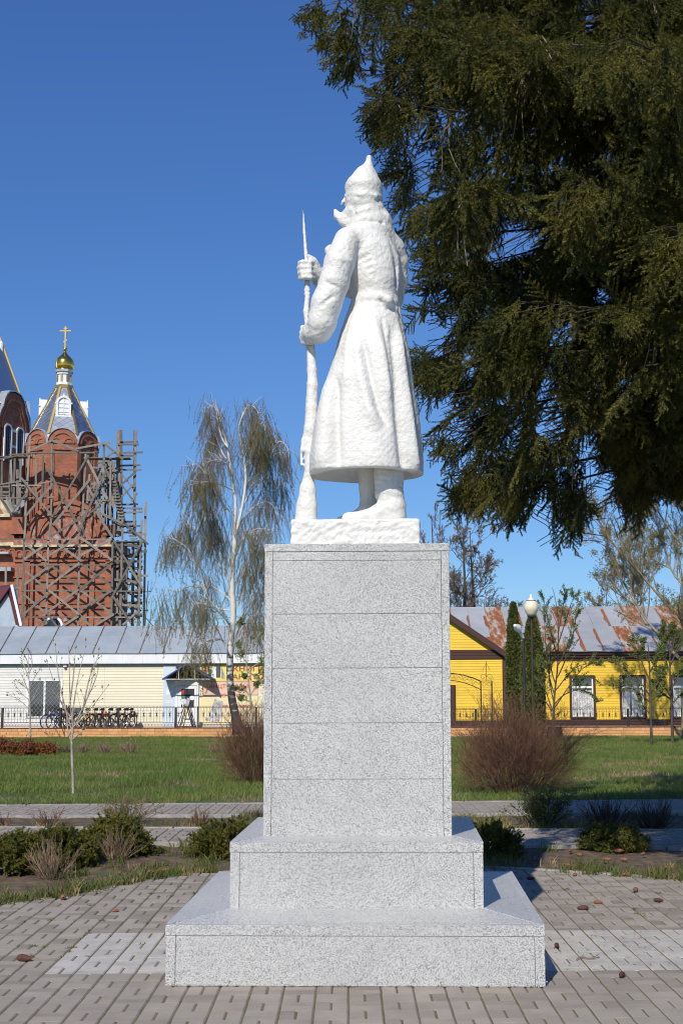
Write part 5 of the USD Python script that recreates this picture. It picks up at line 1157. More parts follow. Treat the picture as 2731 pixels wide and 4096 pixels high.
obj('onion_dome', MB().lathe([(R_(r), Z1(y)) for r, y in spl(on, 40)], (cxa, YA_, 0), 40), 'gold', ch, smooth=60)
obj('ball', MB().lathe([(max(R_(16)*math.cos(a), 1e-3), Z1(264) + R_(16)*math.sin(a)) for a in np.linspace(-1.57, 1.57, 13)], (cxa, YA_, 0), 20), 'gold', ch, smooth=60)
cr = MB(); cr.bar((cxa, YA_, Z1(255)), (cxa, YA_, Z1(100)), R_(11), 0.12, up=(0, 1, 0)); cr.bar((cxa - R_(42), YA_ - 0.003, Z1(132)), (cxa + R_(42), YA_ - 0.003, Z1(132)), R_(10), 0.12); cr.bar((cxa - R_(13), YA_ - 0.003, Z1(115)), (cxa + R_(13), YA_ - 0.003, Z1(115)), R_(8), 0.11); cr.bar((cxa - R_(14), YA_ - 0.003, Z1(213)), (cxa + R_(14), YA_ - 0.003, Z1(197)), R_(8), 0.11)
obj('cross', cr, 'gold_trim', ch)
# the larger tower at the left edge
YB2 = 109.0
bcx = at(-145, 1600, YB2)[0]; RB = 253/0.924*YB2/FPX
kok = [(1.0, 0.0), (0.985, 0.14), (0.93, 0.30), (0.84, 0.44), (0.74, 0.54), (0.70, 0.60), (0.64, 0.74), (0.52, 0.88), (0.0, 1.03)]
kok = kok[:-1] + [(0.34, 0.985), (0.0, 1.03)]
kok = [kok[0]] + kok[2:] if len(kok) > 9 else kok
kok = kok + [(-x, y) for x, y in kok[-2::-1]]
def zb_at(py): return at(60, py, YB2 - RB*0.9)[2]
FACE0 = FACE; FACE = math.atan2(-bcx, YB2)*1.0
tower_top(bcx, YB2, RB, 12.0, zb_at(1585), at(-145, 1050, YB2)[2], 0.35, 'church_brick', extras=False, shape=kok, zk=zb_at(1690), kh=zb_at(1536) - zb_at(1690), big=True)
for k in (0, 1, 2):
    a = k*math.pi/4 - math.pi/2 - FACE; n = np.array([math.cos(a), math.sin(a), 0]); t = np.array([-n[1], n[0], 0]); o = np.array([bcx, YB2, 0]) + n*(RB*math.cos(math.pi/8) - 0.22)
    wz, wzb, r_ = zb_at(1690), zb_at(1822), 0.40
    P = lambda x, z, d: o + t*x + n*d + [0, 0, z]
    for u in (-0.85, 0.85):
        pr = arcpts(u, wz, r_, 0, math.pi, 13) + [(u - r_, wzb), (u + r_, wzb)]
        wn = obj('tall_window', MB().poly3([P(x, z, 0.25) for x, z in pr], 0.05), 'window_dark', ch)
        q = MB(); pr2 = [(u + r_, wzb)] + arcpts(u, wz, r_, 0, math.pi, 13) + [(u - r_, wzb)]
        for (x0, z0), (x1, z1) in zip(pr2[:-1], pr2[1:]): q.bar(P(x0*1.0 + 0.07*np.sign(x0 - u), z0, 0.28), P(x1 + 0.07*np.sign(x1 - u), z1, 0.28), 0.15, 0.12, up=n)
        obj('surround', q, 'white_metal', wn)
        g = MB()
        for x in (-0.13, 0.13): g.bar(P(u + x, wzb, 0.27), P(u + x, wz + r_*0.9, 0.27), 0.045, 0.04, up=n)
        for z in np.arange(wzb, wz + r_*0.6, 0.36): g.bar(P(u - r_, z, 0.272), P(u + r_, z, 0.272), 0.035, 0.03, up=n)
        obj('glazing_bars', g, 'brown_trim', wn)
    for py in (1690, 1755, 1815):
        z = zb_at(py); obj('stone_band', MB().bar(P(-0.29, z, 0.26), P(0.29, z, 0.26), 0.22, 0.10, up=n), 'white_metal', ch)
    obj('window_wall', MB().poly3([P(-1.5, 12, 0.2), P(1.5, 12, 0.2), P(1.5, wz + 0.9, 0.2), P(0.9, wz + 1.4, 0.2), P(-0.9, wz + 1.4, 0.2), P(-1.5, wz + 0.9, 0.2)], 0.3), 'church_brick', ch)
p, q = at(4, 1425, YB2 + 1), at(27, 1378, YB2 + 1); obj('dormer', MB().bbox((p[0] - 3.2, YB2 - 0.2, p[2] - 1.6), (q[0], YB2 + 1.2, q[2]), 0.1), 'white_metal', ch)
FACE = FACE0
# low nave and ledges between the towers
nx0, nx1 = at(-140, 0, Y1 + 0.8)[0], tx0 + 0.02; Yn = Y1 + 0.8
obj('nave_wall', MB().box((nx0, Yn, -0.6), (nx1, Yn + 9, C1(0, 1640, Yn)[2])), 'church_brick', ch)
g_ = [(C1(-150, 1640, Yn)[0], C1(0, 1640, Yn)[2]), (C1(105, 1640, Yn)[0], C1(0, 1640, Yn)[2]), (C1(105, 1490, Yn)[0], C1(0, 1490, Yn)[2]), (C1(60, 1470, Yn)[0], C1(0, 1470, Yn)[2]), (C1(-20, 1340, Yn)[0], C1(0, 1340, Yn)[2]), (C1(-150, 1340, Yn)[0], C1(0, 1340, Yn)[2])]
obj('nave_gable', MB().slab(g_, 'y', Yn + 0.02, Yn + 1.2), 'church_brick', ch)
obj('stone_coping', MB().bar((*C1(58, 1468, Yn)[[0]], Yn + 0.4, C1(0, 1468, Yn)[2]), (*C1(-22, 1338, Yn)[[0]], Yn + 0.4, C1(0, 1338, Yn)[2]), 1.2, 0.34, up=(0, 0, 1)).box((C1(45, 0, Yn)[0], Yn - 0.25, C1(0, 1482, Yn)[2]), (C1(125, 0, Yn)[0], Yn + 1.0, C1(0, 1460, Yn)[2])), 'cream_stone', ch)
obj('nave_roof', MB().poly3([(C1(-60, 0, Yn)[0], Yn + 1.2, C1(0, 1440, Yn)[2]), (C1(140, 0, Yn)[0], Yn + 1.2, C1(0, 1440, Yn)[2]), (C1(140, 0, Yn)[0], Yn + 4.2, C1(0, 1300, Yn)[2]), (C1(-60, 0, Yn)[0], Yn + 4.2, C1(0, 1300, Yn)[2])], 0.05), 'sheet_metal', ch)
for y0, y1, d, m, x1 in ((1690, 1665, 0.35, 'cream_stone', 168), (1662, 1640, 0.2, 'church_brick', 168), (1752, 1738, 0.7, 'sheet_metal', 135), (1878, 1850, 0.9, 'zinc_roof', 160)):
    obj('ledge', MB().box((nx0, Yn - d, C1(0, y0, Yn)[2]), (min(C1(x1, 0, Yn)[0], tx0 - 0.01 if d < 0.8 else 99), Yn - 0.005, C1(0, y1, Yn)[2])), m, ch)
for i in range(5):
    x = tx0 - 0.5 - i*0.75; z = C1(0, 1742, Yn)[2] + 0.1; obj('small_arch', MB().slab(arcpts(x, z, 0.30, 0, math.pi, 9) + arcpts(x, z, 0.19, 0, math.pi, 9)[::-1], 'y', Yn - 0.09, Yn + 0.01), 'church_brick', ch)

# ---- scaffolding: grey boards, one by one
sc = thing('wooden_scaffolding', 'grey timber scaffolding of crossed boards around the brick church tower', 'scaffolding', (C1(478, 0, 98.4)[0], 98.4, -0.35))
YS1 = 98.5
def C4(x, y, Y): return at(x/2.529, 1750 + y/2.529, Y)
rs = np.random.default_rng(3); nplank = [0]
def plank(x0, y0, x1, y1, Y=YS1, w=18, Yb=None, th=0.05):
    a, b = C4(x0, y0, Y), C4(x1, y1, Y if Yb is None else Yb)
    w = w*1.2; obj('board', MB().bar(a, b, w/2.529*Y/FPX, th, up=(0, 1, 0)) if abs(b[1] - a[1]) < 1e-6 else MB().bar(a, b, w/2.529*Y/FPX, th, up=(0, 0, 1)), 'old_wood', sc); nplank[0] += 1
F1, F2 = YS1, YS1 - 0.07
V_ = [(245, 1015, 222, 1930), (305, -20, 255, 800), (265, 760, 247, 1020), (490, 990, 467, 1930), (525, 20, 515, 900), (508, 860, 500, 1010), (808, 990, 788, 1930), (868, 150, 822, 1000), (1140, 985, 1125, 1930), (905, 370, 880, 665), (365, 175, 362, 600), (436, 180, 428, 630), (210, 220, 196, 770), (150, 210, 133, 740), (110, 225, 118, 470), (20, 225, 14, 600), (60, 1310, 58, 1500), (178, 1310, 172, 1640), (1048, 270, 1043, 880), (1120, 205, 1110, 800), (985, 470, 975, 720), (860, 860, 850, 1010)]
for q in V_: plank(*q, Y=F1 + rs.uniform(-0.02, 0.02), w=17)
H_ = [(-20, 1028, 480, 1030), (480, 1031, 1140, 1030), (240, 1290, 700, 1288), (700, 1294, 1145, 1290), (215, 1550, 720, 1548), (700, 1553, 1310, 1556), (222, 1818, 760, 1815), (760, 1820, 1300, 1820), (-10, 475, 295, 430), (120, 485, 418, 484), (398, 466, 520, 444), (-10, 610, 430, 610), (430, 615, 545, 600), (-10, 220, 305, 158), (90, 172, 292, 165), (300, 152, 960, 152), (895, 470, 1075, 470), (870, 632, 1105, 638), (145, 1525, 215, 1522)]
for q in H_: plank(*q, Y=F2 + rs.uniform(-0.02, 0.02), w=12)
D_ = [(248, 1065, 472, 1250), (246, 1232, 478, 1072), (510, 1022, 825, 1250), (492, 1192, 802, 1015), (828, 1020, 1135, 1242), (815, 1192, 1132, 1025), (255, 1345, 472, 1535), (246, 1490, 472, 1322), (508, 1288, 800, 1505), (490, 1505, 805, 1268), (820, 1282, 1142, 1510), (806, 1542, 1140, 1268), (240, 1588, 472, 1785), (238, 1790, 474, 1588), (498, 1548, 800, 1792), (480, 1765, 792, 1540), (815, 1545, 1148, 1795), (800, 1752, 1132, 1548), (480, 1785, 590, 1930), (390, 1905, 472, 1848), (800, 1790, 930, 1925), (640, 1905, 795, 1806), (965, 1900, 1152, 1788),
    (255, 800, 520, 485), (200, 390, 535, 805), (480, 315, 805, 915), (540, 785, 895, 178), (535, 885, 915, 415), (515, 1000, 1005, 700), (788, 955, 1078, 318), (878, 215, 1085, 625), (878, 480, 1005, 710), (965, 735, 1140, 1015), (130, 745, 270, 560), (60, 600, 140, 745), (300, 135, 525, 28), (528, 28, 795, 132), (770, 112, 1130, 44), (1062, 68, 1245, 220), (1085, 192, 1165, 138), (990, 745, 1245, 882), (1000, 760, 1240, 870)]
for i, q in enumerate(D_): plank(*q, Y=F1 - 0.14 - 0.056*(i % 5), w=rs.uniform(16, 21))
plank(1050, 45, 1053, 272, Y=F1 - 0.1, w=19)
# decks
def deck(x0, x1, y, Y0, Y1_, t=0.06):
    a, b = C4(x0, y, Y0), C4(x1, y, Y0); n = max(2, int((Y1_ - Y0)/0.24))
    for i in range(n): obj('deck_board', MB().box((a[0] + rs.uniform(-0.2, 0.2), Y0 + i*0.24, a[2] - t/2), (b[0] + rs.uniform(-0.2, 0.3), Y0 + i*0.24 + 0.22, a[2] + t/2)), 'old_wood', sc); nplank[0] += 1
deck(300, 960, 150, YS1 + 0.1, YS1 + 0.6); deck(840, 1290, 205, YS1 + 0.1, YS1 + 1.1); deck(-10, 300, 190, YS1 + 0.6, YS1 + 1.6); deck(1130, 1420, 1050, YS1, YS1 + 1.2); deck(1130, 1400, 1560, YS1 + 0.3, YS1 + 1.0)
# the high ladder tower and the stairs at the right
for x0, x1, Y in ((1197, 1215, YS1 + 1.0), (1190, 1188, YS1 + 1.05), (1370, 1355, YS1 + 1.0), (1360, 1362, YS1 + 2.2), (1225, 1228, YS1 + 3.0)): plank(x0, -76, x1, 1000, Y, w=22)
for i, y in enumerate((48, 68, 155, 182, 285, 325, 680, 715, 760, 850, 900, 960)):
    plank(1205 - 15*(i % 2), y, 1395 + 25*((i*7) % 3) - 15*(i % 2), y + (3 if i % 2 else -6), YS1 + 0.9 if i % 3 else YS1 + 1.6, w=15)
for i, q in enumerate(((1225, 365, 1355, 520), (1225, 480, 1380, 335), (1225, 605, 1372, 455), (1232, 480, 1350, 645), (1330, 650, 1390, 560))): plank(*q, Y=YS1 + 0.8 - 0.06*i, w=15)
for q in ((1085, 340, 1218, 845), (1150, 360, 1262, 845), (1215, 830, 1498, 1082), (1130, 860, 1255, 905)): plank(*q, Y=YS1 + 0.3, w=18)
for i, y in enumerate(np.arange(450, 850, 31)): plank(1108 + (y - 440)*0.265, y, 1175 + (y - 440)*0.23, y + 2, YS1 + 0.32, w=11, th=0.25)
for i, y in enumerate(np.arange(860, 1030, 27)): plank(1265 + (y - 860)*0.3, y, 1330 + (y - 860)*0.35, y, YS1 + 0.6, w=11, th=0.25)
for q in ((1238, 810, 1238, 1035), (1157, 850, 1150, 1010), (1435, 830, 1420, 1030), (1425, 1030, 1400, 1930), (1472, 650, 1455, 1930), (1235, 1050, 1212, 1930)): plank(*q, Y=YS1 + (0.1 if q[0] < 1430 else 0.9), w=19)
for q in ((1155, 1072, 1425, 1102), (1125, 1250, 1438, 1256), (1155, 1438, 1400, 1464), (1160, 1692, 1395, 1702), (1390, 720, 1440, 722), (1420, 975, 1480, 978), (1420, 1152, 1488, 1154), (1420, 1398, 1500, 1398)): plank(*q, Y=YS1 + 0.2, w=20)
for q in ((1142, 1030, 1302, 1285), (1440, 1048, 1138, 1605), (1308, 1308, 1448, 1535), (1138, 1600, 1325, 1880), (1240, 1900, 1390, 1760)): plank(*q, Y=YS1 - 0.02 - 0.06*((q[0] + q[2])%7), w=18)
for Y in (100.5, 102.3, 104.1, 105.9):
    for x in (1185, 1270, 1345, 1405):
        plank(x + rs.uniform(-8, 8), 1040, x + rs.uniform(-12, 4), 1930, Y, w=18)
    for y in np.arange(1090, 1900, 118): plank(1150, y + rs.uniform(-12, 12), 1440, y + rs.uniform(-12, 12), Y, w=16)
    plank(1150, 1080 + 100*(Y - 100), 1430, 1400 + 60*(Y - 100), Y + 0.1, w=16); plank(1440, 1300, 1180, 1700, Y + 0.1, w=16); plank(1170, 1500, 1420, 1880, Y + 0.15, w=16)
for y in np.arange(1060, 1880, 60): plank(1330 - 40*math.sin(y/90), y, 1400 - 40*math.sin(y/90), y + 3, 101.2 + 0.8*math.sin(y/130), w=11, th=0.28)
for i in range(12):
    x = rs.uniform(960, 1180); plank(x, rs.uniform(170, 260), x + rs.uniform(-14, 14), rs.uniform(620, 1000), rs.uniform(100.6, 103.5), w=rs.uniform(14, 24))
for i in range(9):
    y = 260 + i*52 + rs.uniform(-14, 14); plank(rs.uniform(900, 990), y, rs.uniform(1120, 1230), y + rs.uniform(-10, 14), rs.uniform(99.6, 102.5), w=rs.uniform(12, 22))
for i in range(8):
    x = rs.uniform(980, 1120); y = rs.uniform(220, 600); plank(x, y, x + rs.choice([-1, 1])*rs.uniform(70, 150), y + rs.uniform(180, 300), rs.uniform(99.4, 102), w=16)
# platform clutter by the left tower
for i in range(16):
    x = 100 + rs.uniform(0, 130); y0 = 200 + rs.uniform(0, 30); plank(x, y0, x + rs.uniform(-10, 10), 600 + rs.uniform(-60, 140), YS1 + rs.uniform(0.8, 3.5), w=rs.uniform(12, 26))
for i in range(6): plank(0, 500 + i*22 + rs.uniform(-8, 8), 270, 505 + i*22 + rs.uniform(-8, 8), YS1 + 1.5 + rs.uniform(0, 1), w=14)
for x in (365, 435, 530): plank(x, 160, x, 180, YS1 + 0.8, w=20)
# ---- mast and wire beside the scaffolding
ms = thing('antenna_mast', 'thin dark mast with crossbars standing just right of the scaffolding', 'mast', C4(1480, 1900, 97.0))
mb = MB(); mb.tube([C4(1462, 1990, 97), C4(1500, 1450, 97)], 0.035, 6); mb.tube([C4(1440, 1557, 97), C4(1520, 1556, 97)], 0.02, 4); mb.tube([C4(1480, 1830, 97), C4(1560, 1925, 97)], 0.03, 5); mb.tube([C4(1460, 1750, 97), C4(1500, 1752, 97)], 0.06, 6)
obj('pole', mb, 'black_iron', ms); obj('dish_feed', MB().tube([C4(1515, 1556, 97), C4(1530, 1556, 97)], 0.05, 6), 'black_iron', ms)
wr = thing('power_line', 'thin power line crossing the sky right of the church', 'wire', C4(1495, 1840, 97.0))
p, q = C4(1495, 1843, 97), at(1010, 2456, 75); t = np.linspace(0, 1, 14)[:, None]; ww = p + (q - p)*t - [0, 0, 1.0]*(t*(1 - t)*4*0.25); obj('cable', MB().tube(ww, 0.012, 4), 'black_iron', wr)
# ---- the small outbuilding with a maroon roof
ob = thing('outbuilding', 'small white gabled outbuilding with a maroon roof left of the scaffolded tower', 'building', C1(60, 2260, 76.0))
ap2, le, re_ = C1(95, 1972, 76), C1(-60, 2190, 76.5), C1(157, 2262, 76)
zb2 = -0.35; d = np.array([-6.0, 6.0, 0.0])
mat('shaded_panel_blue', (0.36, 0.43, 0.50), 0.5, var=0.06, vscale=2.0)  # light blue gable panel, darkened so the colour itself carries the wall's shade
obj('gable_wall', MB().poly3([(le[0], le[1], zb2), (re_[0] - 0.05, re_[1], zb2), (re_[0] - 0.05, re_[1], re_[2]), ap2 - [0, 0, 0.05], (le[0], le[1], le[2])], 0.2), 'shaded_panel_blue', ob)
obj('side_wall', MB().poly3([(re_[0] - 0.06, re_[1] + 0.01, zb2), (re_[0] - 6, re_[1] + 6, zb2), (re_[0] - 6, re_[1] + 6, re_[2]), (re_[0] - 0.06, re_[1] + 0.01, re_[2])], 0.2), 'pale_siding', ob)
obj('roof', MB().poly3([le + [-0.1, -0.3, -0.1], ap2 + [0, -0.3, 0.02], ap2 + d + [0, 0, 0.02], le + d], 0.06).poly3([re_ + [0.05, -0.3, -0.05], re_ + d + [0, 0, -0.05], ap2 + d + [0, 0, 0.02], ap2 + [0, -0.3, 0.02]], 0.06), 'maroon_roof', ob)
obj('barge_board', MB().bar(re_ + [0.05, -0.32, -0.05], ap2 + [0, -0.32, 0], 0.05, 0.16, up=(0, 0, 1)), 'white_metal', ob)
# ------------------------------------------------------------------ trees, shrubs, grass
mat('spruce_green', (0.042, 0.056, 0.015), 0.6, col2=(0.185, 0.165, 0.034), vscale=2.2, ramp=(0.38, 0.68), trans=0.22, spec=0.25)
mat('spruce_bark', (0.055, 0.042, 0.032), 0.95, var=0.3, vscale=6, bump=0.8, bscale=30)
mat('twig_grey', (0.20, 0.165, 0.13), 0.9, var=0.3, vscale=5)
MATS['birch_bark'] = usdkit.material(stage, '/World/Looks/birch_bark', {'g': ('geometry', {}), 'mp': ('mapping', {'scale': (1.0, 1.0, 2.6)}), 'n': ('noise_texture', {'scale': 2.6, 'detail': 6.0, 'roughness': 0.75}), 'sp': ('separate_xyz', {}), 'h': ('map_range', {'from_min': 0.3, 'from_max': 3.2, 'to_min': 0.22, 'to_max': 0.0}), 'ad': ('math', {'math_type': 'subtract'}),
    'r': ('rgb_ramp', {'ramp': [(0.40, (0.03, 0.028, 0.026)), (0.46, (0.22, 0.21, 0.2)), (0.51, (0.55, 0.54, 0.52)), (1, (0.64, 0.63, 0.61))]}), 'p': ('principled_bsdf', {'roughness': 0.7})},
    [('g.position', 'mp.vector'), ('mp.vector', 'n.vector'), ('g.position', 'sp.vector'), ('sp.z', 'h.value'), ('n.fac', 'ad.value1'), ('h.result', 'ad.value2'), ('ad.value', 'r.fac'), ('r.color', 'p.base_color')], surface='p.BSDF')
mat('birch_leaf', (0.25, 0.235, 0.055), 0.6, col2=(0.18, 0.145, 0.075), vscale=1.2, ramp=(0.4, 0.65), trans=0.3)
mat('young_bark', (0.33, 0.29, 0.25), 0.8, var=0.3, vscale=10); mat('pale_bark', (0.25, 0.205, 0.145), 0.85, var=0.25, vscale=3); mat('bud_green', (0.22, 0.22, 0.05), 0.6, trans=0.2)
mat('dark_bark', (0.075, 0.058, 0.045), 0.9, var=0.3, vscale=4); mat('bare_twig', (0.19, 0.135, 0.095), 0.9, var=0.3, vscale=0.8)
mat('young_leaf', (0.15, 0.20, 0.04), 0.55, col2=(0.21, 0.23, 0.075), vscale=1.5, trans=0.35); mat('olive_twig', (0.25, 0.205, 0.115), 0.9, var=0.3, vscale=0.6)
mat('thuja', (0.058, 0.082, 0.016), 0.7, col2=(0.15, 0.15, 0.03), vscale=3.5, ramp=(0.35, 0.7), trans=0.15)
mat('red_twig', (0.098, 0.043, 0.026), 0.75, col2=(0.19, 0.098, 0.058), vscale=5, ramp=(0.4, 0.7), rnd=0.1); mat('dry_twig', (0.19, 0.13, 0.088), 0.85, var=0.35, vscale=8); mat('dark_twig', (0.065, 0.045, 0.036), 0.85, var=0.3, vscale=8)
mat('orange_leaf', (0.26, 0.095, 0.022), 0.6, col2=(0.15, 0.05, 0.024), vscale=3, ramp=(0.4, 0.65), trans=0.3)
mat('yew', (0.065, 0.08, 0.018), 0.55, col2=(0.22, 0.195, 0.032), vscale=5, ramp=(0.4, 0.72), trans=0.15, spec=0.3)
mat('grass', (0.10, 0.185, 0.026), 0.6, col2=(0.22, 0.235, 0.06), vscale=0.45, ramp=(0.35, 0.65), trans=0.35); mat('weed', (0.10, 0.15, 0.025), 0.6, col2=(0.16, 0.15, 0.05), vscale=2.0, trans=0.35); mat('dry_grass', (0.26, 0.19, 0.09), 0.8, var=0.3, vscale=4)
mat('cone_brown', (0.17, 0.062, 0.03), 0.8, col2=(0.30, 0.13, 0.07), vscale=30, ramp=(0.4, 0.7)); mat('cone_dark', (0.075, 0.03, 0.018), 0.8, var=0.3, vscale=30)
VR = np.random.default_rng(77)
def wander(r, p, d, L, n, curl=0.12, lift=0.0):
    """A bent path of n points from p along d."""
    dx, dy, dz = (float(k) for k in d); q = math.sqrt(dx*dx + dy*dy + dz*dz); dx, dy, dz = dx/q, dy/q, dz/q; x, y, z = (float(k) for k in p); out = [(x, y, z)]; h = L/(n - 1)
    for a, b, c in r.normal(0, curl, (n - 1, 3)):
        dx += a; dy += b; dz += c + lift; q = math.sqrt(dx*dx + dy*dy + dz*dz); dx, dy, dz = dx/q, dy/q, dz/q; x += dx*h; y += dy*h; z += dz*h; out.append((x, y, z))
    return np.array(out)
def perp(r, d, ang):
    """A direction at about ang from d."""
    a, b, c = r.normal(0, 1, 3); t = a*d[0] + b*d[1] + c*d[2]; a -= d[0]*t; b -= d[1]*t; c -= d[2]*t; q = math.sin(ang)/math.sqrt(a*a + b*b + c*c); k = math.cos(ang)
    return np.array([d[0]*k + a*q, d[1]*k + b*q, d[2]*k + c*q])
def twigs(b, r, path, rad, lvl, prm, tips, tw=None):
    """Side branches along a path, level by level; the finest go to the mesh tw."""
    n, rl, ang, lift, curl = prm[0]; tw = tw or b
    L = float(np.sqrt((np.diff(path, axis=0)**2).sum(1)).sum()); m = len(path)
    for i in range(n):
        u = r.uniform(0.22, 1.0); k = min(int(u*(m - 1)), m - 2); f = u*(m - 1) - k; p = path[k]*(1 - f) + path[k + 1]*f
        d = path[k + 1] - path[k]; d = d/math.sqrt(d @ d); d2 = perp(r, d, ang*r.uniform(0.7, 1.3)); d2[2] += lift; l = L*rl*(1.15 - 0.75*u)*r.uniform(0.7, 1.25); q = rad*(1 - 0.75*u)*0.55
        last = len(prm) == 1; pth = wander(r, p, d2, l, 4 if last else 6, curl, lift*0.4)
        (tw if last else b).twig(pth, max(q, prm_min[0]), max(q*0.35, prm_min[0]*0.7))
        if last: tips.append(pth)
        else: twigs(b, r, pth, max(q, prm_min[0]), lvl + 1, prm[1:], tips, tw)
prm_min = [0.004]
def leafcard(w, l, n=1, r=None, spread=0.0):
    """A clump of n small pointed leaves."""
    b = MB(); r = r or np.random.default_rng(1)
    for i in range(n):
        d = np.array([1.0, 0, 0]) if n == 1 else r.normal(0, 1, 3) + [0.4, 0, 0]; d /= np.linalg.norm(d); s = np.cross(d, r.normal(0, 1, 3)); s /= np.linalg.norm(s); o = r.normal(0, spread, 3)
        k = np.cross(d, s)*w*0.25
        b.add([o, o + d*l*0.5 + s*w/2 + k, o + d*l, o + d*l*0.5 - s*w/2 + k], [[0, 1, 2], [0, 2, 3]])
    return b
def randq(n, r): q = r.normal(0, 1, (n, 4)); return q/np.linalg.norm(q, axis=1, keepdims=True)

# ---- the big spruce at the right: trunk, limbs, hanging sprays
SPX, SPY = 5.2, 13.4
sp = thing('spruce_tree', 'huge dark spruce overhanging the statue from the right with drooping needled branches', 'tree', (SPX, SPY, 0))
obj('trunk', MB().tube([(SPX, SPY, z) for z in (-0.1, 0.4, 2, 8, 14, 20)], [0.42, 0.33, 0.29, 0.22, 0.13, 0.03], 14), 'spruce_bark', sp, smooth=True)
def spray(r, L, n):
    """One drooping twig along +x with side shoots, all set with needles; sags towards -z."""
    v, f = [], []; k = 0
    def shoot(p, d, l, wd):
        nonlocal k
        m = max(3, int(l/0.0088)); d = d/np.linalg.norm(d)
        for i in range(m):
            t = i/m; o = p + d*l*t - np.array([0, 0, 0.25])*(l*t)**2
            for q in range(5):
                a = r.normal(0, 1, 3); a -= d*(a @ d); a /= np.linalg.norm(a); nd = d*0.7 + a*0.8; nd /= np.linalg.norm(nd); s = np.cross(nd, r.normal(0, 1, 3)); s /= np.linalg.norm(s); ln = 0.0245*(1 - 0.3*t)
                v.extend([o - s*0.0042, o + s*0.0042, o + nd*ln]); f.append([k, k + 1, k + 2]); k += 3
    ps = [np.array([0.0, 0, 0])]; d = np.array([1.0, 0, 0.0])
    shoot(ps[0], d, L, 0)
    for i in range(n):
        u = (i + 0.6)/n; s = 1 if i % 2 else -1; p = np.array([L*u, 0, -0.25*(L*u)**2]); l = L*(0.50*(1 - u*0.65))*r.uniform(0.7, 1.25)
        shoot(p, np.array([0.75, s*r.uniform(0.45, 0.85), r.uniform(-0.25, 0.2)]), l, 0)
    return np.array(v), np.array(f)
spr = [spray(np.random.default_rng(20 + i), (0.34, 0.42, 0.30, 0.50, 0.26)[i], (9, 10, 8, 12, 7)[i]) for i in range(5)]
crown_px = Polygon([(1178, -400), (1200, 40), (1195, 130), (1235, 150), (1290, 240), (1330, 340), (1420, 370), (1452, 470), (1500, 540), (1525, 640), (1505, 690), (1545, 780), (1590, 880), (1620, 960), (1665, 1010), (1650, 1140), (1690, 1190), (1640, 1290), (1640, 1340), (1620, 1420), (1640, 1500), (1690, 1570), (1700, 1700), (1700, 1790), (1745, 1870), (1800, 1925), (1815, 1985), (1800, 2030), (1870, 2060), (1960, 2070), (2075, 2095), (2130, 2060), (2200, 2065), (2235, 2120), (2220, 2180), (2300, 2190), (2325, 2130), (2290, 2080), (2380, 2075), (2350, 1990), (2330, 1870), (2370, 1800), (2420, 1850), (2455, 1800), (2470, 1910), (2500, 1990), (2420, 2010), (2560, 2040), (2580, 1950), (2640, 1930), (2660, 1960), (2740, 1940), (5200, 1900), (5200, -400)])
holes = [(2080, 960, 130, 55), (2015, 1000, 60, 50), (2360, 100, 55, 40), (2410, 1170, 40, 40), (1730, 1330, 60, 60), (2250, 1330, 70, 40), (2190, 1540, 45, 40), (2210, 1700, 75, 60), (2060, 1720, 30, 50), (2350, 1770, 70, 60), (1890, 1470, 25, 40), (1680, 520, 30, 22), (1840, 480, 40, 25), (2500, 1560, 40, 40), (1500, 330, 25, 18), (2620, 1380, 35, 50), (1760, 1640, 30, 25), (1700, 930, 25, 30), (2240, 820, 25, 30)]
limbs, lim_b, br_b = [], MB(), MB()
R6 = np.random.default_rng(66)
def reach(z): return np.interp(z, [3.2, 4.5, 7, 9.5, 12, 16, 20], [4.6, 5.0, 5.9, 6.3, 4.9, 3.0, 0.4])
def limb(z0, az, L, drop=0.22, up=0.10):
    n = 9; t = np.linspace(0, 1, n); d = np.array([math.cos(az), math.sin(az)]); side = np.array([-d[1], d[0]])*R6.normal(0, 0.25)
    xy = np.array([SPX, SPY]) + np.outer(t*L, d) + np.outer(np.sin(t*2.2)*0.4, side)
    z = z0 + L*(0.12*t - drop*t**1.6*1.6 + up*np.maximum(t - 0.7, 0)*1.2); return np.column_stack([xy, z])
for z0 in np.arange(4.3, 19.5, 0.30):
    for k in range(3 if z0 < 11 else 2):
        az = (z0*2.4 + k*2.1 + R6.uniform(-0.5, 0.5)) % (2*math.pi); L = reach(z0)*R6.uniform(0.78, 1.02)
        limbs.append(limb(z0 + R6.uniform(-0.15, 0.15), az, L))
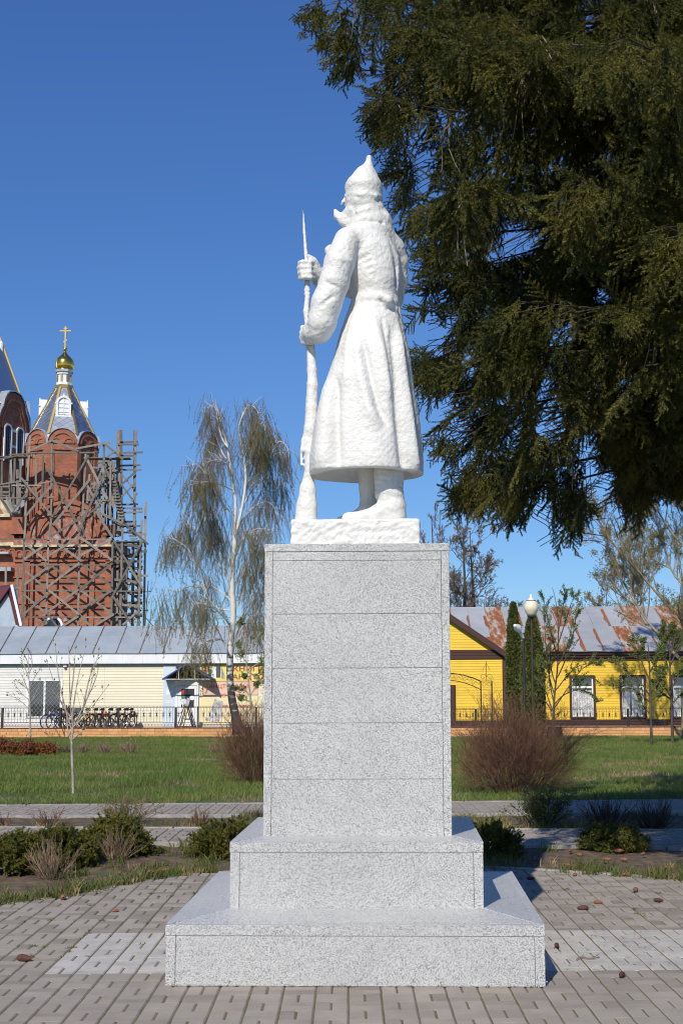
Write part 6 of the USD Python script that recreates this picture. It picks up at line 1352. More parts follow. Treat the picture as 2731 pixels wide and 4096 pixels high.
for tx, ty, Y in ((1205, 70, 12.2), (1240, 190, 12.4), (1300, 30, 10.6), (1340, 320, 12.0), (1480, 500, 12.6), (1525, 715, 12.0), (1560, 820, 13.0), (1640, 1000, 12.6), (1650, 1150, 12.2), (1640, 1280, 12.4), (1620, 1400, 12.0), (1665, 1530, 12.6), (1700, 1760, 12.4), (1810, 1960, 12.6), (1950, 1990, 11.6), (2080, 2030, 12.0), (2210, 1960, 12.5), (2330, 1990, 11.8), (2470, 1900, 12.4), (2640, 1880, 12.0), (1700, 500, 10.0), (1900, 800, 9.6), (2000, 350, 9.4), (2100, 1250, 9.6), (2350, 700, 8.8), (2450, 1300, 9.2), (2650, 1000, 8.6), (2500, 200, 8.4), (2150, 1600, 10.2), (1850, 1200, 10.6), (1800, 1650, 11.2), (2300, 1750, 10.6), (2600, 1550, 9.6), (1600, 250, 10.6), (1450, 150, 11.2), (1950, 1500, 10.2), (2700, 600, 8.8), (1880, 150, 9.2), (1700, 900, 11.0)):
    tip = at(tx, ty, Y); d = tip[:2] - [SPX, SPY]; L = np.linalg.norm(d); n = 9; t = np.linspace(0, 1, n)
    z0 = tip[2] + 0.14*L + 0.15; xy = np.array([SPX, SPY]) + np.outer(t, d) + np.outer(np.sin(t*3.14)*R6.normal(0, 0.2), [-d[1]/L, d[0]/L]); limbs.append(np.column_stack([xy, z0 + L*(0.10*t - 0.34*t**1.7 + 0.10*t**4)]))
SP, SD, SS = [], [], []
import shapely
shapely.prepare(crown_px)
def in_crown(q): return bool(contains_xy(crown_px, q[0], q[1]))
bt = [[], []]
for lb in limbs:
    L = np.linalg.norm(np.diff(lb, axis=0), axis=1).sum(); hi = lb[0][2] > 11.2
    pr = project(lb); ok = np.array([contains_xy(crown_px.buffer(-22), *q) or q[0] > IMW or q[1] < 0 for q in pr])
    e = len(lb) if ok.all() else max(2, int(np.argmin(ok)) if not ok[0] else int(np.argmin(np.append(ok, False))))
    lb = lb[:e]; lb = lb + np.cumsum(R6.normal(0, 0.022, lb.shape), 0); lim_b.tube(lb, np.linspace(0.036, 0.006, len(lb)), 5)
    for u in np.arange(0.16, 1.0, 0.046 if not hi else 0.08):
        k = min(int(u*(len(lb) - 1)), len(lb) - 2); f = u*(len(lb) - 1) - k; p = lb[k]*(1 - f) + lb[k + 1]*f; d = lb[k + 1] - lb[k]; d /= np.linalg.norm(d)
        for s in (-1, 1):
            sd = np.cross(d, [0, 0, 1.0])*s; sd /= np.linalg.norm(sd); l = (0.25 + 0.75*min(1, (1 - u)*2.2))*R6.uniform(0.5, 1.0)*(0.95 if not hi else 0.6)
            dd = d*0.75 + sd*0.75 + [0, 0, R6.uniform(-0.25, 0.05)]; dd /= np.linalg.norm(dd); m = max(2, int(l/0.17)); tt = np.linspace(0, 1, m + 1)[1:]
            pts = p + np.outer(tt*l, dd) - np.outer((tt*l)**2, [0, 0, 0.30])
            q_ = project(pts[-1])
            if not (in_crown(q_) and in_crown(project(p))): continue
            br_b.twig(np.vstack([p, pts[len(pts)//2], pts[-1] + 0.001]), 0.0042, 0.003)
            for x in pts:
                for _ in range(3 if not hi else 1):
                    dr = dd*R6.uniform(0.2, 0.8) + np.array([0, 0, -1])*R6.uniform(0.4, 1.4) + R6.normal(0, 0.28, 3); dr /= np.linalg.norm(dr); SP.append(x + R6.normal(0, 0.03, 3)); SD.append(dr); SS.append(R6.uniform(0.75, 1.25)*(1.0 if not hi else 1.7))
            if R6.random() < 0.09 and not hi: bt[0].append(p + dd*l*0.5)
    for u in np.arange(0.2, 1.0, 0.03):
        k = min(int(u*(len(lb) - 1)), len(lb) - 2); f = u*(len(lb) - 1) - k; p = lb[k]*(1 - f) + lb[k + 1]*f; SP.append(p); SD.append((lb[k + 1] - lb[k])*2 + R6.normal(0, 0.5, 3) + [0, 0, R6.uniform(-0.6, 0.4)]); SS.append(R6.uniform(0.6, 1.0))
    SP.append(lb[-1]); SD.append(lb[-1] - lb[-2] + [0, 0, 0.05]); SS.append(1.0)
# a few loose tips at the rim
for px, py, Y, n in ((2230, 2120, 11.8, 26), (1830, 2040, 12.4, 14), (2060, 2075, 11.9, 14), (2350, 2050, 11.8, 12), (1520, 700, 12.0, 14), (1200, 60, 12.1, 18), (1210, 130, 12.2, 12), (2440, 1990, 12.2, 8), (1645, 1260, 12.3, 14), (1640, 1380, 12.0, 14), (1695, 1840, 12.5, 10)):
    for _ in range(n):
        c = at(px + R6.normal(0, 22), py + R6.normal(0, 26), Y + R6.normal(0, 0.1)); d = R6.normal(0, 0.5, 3) + [-0.3, 0, -0.7]; SP.append(c); SD.append(d); SS.append(R6.uniform(0.5, 0.85))
rim = LineString(list(crown_px.exterior.coords)[1:-3]); u = 0.0
while u < rim.length:
    q, q2 = rim.interpolate(u), rim.interpolate(min(u + 5, rim.length)); tx, ty = q2.x - q.x, q2.y - q.y; l = math.hypot(tx, ty) or 1; nx, ny = -ty/l, tx/l        # towards the crown or away
    if not in_crown((q.x + nx*20, q.y + ny*20)): nx, ny = -nx, -ny
    Y = 12.0 + R6.normal(0, 0.5); e = at(q.x + nx*R6.uniform(55, 80), q.y + ny*R6.uniform(55, 80) - 12, Y); o = at(q.x + nx*8, q.y + ny*8, Y + R6.normal(0, 0.08)); i_ = at(q.x + nx*190, q.y + ny*190 - 40, Y + R6.normal(0.2, 0.15))
    br_b.twig(np.array([i_, (i_ + e)/2 + [0, 0, 0.02], e]), 0.005, 0.004)
    for _ in range(5):
        k = R6.random(); p = e*(1 - k*0.5) + i_*k*0.5 + R6.normal(0, 0.05, 3); SP.append(p); SD.append((o - e) + R6.normal(0, 0.10, 3) + [0, 0, -0.06]); SS.append(R6.uniform(0.55, 0.9))
    u += R6.uniform(14, 26)
SP, SD, SS = np.array(SP), np.array(SD), np.array(SS)
tipP = SP + SD/np.linalg.norm(SD, axis=1, keepdims=True)*0.33*SS[:, None]; a, b_ = project(SP), project(tipP)
inside = contains_xy(crown_px, a[:, 0], a[:, 1]) & contains_xy(crown_px.buffer(16), b_[:, 0], b_[:, 1])
for hx, hy, ha, hb in holes:
    for pp in (a, b_, (a + b_)/2): inside &= ((pp[:, 0] - hx)/ha)**2 + ((pp[:, 1] - hy)/hb)**2 > R6.uniform(0.55, 1.1, len(a))
inside &= meshkit.fbm(SP*[1.5, 1.5, 1.1], 3, 17) > R6.uniform(0.31, 0.54, len(SP))
SP, SD, SS = SP[inside], SD[inside], SS[inside]
print('spruce sprays', len(SP))
obj('limbs', lim_b, 'spruce_bark', sp, smooth=True); obj('branchlets', br_b, 'spruce_bark', sp, kind='stuff')
instancer('foliage', spr, SP, quat_frames(SD, R6.normal(0, 1, (len(SP), 3))), SS, R6.integers(0, 5, len(SP)), 'spruce_green', sp)
hang = []
for i in range(3):
    b = MB(); r = np.random.default_rng(i)
    for _ in range(4): b.tube(wander(r, r.normal(0, 0.03, 3), [0.35*r.normal(), 0.35*r.normal(), -1], r.uniform(0.25, 0.6), 5, 0.18), 0.0035, 3, cap=False)
    hang.append(b)
bp = np.array(bt[0]); instancer('bare_twigs', hang, bp, quat_z(R6.uniform(0, 6.28, len(bp))), R6.uniform(0.7, 1.3, len(bp)), R6.integers(0, 3, len(bp)), 'twig_grey', sp)

# ---- the birch
c3 = lambda x, y, Y: at(600 + x*0.5952, 1550 + y*0.5952, Y)
YBI = 52.0
bi = thing('birch_tree', 'tall weeping birch with white trunk between the shop and the pedestal', 'tree', (c3(575, 0, YBI)[0], YBI, float(gz(YBI))))
def poly(pts, Y, dy=0.0, n=None):
    p = np.array([c3(x, y, Y + dy*i/(len(pts) - 1)) for i, (x, y) in enumerate(pts)]); return spl(p, n or 4*len(p))
tb = MB(); tr0 = poly([(600, 2330), (572, 2200), (545, 2050), (536, 1850), (548, 1650), (560, 1500), (550, 1300), (562, 1120), (568, 1000)], YBI)
tb.tube(tr0, np.interp(np.arange(len(tr0)), [0, 4, 10, len(tr0)], [0.29, 0.185, 0.145, 0.10]), 10)
stems = [[(568, 1000), (570, 870), (574, 760), (545, 570), (520, 400), (495, 300), (462, 180), (438, 105)], [(570, 1020), (598, 900), (640, 660), (632, 470), (606, 330), (600, 250), (640, 150), (665, 118)]]
sp_ = []
for s, r0, dy in ((stems[0], 0.092, 0.5), (stems[1], 0.078, -0.6)): q = poly(s, YBI, dy); tb.tube(q, np.linspace(r0, 0.012, len(q)), 7); sp_.append(q)
obj('trunk', tb, 'birch_bark', bi, smooth=True)
lims = [[(535, 1400), (480, 1100), (400, 915), (360, 790)], [(540, 1430), (430, 1345), (310, 1325), (180, 1380), (85, 1470), (58, 1580)], [(545, 1500), (440, 1480), (375, 1370), (290, 1150), (230, 1060), (140, 1012), (88, 1030)], [(530, 1300), (440, 1150), (330, 1000), (250, 922), (192, 960)], [(562, 850), (480, 760), (420, 640), (325, 522), (288, 560)], [(557, 690), (470, 650), (380, 635), (268, 655)], [(585, 960), (620, 890), (700, 800), (790, 770), (850, 850)], [(600, 830), (680, 700), (760, 620), (850, 630), (885, 710)], [(640, 700), (720, 560), (800, 480), (852, 370), (910, 385), (932, 470)], [(612, 390), (700, 330), (790, 312), (830, 350)], [(560, 1500), (620, 1400), (660, 1290), (740, 1200), (800, 1180)], [(575, 1720), (630, 1650), (680, 1550), (770, 1510)], [(540, 1760), (440, 1690), (330, 1740), (255, 1810)], [(522, 400), (462, 260), (436, 130), (384, 180)], [(602, 260), (660, 122), (715, 150), (735, 210)], [(550, 600), (500, 500), (420, 490), (350, 520)], [(545, 1240), (500, 1050), (430, 880), (340, 760)], [(570, 1100), (640, 1000), (720, 950), (800, 960)], [(640, 560), (700, 450), (760, 420), (830, 460)], [(556, 1350), (620, 1250), (690, 1120), (760, 1080)], [(540, 1600), (450, 1500), (350, 1450), (260, 1500)], [(560, 1600), (640, 1500), (720, 1400), (800, 1390)], [(520, 480), (470, 400), (430, 300), (400, 330)], [(630, 480), (680, 380), (740, 250), (770, 290)]]
lb_ = MB(); SPs, SLs = [], []; RB_ = np.random.default_rng(9)
for i, l in enumerate(lims):
    q = poly(l, YBI, RB_.uniform(-2.0, 2.0), 16); lb_.tube(q, np.linspace(0.036, 0.008, len(q)), 5, cap=False); tips = []; prm_min[0] = 0.007
    twigs(lb_, RB_, q, 0.045, 0, [(12, 0.36, 0.85, 0.12, 0.18)], tips); 
    for pth in [q[6:]] + [q[8:]] + tips:
        for _ in range(int(5 + 16*np.linalg.norm(pth[-1] - pth[0])/2.4)):
            u = RB_.uniform(0.15, 1)*(len(pth) - 1); k = min(int(u), len(pth) - 2); SPs.append(pth[k]*(1 - u + k) + pth[k + 1]*(u - k)); SLs.append(RB_.uniform(0.5, 1.25))
for q in sp_:
    for k in range(10, len(q)):
        for _ in range(7): SPs.append(q[k] + RB_.normal(0, 0.45, 3)*[1, 1, 0.5]); SLs.append(RB_.uniform(0.4, 0.9))
obj('branches', lb_, 'birch_bark', bi, smooth=True)
strands, leaves = [], []
for i in range(6):
    r = np.random.default_rng(100 + i); pth = wander(r, [0, 0, 0], [r.normal()*0.35, r.normal()*0.35, -0.8], 1.5, 8, 0.10, -0.18); strands.append(MB().tube(pth, np.linspace(0.006, 0.003, 8), 3, cap=False)); b = MB()
    for _ in range(50):
        u = r.uniform(0.05, 1)**0.8*7; k = min(int(u), 6); p = pth[k]*(1 - u + k) + pth[k + 1]*(u - k); lf = leafcard(0.028, 0.052, 1, r); v, f = lf.get(); R3 = trimesh.transformations.random_rotation_matrix(r.random(3))[:3, :3]; b.add(v @ R3.T + p + r.normal(0, 0.015, 3), f)
    leaves.append(b)
SPs, SLs = np.array(SPs), np.array(SLs); SPs = SPs + RB_.normal(0, 0.14, SPs.shape)*[1, 1, 0.3]; ok = RB_.random(len(SPs)) < 0.78; SPs, SLs = SPs[ok], SLs[ok]; qz = quat_z(RB_.uniform(0, 6.28, len(SPs))); ix = RB_.integers(0, 6, len(SPs))
instancer('hanging_twigs', strands, SPs, qz, SLs, ix, 'bare_twig', bi); instancer('leaves', leaves, SPs, qz, SLs, ix, 'birch_leaf', bi)

# ---- young trees
def sapling(name, label, cat, Y, conv, trunk, limbs_, r0, bark, leaf, lw, nl, seed, sub=(5, 0.35, 0.7, 0.25, 0.1), tipleaf=1, group=None, rl=0.55, deep=None):
    r = np.random.default_rng(seed); t3 = np.array([conv(x, y, Y) for x, y in trunk]); t3 = spl(t3, 5*len(t3)); base = t3[0].copy(); base[2] = float(gz(Y)); t3[0, 2] = base[2] - 0.03
    k = thing(name, label, cat, base, group=group); b = MB(); b.tube(t3, np.linspace(r0, r0*0.18, len(t3)), 7); obj('trunk', b, bark, k, smooth=True)
    lb2, tips = MB(), []
    for l in limbs_:
        q = np.array([conv(x, y, Y) for x, y in l]); q[1:, 1] += np.linspace(0.1, 1, len(q) - 1)*r.uniform(-1, 1)*np.linalg.norm(q[-1] - q[0])*0.5; q = spl(q, 4*len(q)); lb2.tube(q, np.linspace(r0*rl, r0*0.12, len(q)), 5, cap=False); prm_min[0] = r0*0.09; tips.append(q[-4:]); twigs(lb2, r, q, r0*0.5, 0, [sub] if not deep else [sub, deep], tips)
    obj('branches', lb2, bark, k, smooth=True)
    if leaf:
        P, D = [], []
        for q in tips:
            for _ in range(tipleaf): P.append(q[-1]); D.append(q[-1] - q[-2])
            for _ in range(nl): u = r.uniform(0.2, 1)*(len(q) - 1); i = min(int(u), len(q) - 2); P.append(q[i]*(1 - u + i) + q[i + 1]*(u - i) + r.normal(0, lw*0.4, 3)); D.append(q[i + 1] - q[i] + r.normal(0, 0.02, 3))
        P = np.array(P); instancer('buds' if tipleaf and nl < 2 else 'leaves', [leafcard(lw*0.7, lw, 3, np.random.default_rng(4 + j), lw*0.25) for j in range(3)] if nl >= 2 else [MB().tube([(0, 0, 0), (lw*0.35, 0, 0), (lw, 0, 0)], [lw*0.12, lw*0.25, lw*0.03], 5)], P, quat_frames(D, r.normal(0, 1, (len(P), 3))), r.uniform(0.7, 1.3, len(P)), r.integers(0, 3, len(P)) if nl >= 2 else np.zeros(len(P), int), leaf, k)
    return k
cc2 = lambda x, y, Y: at(x*0.7015, 2450 + y*0.7015, Y)
YS_ = float(G(292, 3175)[1])
sapling('young_tree', 'thin bare young tree with fat buds on the left lawn in front of the bicycles', 'tree', YS_, cc2, [(417, 1034), (415, 925), (409, 760), (412, 690), (414, 630), (402, 530), (396, 380), (392, 192)],
    [[(410, 670), (375, 560), (345, 430), (325, 300), (315, 190)], [(413, 610), (432, 420), (445, 195)], [(418, 655), (468, 560), (500, 400), (526, 210)], [(440, 610), (500, 490), (558, 380), (582, 315)], [(425, 650), (505, 560), (592, 420)], [(405, 600), (352, 515), (328, 420), (298, 285)], [(478, 530), (515, 352), (546, 262)], [(412, 745), (380, 640), (365, 520)], [(412, 725), (455, 690), (490, 660)], [(400, 500), (420, 330), (412, 205)]], 0.030, 'young_bark', 'bud_green', 0.055, 0, 1, (5, 0.20, 0.75, 0.2, 0.08))
sapling('young_tree', 'slender bare young tree standing before the lattice window of the shop', 'tree', 57.0, cc2, [(172, 718), (171, 540), (166, 400), (163, 215)],
    [[(170, 560), (110, 500), (55, 475)], [(168, 470), (130, 380), (75, 320)], [(168, 430), (205, 360), (240, 330)], [(170, 520), (215, 440), (235, 380)], [(165, 380), (135, 300), (110, 260)], [(165, 350), (185, 280), (180, 210)], [(166, 440), (120, 410), (85, 385)], [(168, 500), (120, 460), (70, 400)], [(165, 330), (150, 260), (138, 225)]], 0.045, 'young_bark', 'bud_green', 0.08, 1, 2, (5, 0.3, 0.7, 0.2, 0.1))
sapling('leafing_tree', 'young tree with fresh green leaves just right of the cream globe lamp', 'tree', 52.0, h6, [(712, 985), (714, 880), (722, 700), (738, 560), (745, 400), (742, 200), (706, 0)],
    [[(718, 760), (690, 640), (660, 480), (640, 330), (622, 150)], [(735, 600), (790, 480), (830, 330), (850, 200), (885, 80)], [(740, 450), (700, 300), (670, 150), (650, 40)], [(742, 380), (790, 230), (820, 120), (850, 60)], [(716, 800), (770, 720), (830, 620), (900, 530), (985, 500)], [(714, 820), (670, 700), (630, 560), (600, 480)], [(744, 300), (770, 160), (775, 40)], [(725, 680), (790, 600), (880, 520), (1030, 515)], [(718, 700), (680, 560), (655, 420)], [(738, 520), (800, 400), (830, 260)], [(716, 780), (800, 700), (900, 680), (985, 745)], [(730, 640), (690, 480), (700, 330)], [(700, 820), (640, 740), (560, 700), (480, 600)]], 0.055, 'dark_bark', 'young_leaf', 0.056, 22, 3, (11, 0.34, 0.7, 0.22, 0.1))
sapling('leafing_tree', 'young leafing tree with dark trunk between the second and third windows of the yellow house', 'tree', float(np.clip(G(2601, 2978)[1], 46, 56)), h6, [(1362, 1030), (1356, 860), (1350, 640), (1345, 480), (1335, 360)],
    [[(1352, 720), (1280, 620), (1200, 540), (1130, 490)], [(1352, 700), (1420, 600), (1470, 520)], [(1350, 620), (1300, 500), (1260, 400), (1240, 340)], [(1348, 560), (1400, 460), (1430, 380)], [(1346, 500), (1310, 420), (1300, 340)], [(1352, 760), (1290, 700), (1210, 660), (1040, 640)], [(1352, 740), (1410, 700), (1450, 620)], [(1354, 840), (1310, 780), (1280, 700)]], 0.06, 'dark_bark', 'young_leaf', 0.054, 20, 4, (13, 0.34, 0.7, 0.15, 0.12))
sapling('leafing_tree', 'leafing tree at the right edge before the third window of the yellow house', 'tree', 50.0, h6, [(1500, 1050), (1494, 860), (1484, 640), (1480, 420), (1470, 250)],
    [[(1488, 720), (1430, 620), (1390, 500)], [(1486, 680), (1540, 580), (1590, 480)], [(1482, 560), (1440, 430), (1420, 320)], [(1482, 520), (1530, 400), (1560, 300)], [(1480, 420), (1450, 330), (1440, 230)], [(1490, 780), (1560, 700), (1620, 660)], [(1488, 740), (1420, 680), (1380, 620)], [(1480, 460), (1510, 350), (1500, 250)]], 0.07, 'dark_bark', 'young_leaf', 0.056, 24, 5, (14, 0.36, 0.7, 0.15, 0.12))
# ---- tall trees beyond the houses
def far_tree(name, label, Y, px, hpy, rad, seed, bark, twig, prm, r0, lift, nl=0, leaf=None, fork=3, spread=0.5, group=None, start=0.25, ls=1.0):
    r = np.random.default_rng(seed); p0 = at(px, 2700, Y); p0[2] = float(gz(Y)); H = at(px, hpy, Y)[2] - p0[2]; k = thing(name, label, 'tree', p0, group=group)
    b, tw, tips = MB(), MB(), []; tr = wander(r, p0 - [0, 0, 0.1], [r.normal()*0.03, r.normal()*0.03, 1], H*0.96, 12, 0.03, 0.05); b.tube(tr, np.linspace(r0, r0*0.1, 12), 8)
    obj('trunk', b, bark, k, smooth=True); lb2 = MB(); prm_min[0] = Y/FPX*0.85
    for i in range(fork):
        u = start + (0.95 - start)*((i + 0.5)/fork); j = min(int(u*11), 10); a = i*2.4 + r.uniform(-0.4, 0.4); d = np.array([math.cos(a)*spread, math.sin(a)*spread, 1.0 - spread*0.6]); l = rad*(1.25 - 0.75*u)*r.uniform(0.8, 1.15)/max(spread, 0.3)*0.75
        q = wander(r, tr[j], d, l, 9, 0.10, lift); lb2.tube(q, np.linspace(r0*(1 - u)*0.32 + 0.015, 0.010, 9), 5, cap=False); twigs(lb2, r, q, r0*(1 - u)*0.4 + 0.02, 0, prm, tips, tw)
    obj('limbs', lb2, bark, k, smooth=True); obj('twigs', tw, twig, k, kind='stuff')
    if nl:
        P = np.array([q[-1 - (i % 2)] for q in tips for i in range(nl)]) + r.normal(0, 0.06, (len(tips)*nl, 3)); instancer('leaves', [leafcard(0.07, 0.10, 3, np.random.default_rng(j), 0.05) for j in range(3)], P, randq(len(P), r), r.uniform(0.6, 1.3, len(P))*ls, r.integers(0, 3, len(P)), leaf, k)
    return k
FT = 'bare trees behind the yellow house'
far_tree('bare_tree', 'bare spreading tree with tangled twigs behind the yellow gable, nearest the pedestal', 86.0, 1838, 2075, 4.2, 31, 'dark_bark', 'bare_twig', [(10, 0.52, 0.75, 0.10, 0.14), (9, 0.45, 0.75, 0.06, 0.16), (6, 0.45, 0.8, 0.05, 0.16)], 0.28, 0.06, fork=14, spread=0.70, start=0.25)
far_tree('bare_tree', 'bare tree leaning right above the rusty roof beside the globe lamp', 88.0, 1925, 2075, 4.6, 32, 'dark_bark', 'bare_twig', [(10, 0.52, 0.75, 0.10, 0.14), (9, 0.45, 0.75, 0.05, 0.16), (6, 0.45, 0.8, 0.05, 0.16)], 0.26, 0.05, fork=14, spread=0.8, start=0.25)
far_tree('bare_tree', 'bare treetop rising just behind the top right corner of the pedestal', 90.0, 1690, 2010, 2.6, 33, 'dark_bark', 'bare_twig', [(9, 0.45, 0.6, 0.15, 0.12), (9, 0.42, 0.6, 0.1, 0.14)], 0.24, 0.10, fork=11, spread=0.5, start=0.4)
far_tree('tall_poplar', 'tall thick trunked tree with pale olive twigs at the right edge before the yellow house', 55.0, 2735, 1300, 5.6, 34, 'pale_bark', 'olive_twig', [(11, 0.48, 0.6, 0.18, 0.10), (10, 0.42, 0.6, 0.12, 0.12), (5, 0.4, 0.6, 0.1, 0.12)], 0.27, 0.07, fork=26, spread=0.66, start=0.20, nl=2, leaf='birch_leaf', ls=0.6)
far_tree('tall_poplar', 'pale twiggy tree behind the rusty roof, left of the thick trunk', 80.0, 2560, 2000, 3.6, 36, 'pale_bark', 'olive_twig', [(10, 0.46, 0.6, 0.2, 0.1), (9, 0.40, 0.6, 0.14, 0.12), (4, 0.4, 0.6, 0.1, 0.12)], 0.20, 0.10, fork=13, spread=0.5, start=0.25, nl=1, leaf='birch_leaf')
far_tree('bare_tree', 'low pale bare tree seen through a gap over the middle of the rusty roof', 96.0, 2420, 2330, 2.8, 37, 'pale_bark', 'olive_twig', [(10, 0.5, 0.7, 0.1, 0.14), (9, 0.42, 0.7, 0.05, 0.15)], 0.16, 0.06, fork=11, spread=0.6, start=0.3)
# second stem beside the birch, partly behind the pedestal
sapling('leafing_tree', 'small leafing tree with pale stem between the birch and the pedestal', 'tree', 48.0, lambda x, y, Y: at(pd(x), pe(y), Y), [(1260, 1560), (1230, 1100), (1190, 700), (1150, 380), (1120, 120), (1090, -300), (1130, -800)],
    [[(1200, 800), (1100, 620), (1000, 590), (860, 560)], [(1195, 720), (1290, 560), (1350, 450)], [(1220, 860), (1050, 790), (970, 780)], [(1150, 380), (1050, 270)], [(1120, 150), (1300, 60), (1480, -100), (1700, -300)], [(1110, 0), (980, -200), (900, -400)], [(1100, -200), (1300, -500), (1500, -700)], [(1130, 200), (1350, 250), (1600, 100)], [(1095, -400), (1000, -700), (980, -900)], [(1120, 100), (1420, 420), (1700, 380)]], 0.05, 'young_bark', 'young_leaf', 0.07, 8, 6, (9, 0.36, 0.7, 0.1, 0.12))
# ---- thuja columns
def thuja(label, x, ytop, hw, Y, seed):
    r = np.random.default_rng(seed); top = h6(x, ytop, Y); z0 = float(gz(Y)); H = top[2] - z0; R = hw*0.6065*Y/FPX; k = thing('thuja', label, 'shrub', (top[0], Y, z0)); n = int(5200*R*H)
    t = r.random(n)**0.9; a = r.uniform(0, 2*np.pi, n); pr = np.interp(t, [0, 0.12, 0.5, 0.8, 0.95, 1], [0.72, 0.95, 1.0, 0.72, 0.34, 0.05]); lump = 0.72 + 0.5*meshkit.fbm(np.stack([np.cos(a)*1.5 + 5, np.sin(a)*1.5 + 5, t*H*1.6], -1), 3, seed)
    rr = R*pr*lump*np.sqrt(r.uniform(0.35, 1.0, n)); P = np.stack([top[0] + rr*np.cos(a), Y + rr*np.sin(a), z0 + 0.05 + t*(H - 0.05)], -1)
    D = np.stack([np.cos(a)*0.6, np.sin(a)*0.6, np.full(n, 0.9)], -1) + r.normal(0, 0.3, (n, 3)); obj('trunk', MB().tube([(top[0], Y, z0 - 0.05), (top[0], Y, z0 + H*0.9)], [0.06, 0.01], 6), 'dark_bark', k)
    instancer('foliage', [leafcard(0.055, 0.13, 4, np.random.default_rng(50 + j), 0.03) for j in range(3)], P, quat_frames(D, r.normal(0, 1, (n, 3))), r.uniform(0.7, 1.3, n), r.integers(0, 3, n), 'thuja', k)
thuja('tall narrow thuja column by the brown corner of the yellow house', 448, 105, 52, 56.0, 1); thuja('broader thuja column just right of the narrow one, behind the lamp pole', 572, 178, 78, 55.0, 2)
# ---- bushes of bare stems
def bush(name, label, px, py, wpx, hpx, n, m, seed, sub=(5, 0.42, 0.5, 0.12, 0.10), sub2=None, r0=0.012, leaf=None, group=None, splay=1.0, nl=2, lw=0.03, Y=None, dome=0):
    r = np.random.default_rng(seed); base = G(px, py); Y = base[1]; s = Y/FPX; H, W = hpx*s, wpx*s; k = thing(name, label, 'shrub', base, group=group); b, tw, tips = MB(), MB(), []; prm_min[0] = max(0.0018, s*0.42)
    for i in range(n):
        a = r.uniform(0, 2*np.pi); q = math.sqrt(r.random()); cr_ = r.uniform(0.55, 1.06); d = np.array([math.cos(a)*q*W*0.5, math.sin(a)*q*W*0.5, H*(0.28 + 0.72*math.sqrt(max(0, 1 - q*q)))])*cr_; p = base + [math.cos(a)*q*W*0.11*splay, math.sin(a)*q*W*0.11*splay, -0.03]
        L = np.linalg.norm(d); pth = wander(r, p, d, L, 6, 0.07, 0.03); b.twig(pth, max(r0, prm_min[0]), prm_min[0]*0.8); tips.append(pth[-3:]); twigs(b, r, pth, r0, 0, [sub] if sub2 is None else [sub, sub2], tips, tw)
    for _ in range(dome):
        u = r.normal(0, 1, 3); u[2] = abs(u[2]); u /= np.linalg.norm(u); q = r.uniform(0.35, 1.0)**0.5*(0.86 + 0.22*math.sin(3*math.atan2(u[1], u[0]) + seed)*u[2]); p = base + u*[W*0.5, W*0.5, H]*q*0.92 + [0, 0, 0.08]; d = u*[0.8, 0.8, 0.9] + r.normal(0, 0.45, 3) + [0, 0, 0.35]
        pth = wander(r, p - d*0.06, d, r.uniform(0.14, 0.34), 4, 0.15); tw.twig(pth, prm_min[0]*1.3, prm_min[0]*0.7)
    obj('stems', b, m, k, kind='stuff')
    if tw.n or tw.tw: obj('twigs', tw, m, k, kind='stuff')
    if leaf:
        P = np.array([q[-1 - (i % 3)] for q in tips for i in range(nl)]) + r.normal(0, lw*0.6, (len(tips)*nl, 3)); instancer('leaves', [leafcard(lw*0.6, lw, 3, np.random.default_rng(j), lw*0.3) for j in range(3)], P, randq(len(P), r), r.uniform(0.6, 1.3, len(P)), r.integers(0, 3, len(P)), leaf, k)
    return k
c7 = lambda x, y: (x*0.8712, 2950 + y*0.8712)
c8 = lambda x, y: (1366 + x*0.8706, 2950 + y*0.8706)
bush('red_bush', 'big rounded reddish brown bare bush right of the pedestal, below the lamp', 2060, 3165, 575, 400, 130, 'red_twig', 1, (9, 0.44, 0.7, 0.08, 0.13), (6, 0.5, 0.65, 0.06, 0.13), 0.009, splay=1.5, dome=3600)
bush('red_bush', 'reddish brown bare bush at the left side of the pedestal, half hidden by it', 1010, 3130, 330, 330, 70, 'red_twig', 2, (9, 0.44, 0.7, 0.08, 0.13), (6, 0.5, 0.65, 0.06, 0.13), 0.009, dome=1000)
bush('bare_shrub', 'dark low shrub with small green leaves on the bed right of the pedestal', *c8(915, 402), 250, 165, 90, 'dark_twig', 3, leaf='weed', r0=0.008, lw=0.03)
bush('bare_shrub', 'wide dark shaded shrub at the right between the two paths', *c8(1220, 425), 260, 150, 110, 'dark_twig', 4, r0=0.008)
bush('bare_shrub', 'dark shaded shrub at the right edge between the two paths', *c8(1430, 425), 230, 150, 100, 'dark_twig', 5, r0=0.008)
bush('twiggy_shrub', 'pale dry twiggy shrub at the plaza edge in front of the dark yews', *c7(235, 645), 235, 175, 64, 'dry_twig', 6, (5, 0.35, 0.45, 0.2, 0.1), r0=0.0055)
bush('twiggy_shrub', 'pale dry twiggy shrub between the yew mounds and the bare soil', *c7(530, 560), 190, 140, 60, 'dry_twig', 7, (5, 0.35, 0.45, 0.2, 0.1), r0=0.0055)
bush('bare_shrub', 'low dark red twigged shrub behind the left yew mounds', *c7(225, 405), 200, 85, 46, 'red_twig', 8, r0=0.006)
bush('bare_shrub', 'brown bare shrub on the strip between the paths, behind the tallest yew', *c7(580, 395), 260, 135, 60, 'dry_twig', 9, r0=0.008, leaf='weed', nl=1, lw=0.025)
bush('bare_shrub', 'small red twigged shrub with grass at its foot between the two paths', *c7(920, 405), 130, 85, 36, 'red_twig', 10, r0=0.006)
bush('bare_shrub', 'small dark bare shrub close by the left side of the pedestal base', *c7(1185, 370), 90, 60, 24, 'dark_twig', 11, r0=0.006)
